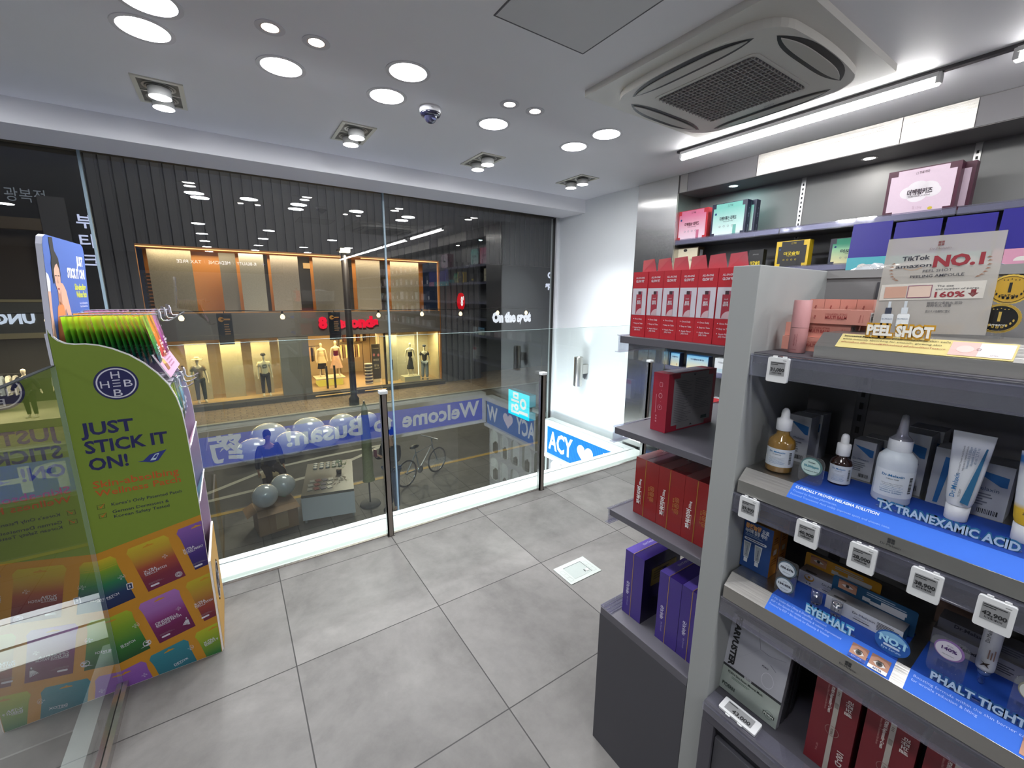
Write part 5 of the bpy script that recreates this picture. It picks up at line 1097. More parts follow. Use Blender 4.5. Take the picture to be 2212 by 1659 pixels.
for i in range(6):
    y = .7300-i*.0457; lab = 'tall red jelly carton with open flap, %s of six on the top end shelf' % names[i]
    if base is None:
        base = thing('jelly_carton', lab, 'box', (.904, y, 1.3243), -pi/2, 'tall red jelly cartons on the end shelf')
        m = MB(); w_, d_, h_ = .0448, .056, .162; m.box((-w_/2, -d_/2, 0), (w_/2, d_/2, h_), RED, 'satin'); glow(m, {'f': F((-w_/2, -d_/2, 0), (1, 0, 0), (0, 0, 1))}); m.build('carton_body', base)
        m = MB(); m.quad([(-w_/2, .004, h_+.0005), (w_/2, .004, h_+.0005), (w_/2-.003, -.004, h_+.032), (-w_/2+.006, -.001, h_+.030)], RED2, 'gloss'); m.quad([(-w_/2, .0045, h_+.0005), (-w_/2+.006, -.0005, h_+.030), (w_/2-.003, -.0035, h_+.032), (w_/2, .0045, h_+.0005)], RED, 'satin'); m.build('flap', base); kids(base)
    else: dup(base, (.904+random.uniform(0, .002), y, 1.3243), -pi/2, lab)
def lyingred(m, f):
    a, b, u = f['f'], f['l'], f['u']; G_ = hx('8d8a8e')
    m.rect(a, .022, .016, .192, .144, G_); m.rect(a, .046, .004, .168, .016, G_); m.rect(a, .046, .144, .170, .156, G_)
    for x, n_ in ((.030, 24), (.112, 18)): m.lines(a, x, .136, .074, n_, .0049, hx('65626a'), .0014, .5)
    m.rect(a, .150, .020, .176, .029, hx('34464a'), d=.0012); m.poly(a, [(.100, .009), (.112, .009), (.106, .0135)], hx('3a3a40'), d=.0012); m.poly(a, [(.100, .151), (.112, .151), (.106, .147)], hx('3a3a40'), d=.0012)
    p = hx('d49aa4')
    for i, y in enumerate((.128, .098, .066)):
        if i == 0: m.poly(b, rrect(.021, y-.006, .031, y+.006, .002), p); m.poly(b, rrect(.022, y-.005, .030, y+.005, .0015), hx('a8283c'), d=.0009)
        elif i == 1: m.ring(b, .026, y, .0045, .0058, p, n=18, ky=1.2)
        else: m.ring(b, .026, y, .0062, .0070, p, n=20); m.rect(b, .0245, y-.001, .0275, y+.003, p)
    for y in (.113, .082): m.ell(b, .028, y, .0008, .0008, p, n=8)
    m.text(b.sub(.019, .024, 0, pi/2), '8 0 0', 0, 0, .004, p, .02, 'l', .03); m.lines(b.sub(.014, .05, 0, pi/2), 0, 0, .05, 1, .002, p, .0012, 0); m.rect(u, .030, .004, .170, .046, hx('9d999c'), d=.0005); m.text(u, 'GIFT', .10, .02, .006, hx('55525a'))
carton('gift_carton', 'crimson gift carton standing with its grey back towards the camera on the second end shelf', 'box', (1.031, .6805, 1.0725), .206, .048, .158, hx('9c2438'), lyingred, rz=-.025)
GO = hx('b8923c')
def liver(m, f):
    a = f['f']; m.rect(a, .0335, 0, .0352, .165, GO, 'metal'); m.text(a.sub(.022, .032, 0, pi/2), '파워리버', 0, 0, .0095, hx('e6e2e0'), .052, 'l', .035); m.text(a.sub(.022, .087, 0, pi/2), '350mg', 0, 0, .0062, hx('e6e2e0'), .019, 'l', .02); m.lines(a.sub(.025, .032, 0, pi/2), 0, 0, .04, 1, .002, hx('d8a8a0'), .001, 0)
    for i in range(3):
        y = .055+i*.0155; m.poly(a, rrect(.053, y, .065, y+.0125, .003), GO, d=.0007); m.poly(a, rrect(.0538, y+.0008, .0642, y+.0117, .0026), hx('8a1c1e'), d=.001); m.ring(a, .059, y+.006, .0022, .0030, GO, d=.0013, n=14)
    m.text(a.sub(.051, .06, 0, pi/2), '간 건강 활력', 0, 0, .003, GO, .034); u = f['u']; m.rect(u, 0, 0, .0335, .165, hx('a05a56'), 'gloss', d=.0004); m.text(u.sub(.024, .09, 0, pi/2), 'HEALTH', 0, 0, .008, hx('d8b8b4'), .05)
for i, l in enumerate(('dark red liver supplement carton, leftmost on the third end shelf', 'dark red liver supplement carton in the middle of the third end shelf', 'dark red liver supplement carton partly hidden by the grey end panel')):
    carton('liver_carton', l, 'box', (.988, .6875-i*.0772, .8243), .0765, .165, .166, hx('8a1c1e'), liver, group='dark red cartons on the third end shelf', mat='gloss')
VI = hx('3c2780')
def violet(m, f):
    a = f['f']; m.rect(a, .0290, 0, .0308, .206, hx('c09a5c'), 'metal'); m.text(a.sub(.021, .068, 0, pi/2), '에바치온', 0, 0, .0078, hx('cfc8e6'), .042, 'l', .02); m.text(a.sub(.020, .030, 0, pi/2), '글루타치온 필름', 0, 0, .0032, hx('9d92c8'), .030); u = f['u']; m.rect(u, 0, 0, .0290, .17, hx('6a58b8'), 'gloss', d=.0004); m.rect(u, .029, 0, .0308, .17, hx('c09a5c'), 'metal', d=.0008); m.text(u.sub(.018, .060, 0, pi/2), 'EVATHION', 0, 0, .0075, hx('cfc8e6'), .05)
    r = f['r']; m.poly(r, rrect(.035, .110, .150, .165, .004), hx('8f7a2c'), 'metal', d=.0006); m.lines(r, .045, .152, .08, 4, .008, hx('5a4a1c')); m.ell(r, .095, .145, .010, .008, hx('2a1f5a'), d=.001)
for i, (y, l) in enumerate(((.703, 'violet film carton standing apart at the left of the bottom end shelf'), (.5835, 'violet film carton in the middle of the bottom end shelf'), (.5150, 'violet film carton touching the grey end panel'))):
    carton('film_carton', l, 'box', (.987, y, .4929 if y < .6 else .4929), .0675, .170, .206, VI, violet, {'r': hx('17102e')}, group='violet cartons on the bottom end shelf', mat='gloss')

# ================================================================== WALL SHELVING
t = thing('wall_shelving', 'long grey wall shelving with a steel bulkhead along the right wall', 'shelf', (0, 0, 0))
WX, WB = 3.24, 3.555
m = MB(); m.box((WX, -6.1, 2.277), (WB, 2.362, ZC-.001), hx('6b696c'), 'paint'); m.build('bulkhead', t)
for y0, y1, k in ((2.285, 2.355, 0), (1.735, 2.283, 1), (.953, 1.731, 0), (.662, .949, 0), (.26, .658, 1), (-.80, .256, 0), (-2.0, -.804, 0), (-4.0, -2.004, 0), (-6.1, -4.004, 0)):
    m = MB(); m.box((WX-.004, y0, 2.281), (WX, y1, ZC-.004), hx('77757a') if k else hx('a8a49c'), 'paint' if k else 'steelh'); m.build('fascia_panel', t)
m = MB(); m.box((WX, 2.3625, .0), (WB, 2.3645, 2.277), hx('8b8a88'), 'steelh'); m.build('end_panel', t)
m = MB(); m.box((WB-.006, -6.1, 0), (WB, 2.362, 2.277), hx('7f7f80'), 'paint'); m.build('back_panel', t)
for zt in (1.890, 1.630, 1.33, 1.08, .820, .42):
    m = MB(); m.box((WX+.006, -6.1, zt-.020), (WB-.006, 2.362, zt), hx('5b5a60'), 'paint'); m.build('shelf_board', t)
    m = MB()
    for y0, y1 in ((1.535, 2.36), (.665, 1.528), (-1.2, .658), (-3.6, -1.21), (-6.1, -3.62)): m.box((WX, y0, zt-.026), (WX+.004, y1, zt+.016), hx('b9bbc8'), 'clear'); m.box((WX-.002, y0, zt-.028), (WX+.008, y1, zt-.025), hx('c9cbd4'), 'clear'); m.box((WX-.001, y0, zt+.012), (WX+.005, y1, zt+.017), hx('c9cbd4'), 'clear'); m.box((WX+.0045, y0, zt-.020), (WX+.006, y1, zt+.010), hx('a3a4b2'), 'metal')
    m.build('price_rail', t)
m = MB(); m.box((WX+.02, -6.1, 0), (WB, 2.36, .40), hx('48474c'), 'paint'); m.build('cabinet', t)
for y in (1.548, .687, -.2):
    m = MB(); m.box((WB-.012, y-.014, .42), (WB-.006, y+.014, 2.277), hx('b9b9ba'), 'metal')
    for k in range(60): m.box((WB-.0128, y-.005, .45+k*.030), (WB-.0119, y+.005, .466+k*.030), hx('18181a'), 'matte')
    m.build('slotted_upright', t)
for x, y, c, l in ((3.36, 1.965, (.55, 1, .97), 'recessed bluish spot under the steel bulkhead over the teal cartons'), (3.39, 1.13, (1, .96, .9), 'recessed white spot under the steel bulkhead left of the pale pink carton')):
    q = thing('bulkhead_spot', l, 'ceiling light', (x, y, 2.277), 0, 'spots under the steel bulkhead'); d = F((0, 0, 0), (1, 0, 0), (0, -1, 0))
    m = MB(); m.ring(d, 0, 0, .030, .042, hx('c9c9c9'), 'satin', .003, 30); m.lathe([(.042, 0), (.042, -.003)], col=hx('c9c9c9'), mat='satin', caps=False); m.build('trim_ring', q); m = MB(); m.ell(d, 0, 0, .030, .030, c, 'lamp', .002, 26); m.build('bulb', q)
    area('bulkhead_lamp', (x, y, 2.268), .05, 1.1, c)
def kit(face, brd, title, tcol, g0=None, sub='THE CARTON', icons=True):
    def d_(m, f):
        a = f['f']; w_ = abs(a.o.x)*2; 
        H_ = f['u'].o.z
        m.poly(a, [(.015, .035), (.035, .035), (.035, .004), (w_-.035, .004), (w_-.035, .035), (w_-.015, .035), (w_-.015, H_-.035), (w_-.035, H_-.035), (w_-.035, H_-.004), (.035, H_-.004), (.035, H_-.035), (.015, H_-.035)], None, 'matte', .0015, [face if (g0 is None or y > H_/2) else g0 for y in (.035, .035, .004, .004, .035, .035, H_-.035, H_-.035, H_-.004, H_-.004, H_-.035, H_-.035)])
        m.text(a, title, w_*.5, H_*.50, H_*.085, tcol, w_*.48, 'c', .03, d=.003); m.text(a, sub, w_*.5, H_*.44, H_*.03, tcol, w_*.28, 'c', d=.003)
        m.text(a, '[ ] THE', w_*.47, H_*.88, H_*.05, tcol, w_*.14, 'l', d=.003); m.ell(a, w_*.13, H_*.70, H_*.035, H_*.035, hx('2a4a80'), d=.003, n=16)
        if icons:
            for i in range(4): m.ring(a, w_*(.28+.12*i), H_*.32, H_*.022, H_*.03, hx('7a8a90') if g0 else tcol, d=.003, n=12)
        m.rect(a, w_*.66, .006, w_*.75, H_*.34, mixc(face, (0, 0, 0), .25), d=.003)
    return d_
ZA, ZB = 1.8904, 1.6304
carton('supplement_carton', 'pink supplement carton with red corners at the far left of the upper wall shelf', 'box', (3.315, 2.236, ZA), .272, .085, .245, hx('c22a38'), kit(hx('df7a9c'), 0, '더페럼EF 리퀴드', hx('5a2430'), hx('efd2e0')), {'r': hx('d0343c')}, group='supplement cartons on the wall shelves')
for x, y, l in ((3.302, 1.930, 'teal supplement carton with navy corners in front on the upper wall shelf'), (3.362, 1.895, 'navy supplement carton standing right behind the teal one on the upper wall shelf')):
    def sidetxt(m, f, k=kit(hx('7fccc0'), 0, '더케어투스 리퀴드', hx('2a3440'), hx('dcefec'))):
        k(m, f); r = f['r']
        for z, s_ in ((.19, 'o'), (.13, 'THE'), (.03, 'ferrum')): m.text(r.sub(.036, z, 0, pi/2), s_, 0, 0, .012, hx('a9b0c8'))
    carton('supplement_carton', l, 'box', (x, y, ZA), .275, .055, .252, hx('1c2440'), sidetxt, group='supplement cartons on the wall shelves')
def kids_(m, f):
    a = f['f']; w_, H_ = .300, .250; pk = hx('e6cfe0')
    m.poly(a, [(.015, .03), (.045, .03), (.045, .004), (w_-.045, .004), (w_-.045, .03), (w_-.015, .03), (w_-.015, H_-.03), (w_-.045, H_-.03), (w_-.045, H_-.004), (.045, H_-.004), (.045, H_-.03), (.015, H_-.03)], pk, d=.0015)
    for x, y, r_ in ((.105, .125, .032), (.14, .145, .036), (.18, .135, .038), (.14, .105, .034), (.20, .12, .03)): m.ell(a, x, y, r_*1.25, r_, hx('f2ecf2'), d=.0022+.0001*r_, n=26)
    m.text(a, '더페럼키즈', .15, .112, .022, hx('3a2a38'), .105, 'c', .03, d=.004); m.text(a, 'THE FERRUM KIDS', .15, .098, .007, hx('5a4a58'), .09, 'c', d=.004); m.text(a, '( ) THE 하다', .15, .218, .012, hx('5a3a4a'), .055, 'c', .01, d=.003); m.text(a, '철 12mg', .15, .035, .012, hx('c9a8bc'), .04, 'c', d=.003)
    m.ell(a, .205, .030, .010, .008, hx('d9c040'), d=.003, n=18)
for x, y, l in ((3.302, .832, 'pale pink supplement carton with dark maroon corners on the upper wall shelf'), (3.366, .790, 'dark maroon carton standing right behind the pale pink one on the upper wall shelf')):
    carton('supplement_carton', l, 'box', (x, y, ZA), .300, .060, .252, hx('4a1530'), kids_, group='supplement cartons on the wall shelves')
def cream_(m, f):
    a = f['f']; m.rect(a, .005, .004, .230, .205, hx('d9cfb4')); 
    for i in range(3): m.text(a, '더콜라겐', .02+i*.072, .10, .016, hx('3a3024'), .055, 'l', .02); m.rect(a, .012+i*.072, .09, .013+i*.072, .17, hx('a89878'))
    m.ell(a, .115, .19, .018, .012, hx('2a2420'), d=.001); m.rect(f['r'], .02, .12, .06, .19, hx('cfcfcf'))
carton('supplement_carton', 'cream supplement carton at the left of the lower wall shelf behind the red cartons', 'box', (3.34, 2.290, ZB), .238, .08, .212, hx('4a3a28'), cream_, group='supplement cartons on the wall shelves')
def blackk(m, f): m.text(f['f'], '더굿슬립', .05, .045, .020, hx('d9c030'), .07, 'c', .04); m.text(f['f'], 'pherum', .05, .115, .010, GREY, .04, 'c')
carton('supplement_carton', 'small black supplement carton with yellow lettering behind the end shelf', 'box', (3.37, 1.722, ZB), .104, .05, .152, hx('222224'), blackk, {'r': hx('3a3a20')}, group='supplement cartons on the wall shelves')
carton('supplement_carton', 'black supplement carton with bright yellow corners on the lower wall shelf', 'box', (3.302, 1.445, ZB), .206, .06, .185, hx('d8b41c'), kit(hx('2a2a2c'), 0, '더굿슬립', hx('d8c030')), group='supplement cartons on the wall shelves')
carton('supplement_carton', 'teal and yellow supplement carton with navy edges left of the blue header cards', 'box', (3.382, 1.130, ZB), .245, .06, .182, hx('20263c'), kit(hx('58c09a'), 0, '더오메가3', hx('2a3440'), hx('e9e2b0')), group='supplement cartons on the wall shelves')
NB = hx('2a2484')
for i, (y0, y1, zt, lo, l) in enumerate(((.905, 1.100, 1.868, '52a8b4', 'dark blue header card with a turquoise lower strip, leftmost of the row'), (.698, .898, 1.853, '52a8b4', 'dark blue header card second from left, behind the acrylic poster'), (.500, .690, 1.853, '52a8b4', 'dark blue header card third from left, behind the acrylic poster'), (.255, .494, 1.863, 'cf93ac', 'dark blue header card with a pink lower strip at the right edge'))):
    t = thing('header_card', l, 'display card', (3.215, (y0+y1)/2, 0), -pi/2, 'blue header cards on the wall shelf'); w_ = y1-y0; fr = F((-w_/2, 0, 1.598), (1, 0, 0), (0, 0, 1)); H_ = zt-1.598
    m = MB(); m.prism(fr, [(0, 0), (w_, 0), (w_-.003, H_), (.006, H_)], .004, NB, 'satin', -.004); m.rect(fr, 0, 0, w_, .075, hx(lo)); m.ell(fr, w_*.42, .018, .026, .02, hx('dcd8d2'), d=.0009); m.rect(fr, w_*.42-.03, -.001, w_*.42+.03, .017, hx(lo), d=.0012); m.build('card', t)
    m = MB(); m.box((-w_/2+.004, .0285, 1.6304), (w_/2-.004, .11, 1.70), hx(lo), 'satin'); m.build('tray_box', t)
    m = MB(); m.box((-w_/2+.01, .004, 1.61), (-w_/2+.03, .0245, 1.612), GREY, 'satin'); m.build('clip', t)
def omega(m, f): 
    a = f['f']; w_ = abs(a.o.x)*2; m.rect(a, .004, .004, w_-.004, .118, hx('e9dcb0'), top=hx('6fb6dc')); m.text(a, '더식물성오메가3' if w_ > .15 else '더칼마디', w_/2, .082, .010, NAVY, w_*.6, 'c', .03, d=.0014); m.poly(a, rrect(w_*.72, .012, w_*.78, .034, .004), hx('c8843a'), d=.0014)
for y, w_, l in ((2.405, .096, 'small sky blue carton, leftmost on the wall shelf seen under the red cartons'), (2.303, .096, 'small sky blue carton, second from left on the wall shelf seen under the red cartons'), (2.085, .205, 'wide sky blue carton on the wall shelf seen under the red cartons')):
    carton('omega_carton', l, 'box', (3.33, y, .8204), w_, .06, .124, hx('2a5a86'), omega, {'r': hx('1b2038'), 'l': hx('1b2038')}, group='sky blue cartons seen under the red cartons')
carton('omega_carton', 'white carton right of the sky blue ones seen under the red cartons', 'box', (3.33, 1.872, .8204), .11, .06, .124, hx('d9dde0'), lambda m, f: (m.text(f['f'], '더칼슘', .055, .085, .010, DK, .05, 'c'), m.rect(f['f'], .02, .01, .09, .04, hx('b9cfd8'))), group='sky blue cartons seen under the red cartons')
carton('omega_carton', 'white and red carton on the low wall shelf behind the crimson gift carton', 'box', (3.33, 1.86, .4204), .12, .06, .19, hx('d4d4d6'), lambda m, f: m.rect(f['f'], 0, .15, .12, .19, hx('b8343a')), group='cartons on the low wall shelf')
# crumpled clear wrap on top of the shelf unit
m = MB(); NX, NY = 12, 22; vs = []; fs = []
for j in range(NY+1):
    for i in range(NX+1): 
        u_, v_ = i/NX, j/NY; e = min(u_, 1-u_, v_, 1-v_)*4; vs.append((1.205+.16*u_, .16+.26*v_, 1.4885+min(1, e)*random.uniform(.006, .034)*(.4+.6*sin(v_*9)**2)))
for j in range(NY):
    for i in range(NX): q = j*(NX+1)+i; fs.append((q, q+1, q+NX+2, q+NX+1))
m.add(vs, fs, WHITE, 'film'); m.box((1.192, .10, 1.4855), (1.46, .43, 1.4875), hx('8a8988'), 'paint'); 
m2 = MB(); m2.add(vs, fs, WHITE, 'film'); tag(m2.build('plastic_wrap'), 'crumpled clear plastic wrap lying on top of the grey shelf unit', 'plastic wrap')
m = MB(); m.box((1.19, .05, 1.455), (1.47, .4305, 1.4868), hx('8a8988'), 'paint'); m.box((1.19, .05, 1.0), (1.2, .43, 1.455), hx('8a8988'), 'paint')
o = m.build('top_panel'); o.parent = bpy.data.objects['shelf_unit']

# cartons on the wall shelves behind the camera (they show mirrored in the window)
base = None
for zt in (1.8904, 1.6304, 1.3304, 1.0804, .8204):
    for i in range(11):
        y = .02-i*.30-random.uniform(0, .05); w_ = random.choice((.13, .16, .20)); c = hx(random.choice(('c9b9bd', '9fb8b8', 'b4a89a', 'c4c4c8', '8a5a66', '46485a', 'd8d8da')))
        if zt > 1.8 and i < 2: continue
        carton('carton', 'carton on the long wall shelves behind the camera, mirrored dimly in the window', 'box', (3.345, y, zt), w_, .10, random.uniform(.12, .19), c, (lambda m, f: m.rect(f['f'], .02, .02, .09, .09, hx('e2e2e4'))), group='cartons mirrored in the window')
# ================================================================== OUTSIDE: STREET AND SHOPS OPPOSITE
MATS['asphalt'] = tile_mat('asphalt', 40, 40, 3, 3, hx('343330'), hx('45433f'), .001, hx('3a3836'), .85, .8)
MATS['paver'] = tile_mat('grey_paving', .6, .9, .1, .2, hx('4c4a46'), hx('625f5a'), .006, hx('2a2826'), .7, 1.2)
MATS['brick'] = tile_mat('brown_paving', .40, .22, 0, 0, hx('5a4a38'), hx('7a6650'), .012, hx('382e24'), .75, 1.4, True)
SZ = -3.0
m = MB(); m.box((-16, 10.0, SZ-.2), (24, 17.2, SZ-.02), GREY, 'asphalt'); struct(m.build('ground_road'))
m = MB(); m.box((-16, 4.05, SZ-.2), (24, 10.0, SZ), GREY, 'paver'); struct(m.build('ground_pavement'))
m = MB(); m.box((-16, 17.2, SZ-.2), (24, 27.0, SZ), GREY, 'brick'); struct(m.build('ground_far_pavement'))
m = MB(); m.box((-16, 9.80, SZ), (24, 9.93, SZ+.004), hx('9a7a2a'), 'matte'); m.box((-16, 17.2, SZ), (24, 17.36, SZ+.03), hx('77756c'), 'matte'); struct(m.build('trim_kerb'))
for P, l in ((((-2.6, 10.2), (-.72, 11.24), (.45, 12.01), (1.82, 12.18), (3.6, 12.25)), 'upper of the two pale bent lines painted on the road'), (((-2.6, 10.55), (-.66, 10.73), (.56, 10.86), (1.5, 10.99), (2.64, 11.66), (3.4, 12.15)), 'lower of the two pale bent lines painted on the road')):
    m = MB()
    for (x0, y0), (x1, y1) in zip(P, P[1:]):
        d = Vector((x1-x0, y1-y0, 0)).normalized(); n = Vector((-d.y, d.x, 0))*.07; a, b = Vector((x0, y0, SZ-.016)), Vector((x1, y1, SZ-.016)); m.quad([a-n, b-n, b+n, a+n], hx('8d8b80'), 'matte')
    tag(m.build('road_marking'), l, 'road marking', 'pale road markings')

# ---- skinned figures
def skin(name, J, E, col, parent=None, mat='satin', sub=1):
    keys = list(J); me = bpy.data.meshes.new(name); me.from_pydata([J[k][0] for k in keys], [(keys.index(a), keys.index(b)) for a, b in E], [])
    o = bpy.data.objects.new(name, me); COL.objects.link(o)
    sk = o.modifiers.new('skin', 'SKIN'); sk.use_smooth_shade = True
    ss = o.modifiers.new('sub', 'SUBSURF'); ss.levels = sub; ss.render_levels = sub
    for i, k in enumerate(keys):
        sv = me.skin_vertices[0].data[i]; r = J[k][1]; sv.radius = r if isinstance(r, tuple) else (r, r); sv.use_root = (i == 0)
    dg = bpy.context.evaluated_depsgraph_get(); m2 = bpy.data.meshes.new_from_object(o.evaluated_get(dg)); bpy.data.objects.remove(o); bpy.data.meshes.remove(me)
    m2.name = name; at = m2.color_attributes.new('Col', 'FLOAT_COLOR', 'CORNER')
    cf = col if callable(col) else (lambda v: col); fl = []
    for lp in m2.loops: fl += list(cf(m2.vertices[lp.vertex_index].co))+[1.0]
    at.data.foreach_set('color', fl); m2.materials.clear(); m2.materials.append(getm(mat))
    for p in m2.polygons: p.use_smooth = True
    q = bpy.data.objects.new(name, m2); COL.objects.link(q)
    if parent: q.parent = parent
    return q
def joints(arm='down', stride=0.0):
    J = {'pel': ((0, 0, .96), (.115, .085)), 'spi': ((0, 0, 1.16), (.105, .075)), 'che': ((0, 0, 1.36), (.135, .085)), 'nb': ((0, 0, 1.475), (.055, .052)), 'nk': ((0, .0, 1.545), (.046, .046)), 'jaw': ((0, -.015, 1.605), (.058, .066)), 'hd': ((0, -.008, 1.685), (.074, .090)), 'crn': ((0, .0, 1.755), (.052, .064))}
    for s, k in ((-1, 'l'), (1, 'r')):
        J['sh'+k] = ((s*.175, 0, 1.415), .052)
        if arm == 'down': e, w_, h_ = (s*.235, .02, 1.15), (s*.262, -.03, .915), (s*.266, -.055, .835)
        elif arm == 'out': e, w_, h_ = (s*.285, .01, 1.19), (s*.375, -.06, 1.00), (s*.41, -.09, .93)
        else: e, w_, h_ = (s*.22, -.06, 1.16), (s*.10, -.30, 1.27), (s*.055, -.36, 1.33)
        J['el'+k] = (e, .040); J['wr'+k] = (w_, .026); J['pm'+k] = (h_, (.030, .016))
        d = (Vector(h_)-Vector(w_)).normalized(); sd = d.cross(Vector((0, 1, 0) if abs(d.y) < .8 else (0, 0, 1))).normalized()
        for i in range(4):
            J['f%d%s' % (i, k)] = (tuple(Vector(h_)+d*(.075+.012*(1-abs(i-1.3)))+Vector((0, -.012, 0))+Vector((0, 1, 0)).lerp(sd, .3)*((i-1.5)*.016)), .0085)
        J['th'+k] = (tuple(Vector(h_)+d*.02+Vector((-s*.03, -.03, 0))), .009)
        st = stride*s
        J['hp'+k] = ((s*.092, 0, .90), .082); J['kn'+k] = ((s*.105, -.01-st*.12, .50), .056); J['an'+k] = ((s*.11, .02-st*.22, .085), .038); J['hl'+k] = ((s*.112, .035-st*.22, .035), .034); J['to'+k] = ((s*.125, -.13-st*.22, .028), .030)
    E = [('pel', 'spi'), ('spi', 'che'), ('che', 'nb'), ('nb', 'nk'), ('nk', 'jaw'), ('jaw', 'hd'), ('hd', 'crn')]
    for k in 'lr':
        E += [('che', 'sh'+k), ('sh'+k, 'el'+k), ('el'+k, 'wr'+k), ('wr'+k, 'pm'+k), ('pel', 'hp'+k), ('hp'+k, 'kn'+k), ('kn'+k, 'an'+k), ('an'+k, 'hl'+k), ('an'+k, 'to'+k), ('pm'+k, 'th'+k)]+[('pm'+k, 'f%d%s' % (i, k)) for i in range(4)]
    return J, E
def grown(J, keys, g): return {k: (J[k][0], (J[k][1][0]+g, J[k][1][1]+g) if isinstance(J[k][1], tuple) else J[k][1]+g) for k in keys}
def garment_top(J, E, g, col, parent, sleeve='short', name='shirt'):
    J = dict(J)
    for k in 'lr':
        a, b = Vector(J['sh'+k][0]), Vector(J['el'+k][0]); J['ms'+k] = (tuple(a.lerp(b, .62)), .05)
    J['hem'] = ((0, 0, .90), (.125, .095))
    keys = ['che', 'spi', 'pel', 'hem']; ee = [('che', 'spi'), ('spi', 'pel'), ('pel', 'hem')]
    if sleeve != 'none':
        for k in 'lr':
            keys += ['sh'+k, 'ms'+k]; ee += [('che', 'sh'+k), ('sh'+k, 'ms'+k)]
            if sleeve == 'long': keys += ['el'+k, 'wr'+k]; ee += [('ms'+k, 'el'+k), ('el'+k, 'wr'+k)]
    return skin(name, grown(J, keys, g), ee, col, parent, 'cloth')
def trousers(J, g, col, parent, name='trousers'):
    keys = ['pel']+[a+k for k in 'lr' for a in ('hp', 'kn', 'an')]; ee = []
    for k in 'lr': ee += [('pel', 'hp'+k), ('hp'+k, 'kn'+k), ('kn'+k, 'an'+k)]
    return skin(name, grown(J, keys, g), ee, col, parent, 'cloth')
def skirt(parent, z0, z1, r0, r1, col, name='skirt', dark=None):
    m = MB(); n = 36; vs = []; K = 7
    for j in range(K+1):
        t = j/K; r = r0+(r1-r0)*t; z = z0+(z1-z0)*t
        for i in range(n): rr = r*(1+.10*t*sin(i*5*2*pi/n)); vs.append((rr*1.2*cos(2*pi*i/n), rr*.9*sin(2*pi*i/n), z))
    m.add(vs, [(j*n+i, j*n+(i+1) % n, (j+1)*n+(i+1) % n, (j+1)*n+i) for j in range(K) for i in range(n)], col, 'cloth', True); return m.build(name, parent)
MANN = hx('e0cfb0')
def mannequin(loc, rz, label, wear, scale=1.0, arm='down'):
    t = thing('mannequin', label, 'mannequin', loc, rz, 'shop window mannequins'); t.scale = (scale,)*3
    J, E = joints(arm, .15); skin('body', J, E, MANN, t)
    for w_ in wear:
        k = w_[0]
        if k == 'top': garment_top(J, E, w_[2], w_[1], t, w_[3], w_[4])
        elif k == 'trousers': trousers(J, w_[2], w_[1], t)
        elif k == 'skirt': skirt(t, *w_[1:])
        elif k == 'hat':
            m = MB(); m.lathe([(.095, 1.735), (.098, 1.74), (.092, 1.79), (.06, 1.825), (.001, 1.83)], col=w_[1], mat='cloth', n=24, sy=1.15)
            if w_[2]: m.lathe([(.095, 1.738), (.165, 1.725), (.165, 1.731), (.095, 1.745)], col=w_[1], mat='cloth', n=28, sy=1.1, caps=False)
            m.build('hat', t)
        elif k == 'print': m = MB(); f = F((-.075, -.122, 1.22), (1, 0, 0), (0, 0, 1)); m.rect(f, 0, 0, .15, .14, hx('2a2620')); m.text(f, '81', .075, .03, .07, hx('c9c0b0'), None, 'c', .03); m.build('shirt_print', t)
        elif k == 'shoes':
            for s in (-1, 1): m = MB(); m.lathe([(.001, 0), (.048, 0), (.05, .03), (.035, .065), (.001, .075)], (s*.12, -.06-.15*s*.22, 0), w_[1], 'satin', 18, 1, 2.3); m.build('shoe', t)
        elif k == 'tie': m = MB(); m.quad([(-.02, -.118, 1.42), (.02, -.118, 1.42), (.03, -.125, 1.16), (0, -.125, 1.10), (-.03, -.125, 1.16)], w_[1], 'cloth'); m.build('tie', t)
    return t
# ---- shop building
FZ, FY = -2.80, 20.0
FAS = hx('5a5754')
t = thing('shop_building', 'two storey clothes shop across the street with dark ribbed cladding', 'building', (0, 0, 0))
def ribbed(x0, x1, z0, z1, nm='ribbed_cladding'):
    m = MB(); m.box((x0, FY, z0), (x1, FY+.3, z1), hx('4c4d55'), 'rough'); x = x0+.02
    while x < x1-.05: m.box((x, FY-.07, z0), (x+.22, FY, z1), hx('53545a'), 'rough'); x += .33
    m.build(nm, t)
ribbed(-3.35, 24, 3.12, 7.9); ribbed(-3.35, -2.50, SZ, 3.12); ribbed(8.95, 11.3, SZ, 3.12)
m = MB(); m.box((-2.45, FY-.12, -.31), (8.88, FY+.1, .70), FAS, 'paint'); m.build('fascia', t)
m = MB(); GL = hx('ffb070')
m.box((-2.50, FY-.06, 3.06), (8.93, FY+.05, 3.12), hx('c98a50'), 'paint'); m.box((-2.50, FY-.06, .70), (-2.44, FY+.05, 3.12), hx('b98048'), 'paint'); m.box((8.87, FY-.06, SZ), (8.95, FY+.05, 3.12), hx('b98048'), 'paint'); m.build('window_frame', t)
m = MB(); m.box((-2.44, FY-.02, 3.03), (4.6, FY+.03, 3.06), GL, 'emit3'); m.box((5.2, FY-.02, 3.03), (8.87, FY+.03, 3.06), GL, 'emit3'); m.build('light_strip', t)
WO, CR = hx('a9743c'), hx('cdb890')
m = MB(); m.box((-2.5, 22.0, .70), (8.9, 22.1, 3.1), WO, 'paint'); m.box((-2.5, FY, .66), (8.9, 22.1, .70), hx('8a6a44'), 'paint'); m.box((-2.5, FY+.1, 3.1), (8.9, 22.1, 3.15), hx('b08a5a'), 'paint'); m.build('upper_room', t)
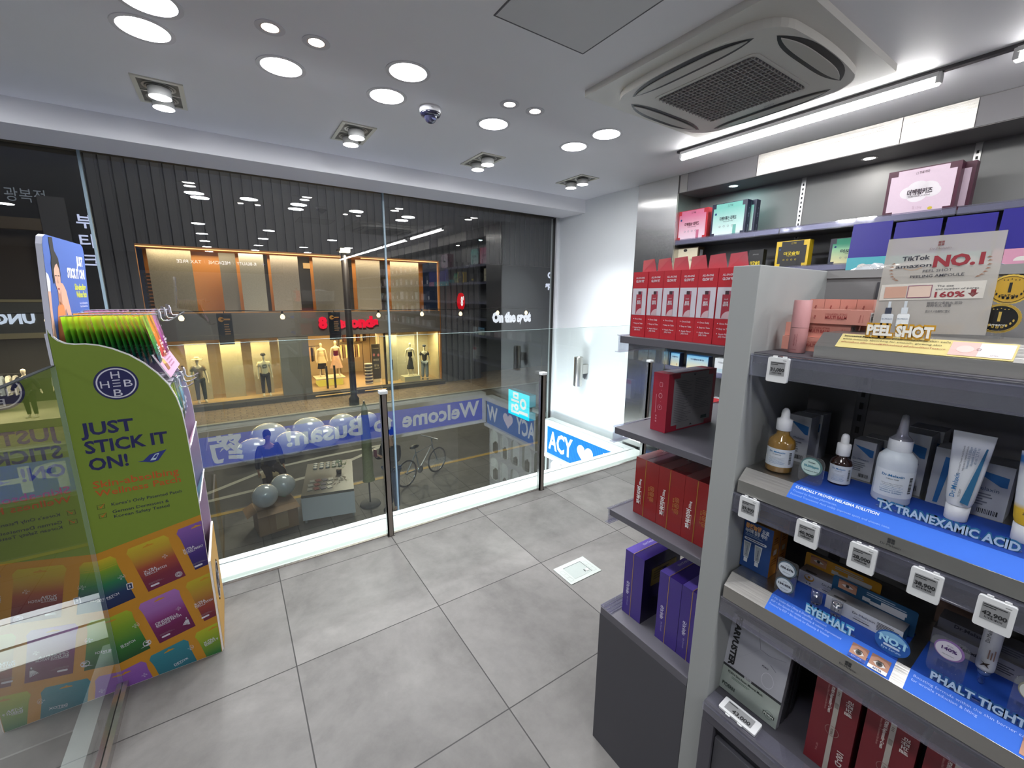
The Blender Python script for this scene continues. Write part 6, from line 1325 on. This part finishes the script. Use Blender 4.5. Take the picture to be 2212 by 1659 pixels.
m = MB(); m.box((-2.5, 24.4, FZ-.2), (8.9, 24.5, -.3), CR, 'paint'); m.box((-2.5, FY-.1, FZ-.22), (8.9, 24.5, FZ), hx('a88a5e'), 'paint'); m.box((-2.5, FY, -.33), (8.9, 24.5, -.29), CR, 'paint'); m.box((-2.5, FY+.1, FZ), (-2.45, 24.4, -.3), CR, 'paint'); m.box((8.85, FY+.1, FZ), (8.9, 24.4, -.3), CR, 'paint'); m.box((-2.5, 21.7, FZ), (1.7, 21.8, -.3), hx('c2ad84'), 'paint'); m.box((6.1, 21.5, FZ), (8.9, 21.6, -.3), hx('d0c4a4'), 'paint'); m.build('lower_room', t)
m = MB(); m.box((-2.5, FY-.45, SZ), (8.95, FY-.1, FZ-.02), hx('3a3630'), 'rough'); m.box((-2.5, FY-.12, FZ-.03), (8.9, FY-.02, FZ+.01), hx('6a6258'), 'satin'); m.build('step', t)
for x0, x1 in ((2.8, 4.4), (4.9, 5.9)): m = MB(); m.box((x0, FY-.46, SZ+.08), (x1, FY-.45, SZ+.12), hx('ffc070'), 'emit'); m.build('step_light', t)
m = MB(); m.box((1.63, FY-.1, SZ), (2.75, FY+.3, -.3), hx('6f6f68'), 'paint'); m.build('pillar', t)
for i, (x0, x1, c, yy) in enumerate(((-2.20, -.93, '8d8674', 20.35), (-.07, .47, '77736a', 20.5), (.58, 1.42, '9a968a', 20.3), (1.66, 2.68, '8f877c', 20.35), (3.26, 4.58, '7d776c', 20.35), (5.05, 6.14, '8a8274', 20.4), (6.62, 8.02, '938a78', 20.35))):
    m = MB(); m.box((x0, yy, .72), (x1, yy+.03, 3.0), hx(c), 'cloth'); m.build('window_panel', t)
for x0, x1 in ((1.42, 1.60), (2.72, 3.22), (4.62, 5.0), (6.2, 6.55)): m = MB(); m.box((x0, 20.9, .72), (x1, 20.95, 3.05), hx('1f1a16'), 'paint'); m.build('dark_bay', t)
m = MB()
for k in range(10): m.box((-2.40, 20.6, .9+.13*k), (-1.9, 20.7, .98+.13*k), hx('3a2c1c'), 'paint')
m.build('slat_shelf', t)
m = MB(); m.box((2.95, 20.85, 2.55), (3.22, 20.89, 2.78), hx('ffc27a'), 'emit'); m.build('lit_panel', t)
for x0, x1, yy in ((-1.56, -.85, 20.75), (-.42, .30, 20.7), (.65, 1.35, 20.8), (6.30, 6.88, 20.7), (6.95, 7.9, 20.95)):
    m = MB(); m.box((x0, yy, FZ), (x1, yy+.03, -.36), hx('b5aa90'), 'cloth'); m.build('hanging_panel', t)
for x in (6.90, 8.02): m = MB(); m.box((x, 20.86, FZ+.05), (x+.035, 20.90, -.4), hx('fff0c0'), 'emit3'); m.build('light_strip', t)
for x0, x1 in ((-2.45, 1.62), (6.12, 8.86)): m = MB(); m.box((x0, FY-.02, FZ), (x1, FY+.0, -.31), WHITE, 'rail'); m.build('shop_window', t)
m = MB(); m.box((6.03, FY-.05, FZ), (6.10, FY+.1, -.31), hx('3a342c'), 'metal'); m.build('door_post', t)
m = MB(); m.tube([(6.36, FY-.10, -2.1), (6.36, FY-.10, -1.6)], .025, hx('2a2622'), 'metal', 8); m.box((6.34, FY-.1, -2.05), (6.38, FY-.02, -2.02), BLACK, 'metal'); m.box((6.34, FY-.1, -1.65), (6.38, FY-.02, -1.62), BLACK, 'metal'); m.build('door_handle', t)
m = MB(); f = F((3.20, FY-.13, .02), (1, 0, 0), (0, 0, 1)); m.text(f, '8 seconds', 0, 0, .44, (1, .012, .045), 2.56, 'l', .06, 'emit', d=.02, depth=.07); m.build('sign_letters', t)
t = thing('blade_sign', 'small round red sign on the dark ribbed cladding right of the shop', 'sign', (9.80, 19.42, 1.16), radians(42))
m = MB(); f = F((0, -.05, 0), (1, 0, 0), (0, 0, 1)); m.prism(f, [(.42*cos(2*pi*i/40), .42*sin(2*pi*i/40)) for i in range(40)], .10, (.55, .005, .01), 'emit', -.05); m.text(f, "8'", .02, -.2, .42, (1, .9, .9), None, 'c', .04, 'emit', d=.06); m.build('disc', t)
m = MB(); m.tube([(0, 0, -.05), (.3, .35, -.05)], .03, BLACK, 'metal', 6); m.build('bracket', t)
# mannequins in the windows
mannequin((-1.2, 20.27, FZ+.002), .2, 'mannequin in a brimmed hat and patterned shirt, left in the shop window', [('top', lambda v: hx('8a7458') if (int(v.x*14)+int(v.z*12)) % 2 else hx('5a4c3a'), .028, 'short', 'shirt'), ('trousers', hx('1e2424'), .022), ('hat', hx('d9c8a0'), True), ('shoes', hx('b8a888'))])
mannequin((1.03, 20.27, FZ+.002), .1, 'mannequin in a cap, white printed shirt and dark trousers beside the grey pillar', [('top', hx('d6c8a8'), .032, 'short', 'shirt'), ('trousers', hx('17151a'), .026), ('hat', hx('3a342c'), False), ('print',), ('shoes', hx('d9cdb4'))])
mannequin((7.42, 20.36, -2.55), -.2, 'mannequin in a black top and long dark skirt on the low plinth', [('top', hx('17161a'), .012, 'none', 'top'), ('skirt', .98, .36, .10, .15, hx('3a3834'))], .95)
mannequin((8.16, 20.30, FZ+.002), -.3, 'mannequin in a cap, dark top and pale wide trousers at the right of the window', [('top', hx('4a443e'), .014, 'short', 'top'), ('trousers', hx('9a9c9e'), .042), ('hat', hx('4a4a4c'), False), ('shoes', hx('3a4656'))], .98)
mannequin((3.50, 21.62, -2.42), .1, 'mannequin in a pale ruffled dress and dark skirt on the lit platform', [('top', hx('d8c49a'), .03, 'none', 'top'), ('skirt', 1.05, .72, .12, .20, hx('d8c49a'), 'overskirt'), ('skirt', .74, .42, .15, .18, hx('2a2622'))], .92)
mannequin((4.10, 21.35, -2.42), .1, 'mannequin in a dark red top and pink tiered skirt on the lit platform', [('top', hx('5a1420'), .014, 'none', 'top'), ('skirt', 1.02, .42, .11, .24, hx('d4a98a'))], .98)
m = MB(); m.box((7.0, 20.08, FZ+.002), (7.82, 20.7, -2.552), hx('c9bd9c'), 'paint'); tag(m.build('plinth'), 'low pale plinth under the mannequin with the long dark skirt', 'plinth')
t = thing('platform', 'low display platform with glowing yellow edge inside the shop door', 'platform', (0, 0, 0))
m = MB(); m.box((3.1, 21.0, -2.48), (4.4, 22.0, -2.422), hx('d8c8a4'), 'paint'); m.build('top', t); m = MB(); m.box((3.2, 21.08, FZ+.001), (4.3, 21.9, -2.48), hx('ffd050'), 'emit'); m.build('lit_base', t)
for x, l in ((3.48, 'left slim grey gate post in the shop doorway'), (3.82, 'right slim grey gate post in the shop doorway')):
    m = MB(); m.box((x-.04, 20.45, FZ+.001), (x+.04, 20.55, -1.75), hx('55524c'), 'metal'); tag(m.build('gate_post'), l, 'gate', 'grey gate posts in the shop doorway')
t = thing('standing_poster', 'dark standing poster at the right of the shop doorway', 'poster', (0, 0, 0)); fr = F((5.62, 20.7, -2.62), (1, 0, 0), (0, 0, 1))
m = MB(); m.box((5.60, 20.7, FZ+.001), (6.0, 20.9, -2.62), hx('c9b890'), 'paint'); m.build('base', t); m = MB(); m.prism(fr, [(0, 0), (.40, 0), (.40, 1.72), (0, 1.72)], .03, hx('3a342e'), 'satin', -.03)
for s_, z, h_ in (('8 seconds', 1.5, .04), ('8FEST', .9, .09), ('8/16', .62, .11), ('~8/17', .50, .07)): m.text(fr, s_, .2, z, h_, hx('a89a7a'), .28 if h_ < .1 else .22, 'c', .02, d=.004)
m.ell(fr, .10, 1.2, .05, .07, hx('a8605a'), d=.003); m.ell(fr, .31, 1.18, .05, .07, hx('a8605a'), d=.003); m.build('panel', t)
t = thing('striped_stand', 'black and white stacked stand left of the dark poster in the doorway', 'stand', (0, 0, 0))
for k in range(13):
    m = MB(); m.lathe([(.001, 0), (.15, 0), (.17, .04), (.15, .075), (.001, .075)], (5.38, 20.55, FZ+.001+k*.078), hx('1d1a18') if k % 2 else hx('b8ac94'), 'satin', 18, 1.15, .7); m.build('layer', t)
def clothes_row(x0, y, z, n_, dx, cols, grp, lab, Hh=.75, FL=None):
    FL = FZ if FL is None else FL
    m = MB(); m.tube([(x0-.1, y, z), (x0+n_*dx+.1, y, z)], .014, hx('2a2622'), 'metal', 6); m.tube([(x0-.1, y, z), (x0-.1, y, FL+.006)], .014, hx('2a2622'), 'metal', 6); m.tube([(x0+n_*dx+.1, y, z), (x0+n_*dx+.1, y, FL+.006)], .014, hx('2a2622'), 'metal', 6); tag(m.build('clothes_rail'), 'dark clothes rail carrying '+lab+'s', 'clothes rail')
    for i in range(n_):
        q = thing('garment', lab+(', %s' % ('leftmost' if i == 0 else 'rightmost' if i == n_-1 else 'mid row')), 'garment', (x0+i*dx, y, z), 0, grp); c = hx(cols[i % len(cols)])
        m = MB(); W_ = dx*.62; m.prism(F((0, .12, 0), (1, 0, 0), (0, 0, 1)), [(-W_*.5, -Hh), (W_*.5, -Hh*.96), (W_*.45, -.16), (.02, -.07), (-.02, -.07), (-W_*.45, -.16)], .24, c, 'cloth', 0); m.build('cloth', q)
        m = MB(); m.tube([(0, 0, -.075), (0, 0, -.0148)], .006, GREY, 'chrome', 5); m.build('hook', q)
clothes_row(2.86, 22.6, -1.05, 5, .13, ('d2b48c', 'e0cfa8', 'b88f70', '2a2424', 'c9b48a'), 'garments on the left rail', 'pale garment on the left clothes rail in the shop')
clothes_row(4.55, 23.0, -1.05, 9, .125, ('6a5440', 'd9b878', '7a6048', 'e0c890', '3a3028'), 'garments on the right rail', 'brown garment on the right clothes rail in the shop')
clothes_row(4.9, 24.0, -.45, 8, .18, ('d8c49a', '7a4a30', 'e4d4ac', '4a3c30'), 'garments on the upper rail', 'garment on the high back rail of the shop', .6)
# ---- left building
t = thing('left_building', 'dark building with a grey sign band at the far left across the street', 'building', (0, 0, 0))
m = MB(); m.box((-16, FY, 3.7), (-3.36, FY+.3, 7.9), hx('17181d'), 'paint'); m.box((-3.95, FY-.02, SZ), (-3.36, FY+.3, 3.7), hx('1c1c22'), 'paint'); m.build('upper_wall', t)
m = MB(); m.box((-16, FY+.5, 1.05), (-4.6, FY+.6, 3.7), hx('4c4238'), 'rough'); m.box((-16, FY-.02, 3.35), (-4.45, FY+.2, 3.7), hx('6a5c4a'), 'rough'); m.box((-4.6, FY-.04, 1.0), (-3.98, FY+.2, 4.4), hx('56565c'), 'rough'); m.build('middle_wall', t)
m = MB(); m.box((-16, FY-.15, .15), (-4.02, FY+.2, 1.10), hx('5f605a'), 'paint'); m.box((-16, FY-.2, -.02), (-4.02, FY+.2, .15), hx('b0a680'), 'paint'); m.box((-16, FY-.15, 1.12), (-4.02, FY+.2, 1.2), hx('b0a680'), 'paint'); m.build('sign_band', t)
m = MB(); f = F((-5.16, FY-.155, .46), (-1, 0, 0), (0, 0, 1)); f.n = Vector((0, -1, 0)); m.text(f, 'UNG', 0, 0, .30, hx('c9d2e6'), .88, 'l', .05, 'emit', d=.02); m.build('mirrored_letters', t)  # a glass reflection of lettering, drawn as glowing backward letters on the band
m = MB(); f = F((-6.3, FY-.01, 4.2), (1, 0, 0), (0, 0, 1)); m.text(f, '브랜드 광복점', 0, 0, .30, hx('5c6068'), 1.9, 'l', 0, 'emit', d=.02); m.build('wall_letters', t)
m = MB(); f = F((-3.80, FY-.03, 3.55), (1, 0, 0), (0, 0, 1))
for i, c in enumerate('부티크'): m.text(f, c, 0, -.62*i, .32, hx('c9cdf0'), None, 'l', .02, 'emit', d=.02)
m.build('vertical_letters', t)
m = MB(); m.box((-16, 23.4, SZ), (-4.0, 23.5, -.02), hx('26221c'), 'paint'); m.box((-16, FY-.15, SZ), (-4.0, 23.5, -2.72), hx('bcb190'), 'paint'); m.box((-4.05, FY, -2.72), (-3.98, 23.4, -.02), hx('3a342a'), 'paint'); m.box((-16, FY, -.06), (-4.0, 23.5, -.03), hx('57503e'), 'paint'); m.build('shop_room', t)
SU = hx('1b1c20')
mannequin((-5.85, 20.4, -2.718), -.2, 'bald mannequin in a dark suit and tie at the far left', [('top', SU, .03, 'long', 'jacket'), ('trousers', SU, .02), ('tie', hx('23232a')), ('shoes', hx('cfc6ac'))], .95, 'out')
mannequin((-5.12, 21.0, -2.718), -.1, 'bald mannequin in a grey jacket and pale trousers beside the green display stand', [('top', hx('8d8f94'), .03, 'long', 'jacket'), ('trousers', hx('9aa4b8'), .024), ('shoes', hx('cfc6ac'))], .97)
clothes_row(-7.6, 21.6, -1.35, 8, .17, ('c9c4b4', '9aa0a4', 'd4cdb8', 'b8b0a0'), 'garments at the far left', 'white garment on the rail at the far left', .75, -2.72)
clothes_row(-4.98, 22.2, -1.2, 4, .17, ('b8863c', 'a8602c', 'c9a044', '8a7a3a'), 'orange garments at the left', 'orange garment on the rail beside the suited mannequin', .95, -2.72)
# ---- right building
t = thing('right_building', 'plain dark grey building with white lit letters right of the clothes shop', 'building', (0, 0, 0))
m = MB(); m.box((11.35, 21.6, SZ), (24, 22.0, 7.9), hx('34363a'), 'paint'); m.build('wall', t)
m = MB(); f = F((12.98, 21.59, -.05), (1, 0, 0), (0, 0, 1)); m.text(f, 'On the spot', 0, 0, .50, hx('f4f4ff'), 2.82, 'l', .09, 'emit', d=.03); m.build('sign_letters', t)
m = MB(); f = F((16.9, 21.59, 2.05), (1, 0, 0), (0, 0, 1)); m.text(f, 'On', .15, .55, .34, hx('d8daf0'), None, 'l', .06, 'emit', d=.03); m.text(f, 'the', .55, .25, .34, hx('d8daf0'), None, 'l', .06, 'emit', d=.03); m.text(f, 'spot', 0, -.05, .34, hx('d8daf0'), None, 'l', .06, 'emit', d=.03); m.build('small_letters', t)
# ---- lamp post, string lights, banners
t = thing('street_lamp', 'dark street lamp post standing before the red shop letters', 'street lamp', (3.93, 17.5, SZ))
m = MB(); m.lathe([(.20, 0), (.20, .3), (.13, .4), (.125, 5.9), (.09, 6.05)], col=hx('1d1a1a'), mat='metal', n=16); m.build('post', t)
m = MB(); m.box((-.24, -.25, 6.05), (.24, .16, 6.12), hx('3a3430'), 'metal'); m.build('head', t); m = MB(); m.box((-.17, -.24, 6.00), (.17, -.02, 6.05), hx('ffe8c0'), 'emit3'); m.box((-.17, -.262, 6.03), (.17, -.252, 6.14), hx('fff0d0'), 'lamp'); m.build('lens', t)
m = MB(); m.tube([(x, 13, .98+.012*((x-3) % 2.6)) for x in [-14+i*.65 for i in range(60)]], .012, BLACK, 'matte', 5); tag(m.build('string_cable'), 'thin dark cable carrying the bulbs across the street', 'cable')
for i, x in enumerate((-.95, 1.22, 3.80, 5.19, 6.57, 8.05, 9.3, -3.2)):
    cz = .98+.012*((x-3) % 2.6); q = thing('string_bulb', 'small warm bulb on the street cable'+(' above the red shop letters' if i == 2 else ' above the left shop window' if i in (0, 1) else ' at the right end' if i in (5, 6) else ''), 'bulb', (x, 13, cz), 0, 'bulbs on the street cable')
    m = MB(); m.lathe([(.02, 0), (.028, -.02), (.028, -.08), (.001, -.08)], col=BLACK, mat='satin', n=10); m.build('socket', q); m = MB(); m.lathe([(.02, -.08), (.055, -.13), (.06, -.17), (.04, -.215), (.001, -.225)], col=hx('ffe0b0'), mat='emit3', n=14); m.build('glass', q)
for x, l in ((-.09, 'small dark banner hanging from the cable over the left shop window'), (2.53, 'small dark banner hanging over the first red shop letters')):
    cz = .98+.012*((x-3) % 2.6); q = thing('banner', l, 'banner', (x, 13, cz), 0, 'dark banners on the street cable'); m = MB(); m.box((-.16, -.012, -.85), (.16, .012, -.058), hx('16141c'), 'satin'); f = F((-.16, -.0125, -.85), (1, 0, 0), (0, 0, 1)); m.ell(f, .09, .64, .06, .06, hx('d9963c'), d=.003); m.rect(f, .09, .62, .28, .66, hx('c98a3c'), d=.003); m.lines(f, .14, .5, .14, 5, .06, hx('a87a4a'), d=.003); m.build('cloth', q); m = MB(); m.tube([(0, 0, -.0125), (0, 0, -.059)], .01, BLACK, 'matte', 5); m.build('cord', q)
# lit blue projecting sign outside the right end of the window
t = thing('projecting_sign', 'bright cyan lit sign with white rounded characters outside the window', 'sign', (0, 0, 0))
fr = F((3.155, 4.80, -.185), (0, -1, 0), (0, 0, 1)); m = MB(); m.prism(fr, [(0, 0), (.50, 0), (.50, .345), (0, .345)], .10, hx('1a7f90'), 'satin', -.1005); m.build('box', t)
m = MB(); CY = (.003, .40, .50); m.rect(fr, 0, 0, .50, .345, CY, 'emit3', d=.002); m.ring(fr, .36, .20, .038, .075, (1, 1, 1), 'emit', d=.004); m.rect(fr, .26, .055, .47, .095, (1, 1, 1), 'emit', d=.004); m.text(fr.sub(.13, .33, 0, -pi/2), '미인', 0, -.03, .13, (1, 1, 1), .30, 'l', .05, 'emit', d=.004); m.build('face', t)
m = MB(); m.box((3.16, 4.3, -.06), (3.24, 4.34, .0), GREY, 'metal'); m.box((3.20, 4.0, -.06), (3.24, 4.8, .0), GREY, 'metal'); m.build('bracket', t)
# ---- street stall and people
t = thing('stall_table', 'low street stall table covered in clear plastic on the pavement', 'stall', (1.45, 9.25, SZ), radians(-12))
m = MB(); m.box((-.48, -.85, .55), (.48, .85, .60), hx('5a5850'), 'satin'); m.build('table_top', t); m = MB(); m.box((-.485, -.86, .08), (-.478, .86, .55), WHITE, 'film'); m.box((-.485, -.86, .08), (.485, -.853, .55), WHITE, 'film'); m.build('plastic_cover', t)
for sx in (-.44, .44):
    for sy in (-.8, .8): m = MB(); m.box((sx-.02, sy-.02, 0), (sx+.02, sy+.02, .55), GREY, 'metal'); m.build('leg', t)
ca, sa = cos(radians(-12)), sin(radians(-12))
def onstall(x, y): return (1.45+x*ca-y*sa, 9.25+x*sa+y*ca, SZ+.6005)
for i in range(15):
    m = MB(); m.lathe([(.001, 0), (.045, 0), (.045, .03), (.001, .03)], col=hx('b9b9b4'), mat='satin', n=16); tag(m.build('tin', None, onstall(-.30+.13*(i % 5), .50+.12*(i//5))), 'round white tin in the grid of tins on the street stall', 'tin', 'round white tins on the stall')
for i in range(12):
    m = MB(); m.box((-.045, -.06, 0), (.045, .06, .012), hx(('8a8a86', '6a2a30', '44465a', 'a8a49a')[i % 4]), 'satin'); tag(m.build('trinket_card', None, onstall(-.34+.12*(i % 4)+(.02 if i > 7 else 0), -.60+.20*(i//4)), random.uniform(-.2, .2)), 'small trinket card lying on the near part of the street stall', 'card', 'trinket cards on the stall')
t = thing('potted_plant', 'small leafy green plant among the goods on the street stall', 'plant', onstall(.20, .05))
m = MB(); m.lathe([(.001, 0), (.05, 0), (.06, .09), (.001, .09)], col=hx('2a2622'), mat='satin', n=14); m.build('pot', t); m = MB()
for i in range(60):
    a, r_, z = random.uniform(0, 6.3), random.uniform(.02, .14), random.uniform(.10, .26); p = Vector((r_*cos(a), r_*sin(a), z)); d = Vector((cos(a), sin(a), .4)).normalized()*.06; n = Vector((-sin(a), cos(a), 0))*.018; m.quad([p, p+d*.5+n, p+d, p+d*.5-n], hx('3a5a34'), 'satin')
m.build('leaves', t)
t = thing('cardboard_box', 'open brown cardboard box on the pavement below two plastic balls', 'box', (.36, 8.75, SZ), radians(8))
m = MB(); CB = hx('8a6a48'); W_, D_, H_ = .34, .24, .50
for a, b in (((-W_, -D_, 0), (W_, -D_+.012, H_)), ((-W_, D_-.012, 0), (W_, D_, H_)), ((-W_, -D_, 0), (-W_+.012, D_, H_)), ((W_-.012, -D_, 0), (W_, D_, H_)), ((-W_, -D_, 0), (W_, D_, .02))): m.box(a, b, CB, 'matte')
m.box((-.05, -D_-.001, .05), (.16, -D_, H_), hx('a08460'), 'satin'); m.box((-W_+.013, -D_+.013, .47), (W_-.013, D_-.013, .499), hx('6a5238'), 'matte'); m.build('carton', t)
m = MB(); m.quad([(-W_, -D_, H_), (W_, -D_, H_), (W_+.02, -D_-.16, H_-.05), (-W_-.02, -D_-.16, H_-.05)], CB, 'matte'); m.quad([(-W_, -D_, H_), (-W_, D_, H_), (-W_-.16, D_, H_-.08), (-W_-.16, -D_, H_-.08)], CB, 'matte'); m.build('flap', t)
def ball(x, y, z, r, label, tint):
    t = thing('plastic_ball', label, 'ball', (x, y, z), 0, 'clear plastic balls on the cardboard box')
    m = MB(); m.lathe([(r*sin(pi*i/14)+.0005, -r*cos(pi*i/14)) for i in range(15)], col=WHITE, mat='film', n=26); m.build('film', t)
    m = MB()
    for i in range(26):
        a, b = random.uniform(0, 6.3), random.uniform(-1, .6); q = Vector((cos(a)*cos(b), sin(a)*cos(b), sin(b)))*r*.7; u = Vector((random.random(), random.random(), random.random())).normalized()*.07; v = q.cross(u).normalized()*.05; m.quad([q-u-v, q+u-v, q+u+v, q-u+v], random.choice((tint, hx('c9ccc9'), hx('8a8f94'), hx('b89a4a'))), 'satin')
    m.build('filling', t)
ball(.22, 8.62, SZ+.7265, .225, 'clear plastic ball of crumpled paper, left one on the cardboard box', hx('9aa8b4')); ball(.55, 8.95, SZ+.7265, .225, 'clear plastic ball with a green tint, right one on the cardboard box', hx('5aa878'))
for i, (x, y, r) in enumerate(((.20, 12.75, .43), (1.10, 12.85, .44), (2.02, 13.0, .42), (.62, 13.7, .50), (1.70, 13.85, .48), (2.72, 13.95, .44), (3.55, 14.2, .36))):
    m = MB(); vs = [(r*sin(pi*j/12)+.0005, -r*.78*cos(pi*j/12)) for j in range(13)]; m.lathe(vs, col=WHITE, mat='film', n=22, sx=1.0, sy=.86); o = m.build('inflated_bag', None, (x, y, SZ-.018+r*.775), random.uniform(-.2, .2)); tag(o, 'big inflated clear plastic bag heaped in the road behind the stall' if i else 'big inflated clear plastic bag at the left end of the heap in the road', 'plastic bag', 'inflated bags in the road')
t = thing('folded_parasol', 'tall folded pale yellow parasol standing by the street stall', 'parasol', (2.13, 8.65, SZ))
m = MB(); m.tube([(0, 0, .03), (0, 0, 2.3)], .018, hx('3a3a38'), 'metal', 8); m.build('pole', t); m = MB(); m.lathe([(.13, .55), (.11, .7), (.10, 1.6), (.06, 2.15), (.012, 2.28)], col=hx('8d8f62'), mat='cloth', n=14, sx=1.0, sy=.8); m.build('canopy', t); m = MB(); m.lathe([(.001, 0), (.22, 0), (.2, .05), (.001, .06)], col=hx('4a4a48'), mat='rough', n=18); m.build('base', t)
def person(loc, rz, label, arm, top, low, hair, seat=False):
    t = thing('person', label, 'person', loc, rz); J, E = joints(arm, .1 if not seat else 0)
    if seat:
        for k, s in (('l', -1), ('r', 1)): J['kn'+k] = ((s*.14, -.42, .92), .06); J['an'+k] = ((s*.14, -.44, .50), .04); J['hl'+k] = ((s*.14, -.42, .45), .034); J['to'+k] = ((s*.15, -.58, .44), .03)
    sk_ = hx('b98a6c'); skin('body', J, E, sk_, t)
    garment_top(J, E, .030, top, t, 'long', 'jacket'); trousers(J, .022, low, t)
    for s in (-1, 1):
        m = MB(); z = J['to'+('l' if s < 0 else 'r')][0]; m.lathe([(.001, 0), (.046, 0), (.05, .03), (.035, .07), (.001, .08)], (z[0], z[1]+.06, z[2]-.03), hx('2a2a2c'), 'satin', 16, 1, 2.2); m.build('shoe', t)
    m = MB(); m.lathe([(.079, 1.665), (.085, 1.70), (.080, 1.755), (.05, 1.805), (.001, 1.815)], (0, .018, 0), hair, 'cloth', 22, 1, 1.12, None, False); m.lathe([(.070, 1.60), (.080, 1.69)], (0, .045, 0), hair, 'cloth', 22, 1, .75, None, False); m.build('hair', t)
    m = MB()
    for s in (-1, 1): m.ell(F((s*.028, -.098, 1.672), (1, 0, 0), (0, 0, 1)), 0, 0, .010, .005, hx('2a1c18'), n=10); m.ell(F((s*.077, -.0, 1.655), (0, -s, 0), (0, 0, 1)), 0, 0, .014, .026, sk_, d=.004, n=12)
    m.poly(F((0, -.098, 1.62), (1, 0, 0), (0, 0, 1)), [(-.010, .02), (.010, .02), (.004, .05), (-.004, .05)], mixc(sk_, BLACK, .15), d=.008); m.rect(F((0, -.096, 1.595), (1, 0, 0), (0, 0, 1)), -.020, 0, .020, .007, hx('8a4a44'), d=.002); m.build('face', t)
    return t
person((2.48, 8.15, SZ), radians(-60), 'person in a dark jacket and blue jeans photographing beside the stall, half behind the post', 'hold', hx('26242a'), hx('2a4668'), hx('1a1614'))
m = MB(); m.box((-.04, -.005, -.075), (.04, .005, .075), hx('8a4a5a'), 'gloss'); a = radians(-60); tag(m.build('phone', None, (2.48+.43*sin(a), 8.15-.43*cos(a), SZ+1.40), a), 'phone held up by the person beside the stall', 'phone')
person((.45, 10.75, SZ-.42), radians(10), 'person in a dark blue jacket sitting behind the plastic balls on the pavement', 'down', hx('1e2a40'), hx('1e1e22'), hx('2a2624'), True)
m = MB(); m.box((-.2, -.2, 0), (.2, .2, .335), hx('3a3a38'), 'satin'); tag(m.build('stool', None, (.45, 10.78, SZ-.02)), 'low dark stool under the seated person', 'stool')
t = thing('bicycle', 'silver and dark bicycle parked on the pavement right of the stall', 'bicycle', (3.55, 9.25, SZ), radians(24))
def wheel(x):
    m = MB(); n = 40; m.tube([(x+.31*cos(2*pi*i/n), 0, .33+.31*sin(2*pi*i/n)) for i in range(n+1)], .020, hx('1b1b1c'), 'satin', 6, False); m.tube([(x+.29*cos(2*pi*i/n), 0, .33+.29*sin(2*pi*i/n)) for i in range(n+1)], .010, hx('a9acb0'), 'chrome', 5, False)
    for i in range(16): m.tube([(x, 0, .33), (x+.29*cos(i*pi/8), 0, .33+.29*sin(i*pi/8))], .003, hx('8a8d90'), 'chrome', 4, False)
    m.tube([(x, -.04, .33), (x, .04, .33)], .02, hx('8a8d90'), 'chrome', 8); m.build('wheel', t)
wheel(-.5); wheel(.55); FRM = hx('9aa0a6')
for nm, P, r in (('frame', ((-.5, 0, .33), (-.08, 0, .30), (.38, 0, .78), (-.18, 0, .74), (-.08, 0, .30)), .018), ('seat_stay', ((-.5, 0, .33), (-.18, 0, .74), (-.21, 0, .90)), .013), ('fork', ((.55, 0, .33), (.40, 0, .72), (.36, 0, .98)), .016), ('handlebar', ((.30, -.28, 1.0), (.36, 0, .98), (.30, .28, 1.0)), .013)):
    m = MB(); m.tube(P, r, FRM, 'metal', 8); m.build(nm, t)
m = MB(); m.lathe([(.001, 0), (.07, 0), (.08, .03), (.04, .06), (.001, .065)], (-.22, 0, .89), BLACK, 'satin', 16, 1.8, .9); m.build('saddle', t); m = MB(); m.lathe([(.001, -.012), (.09, -.012), (.09, .012), (.001, .012)], col=hx('b9bcc0'), mat='chrome', n=20, axis=F((-.08, -.03, .30), (1, 0, 0), (0, 0, 1))); m.build('crank', t)
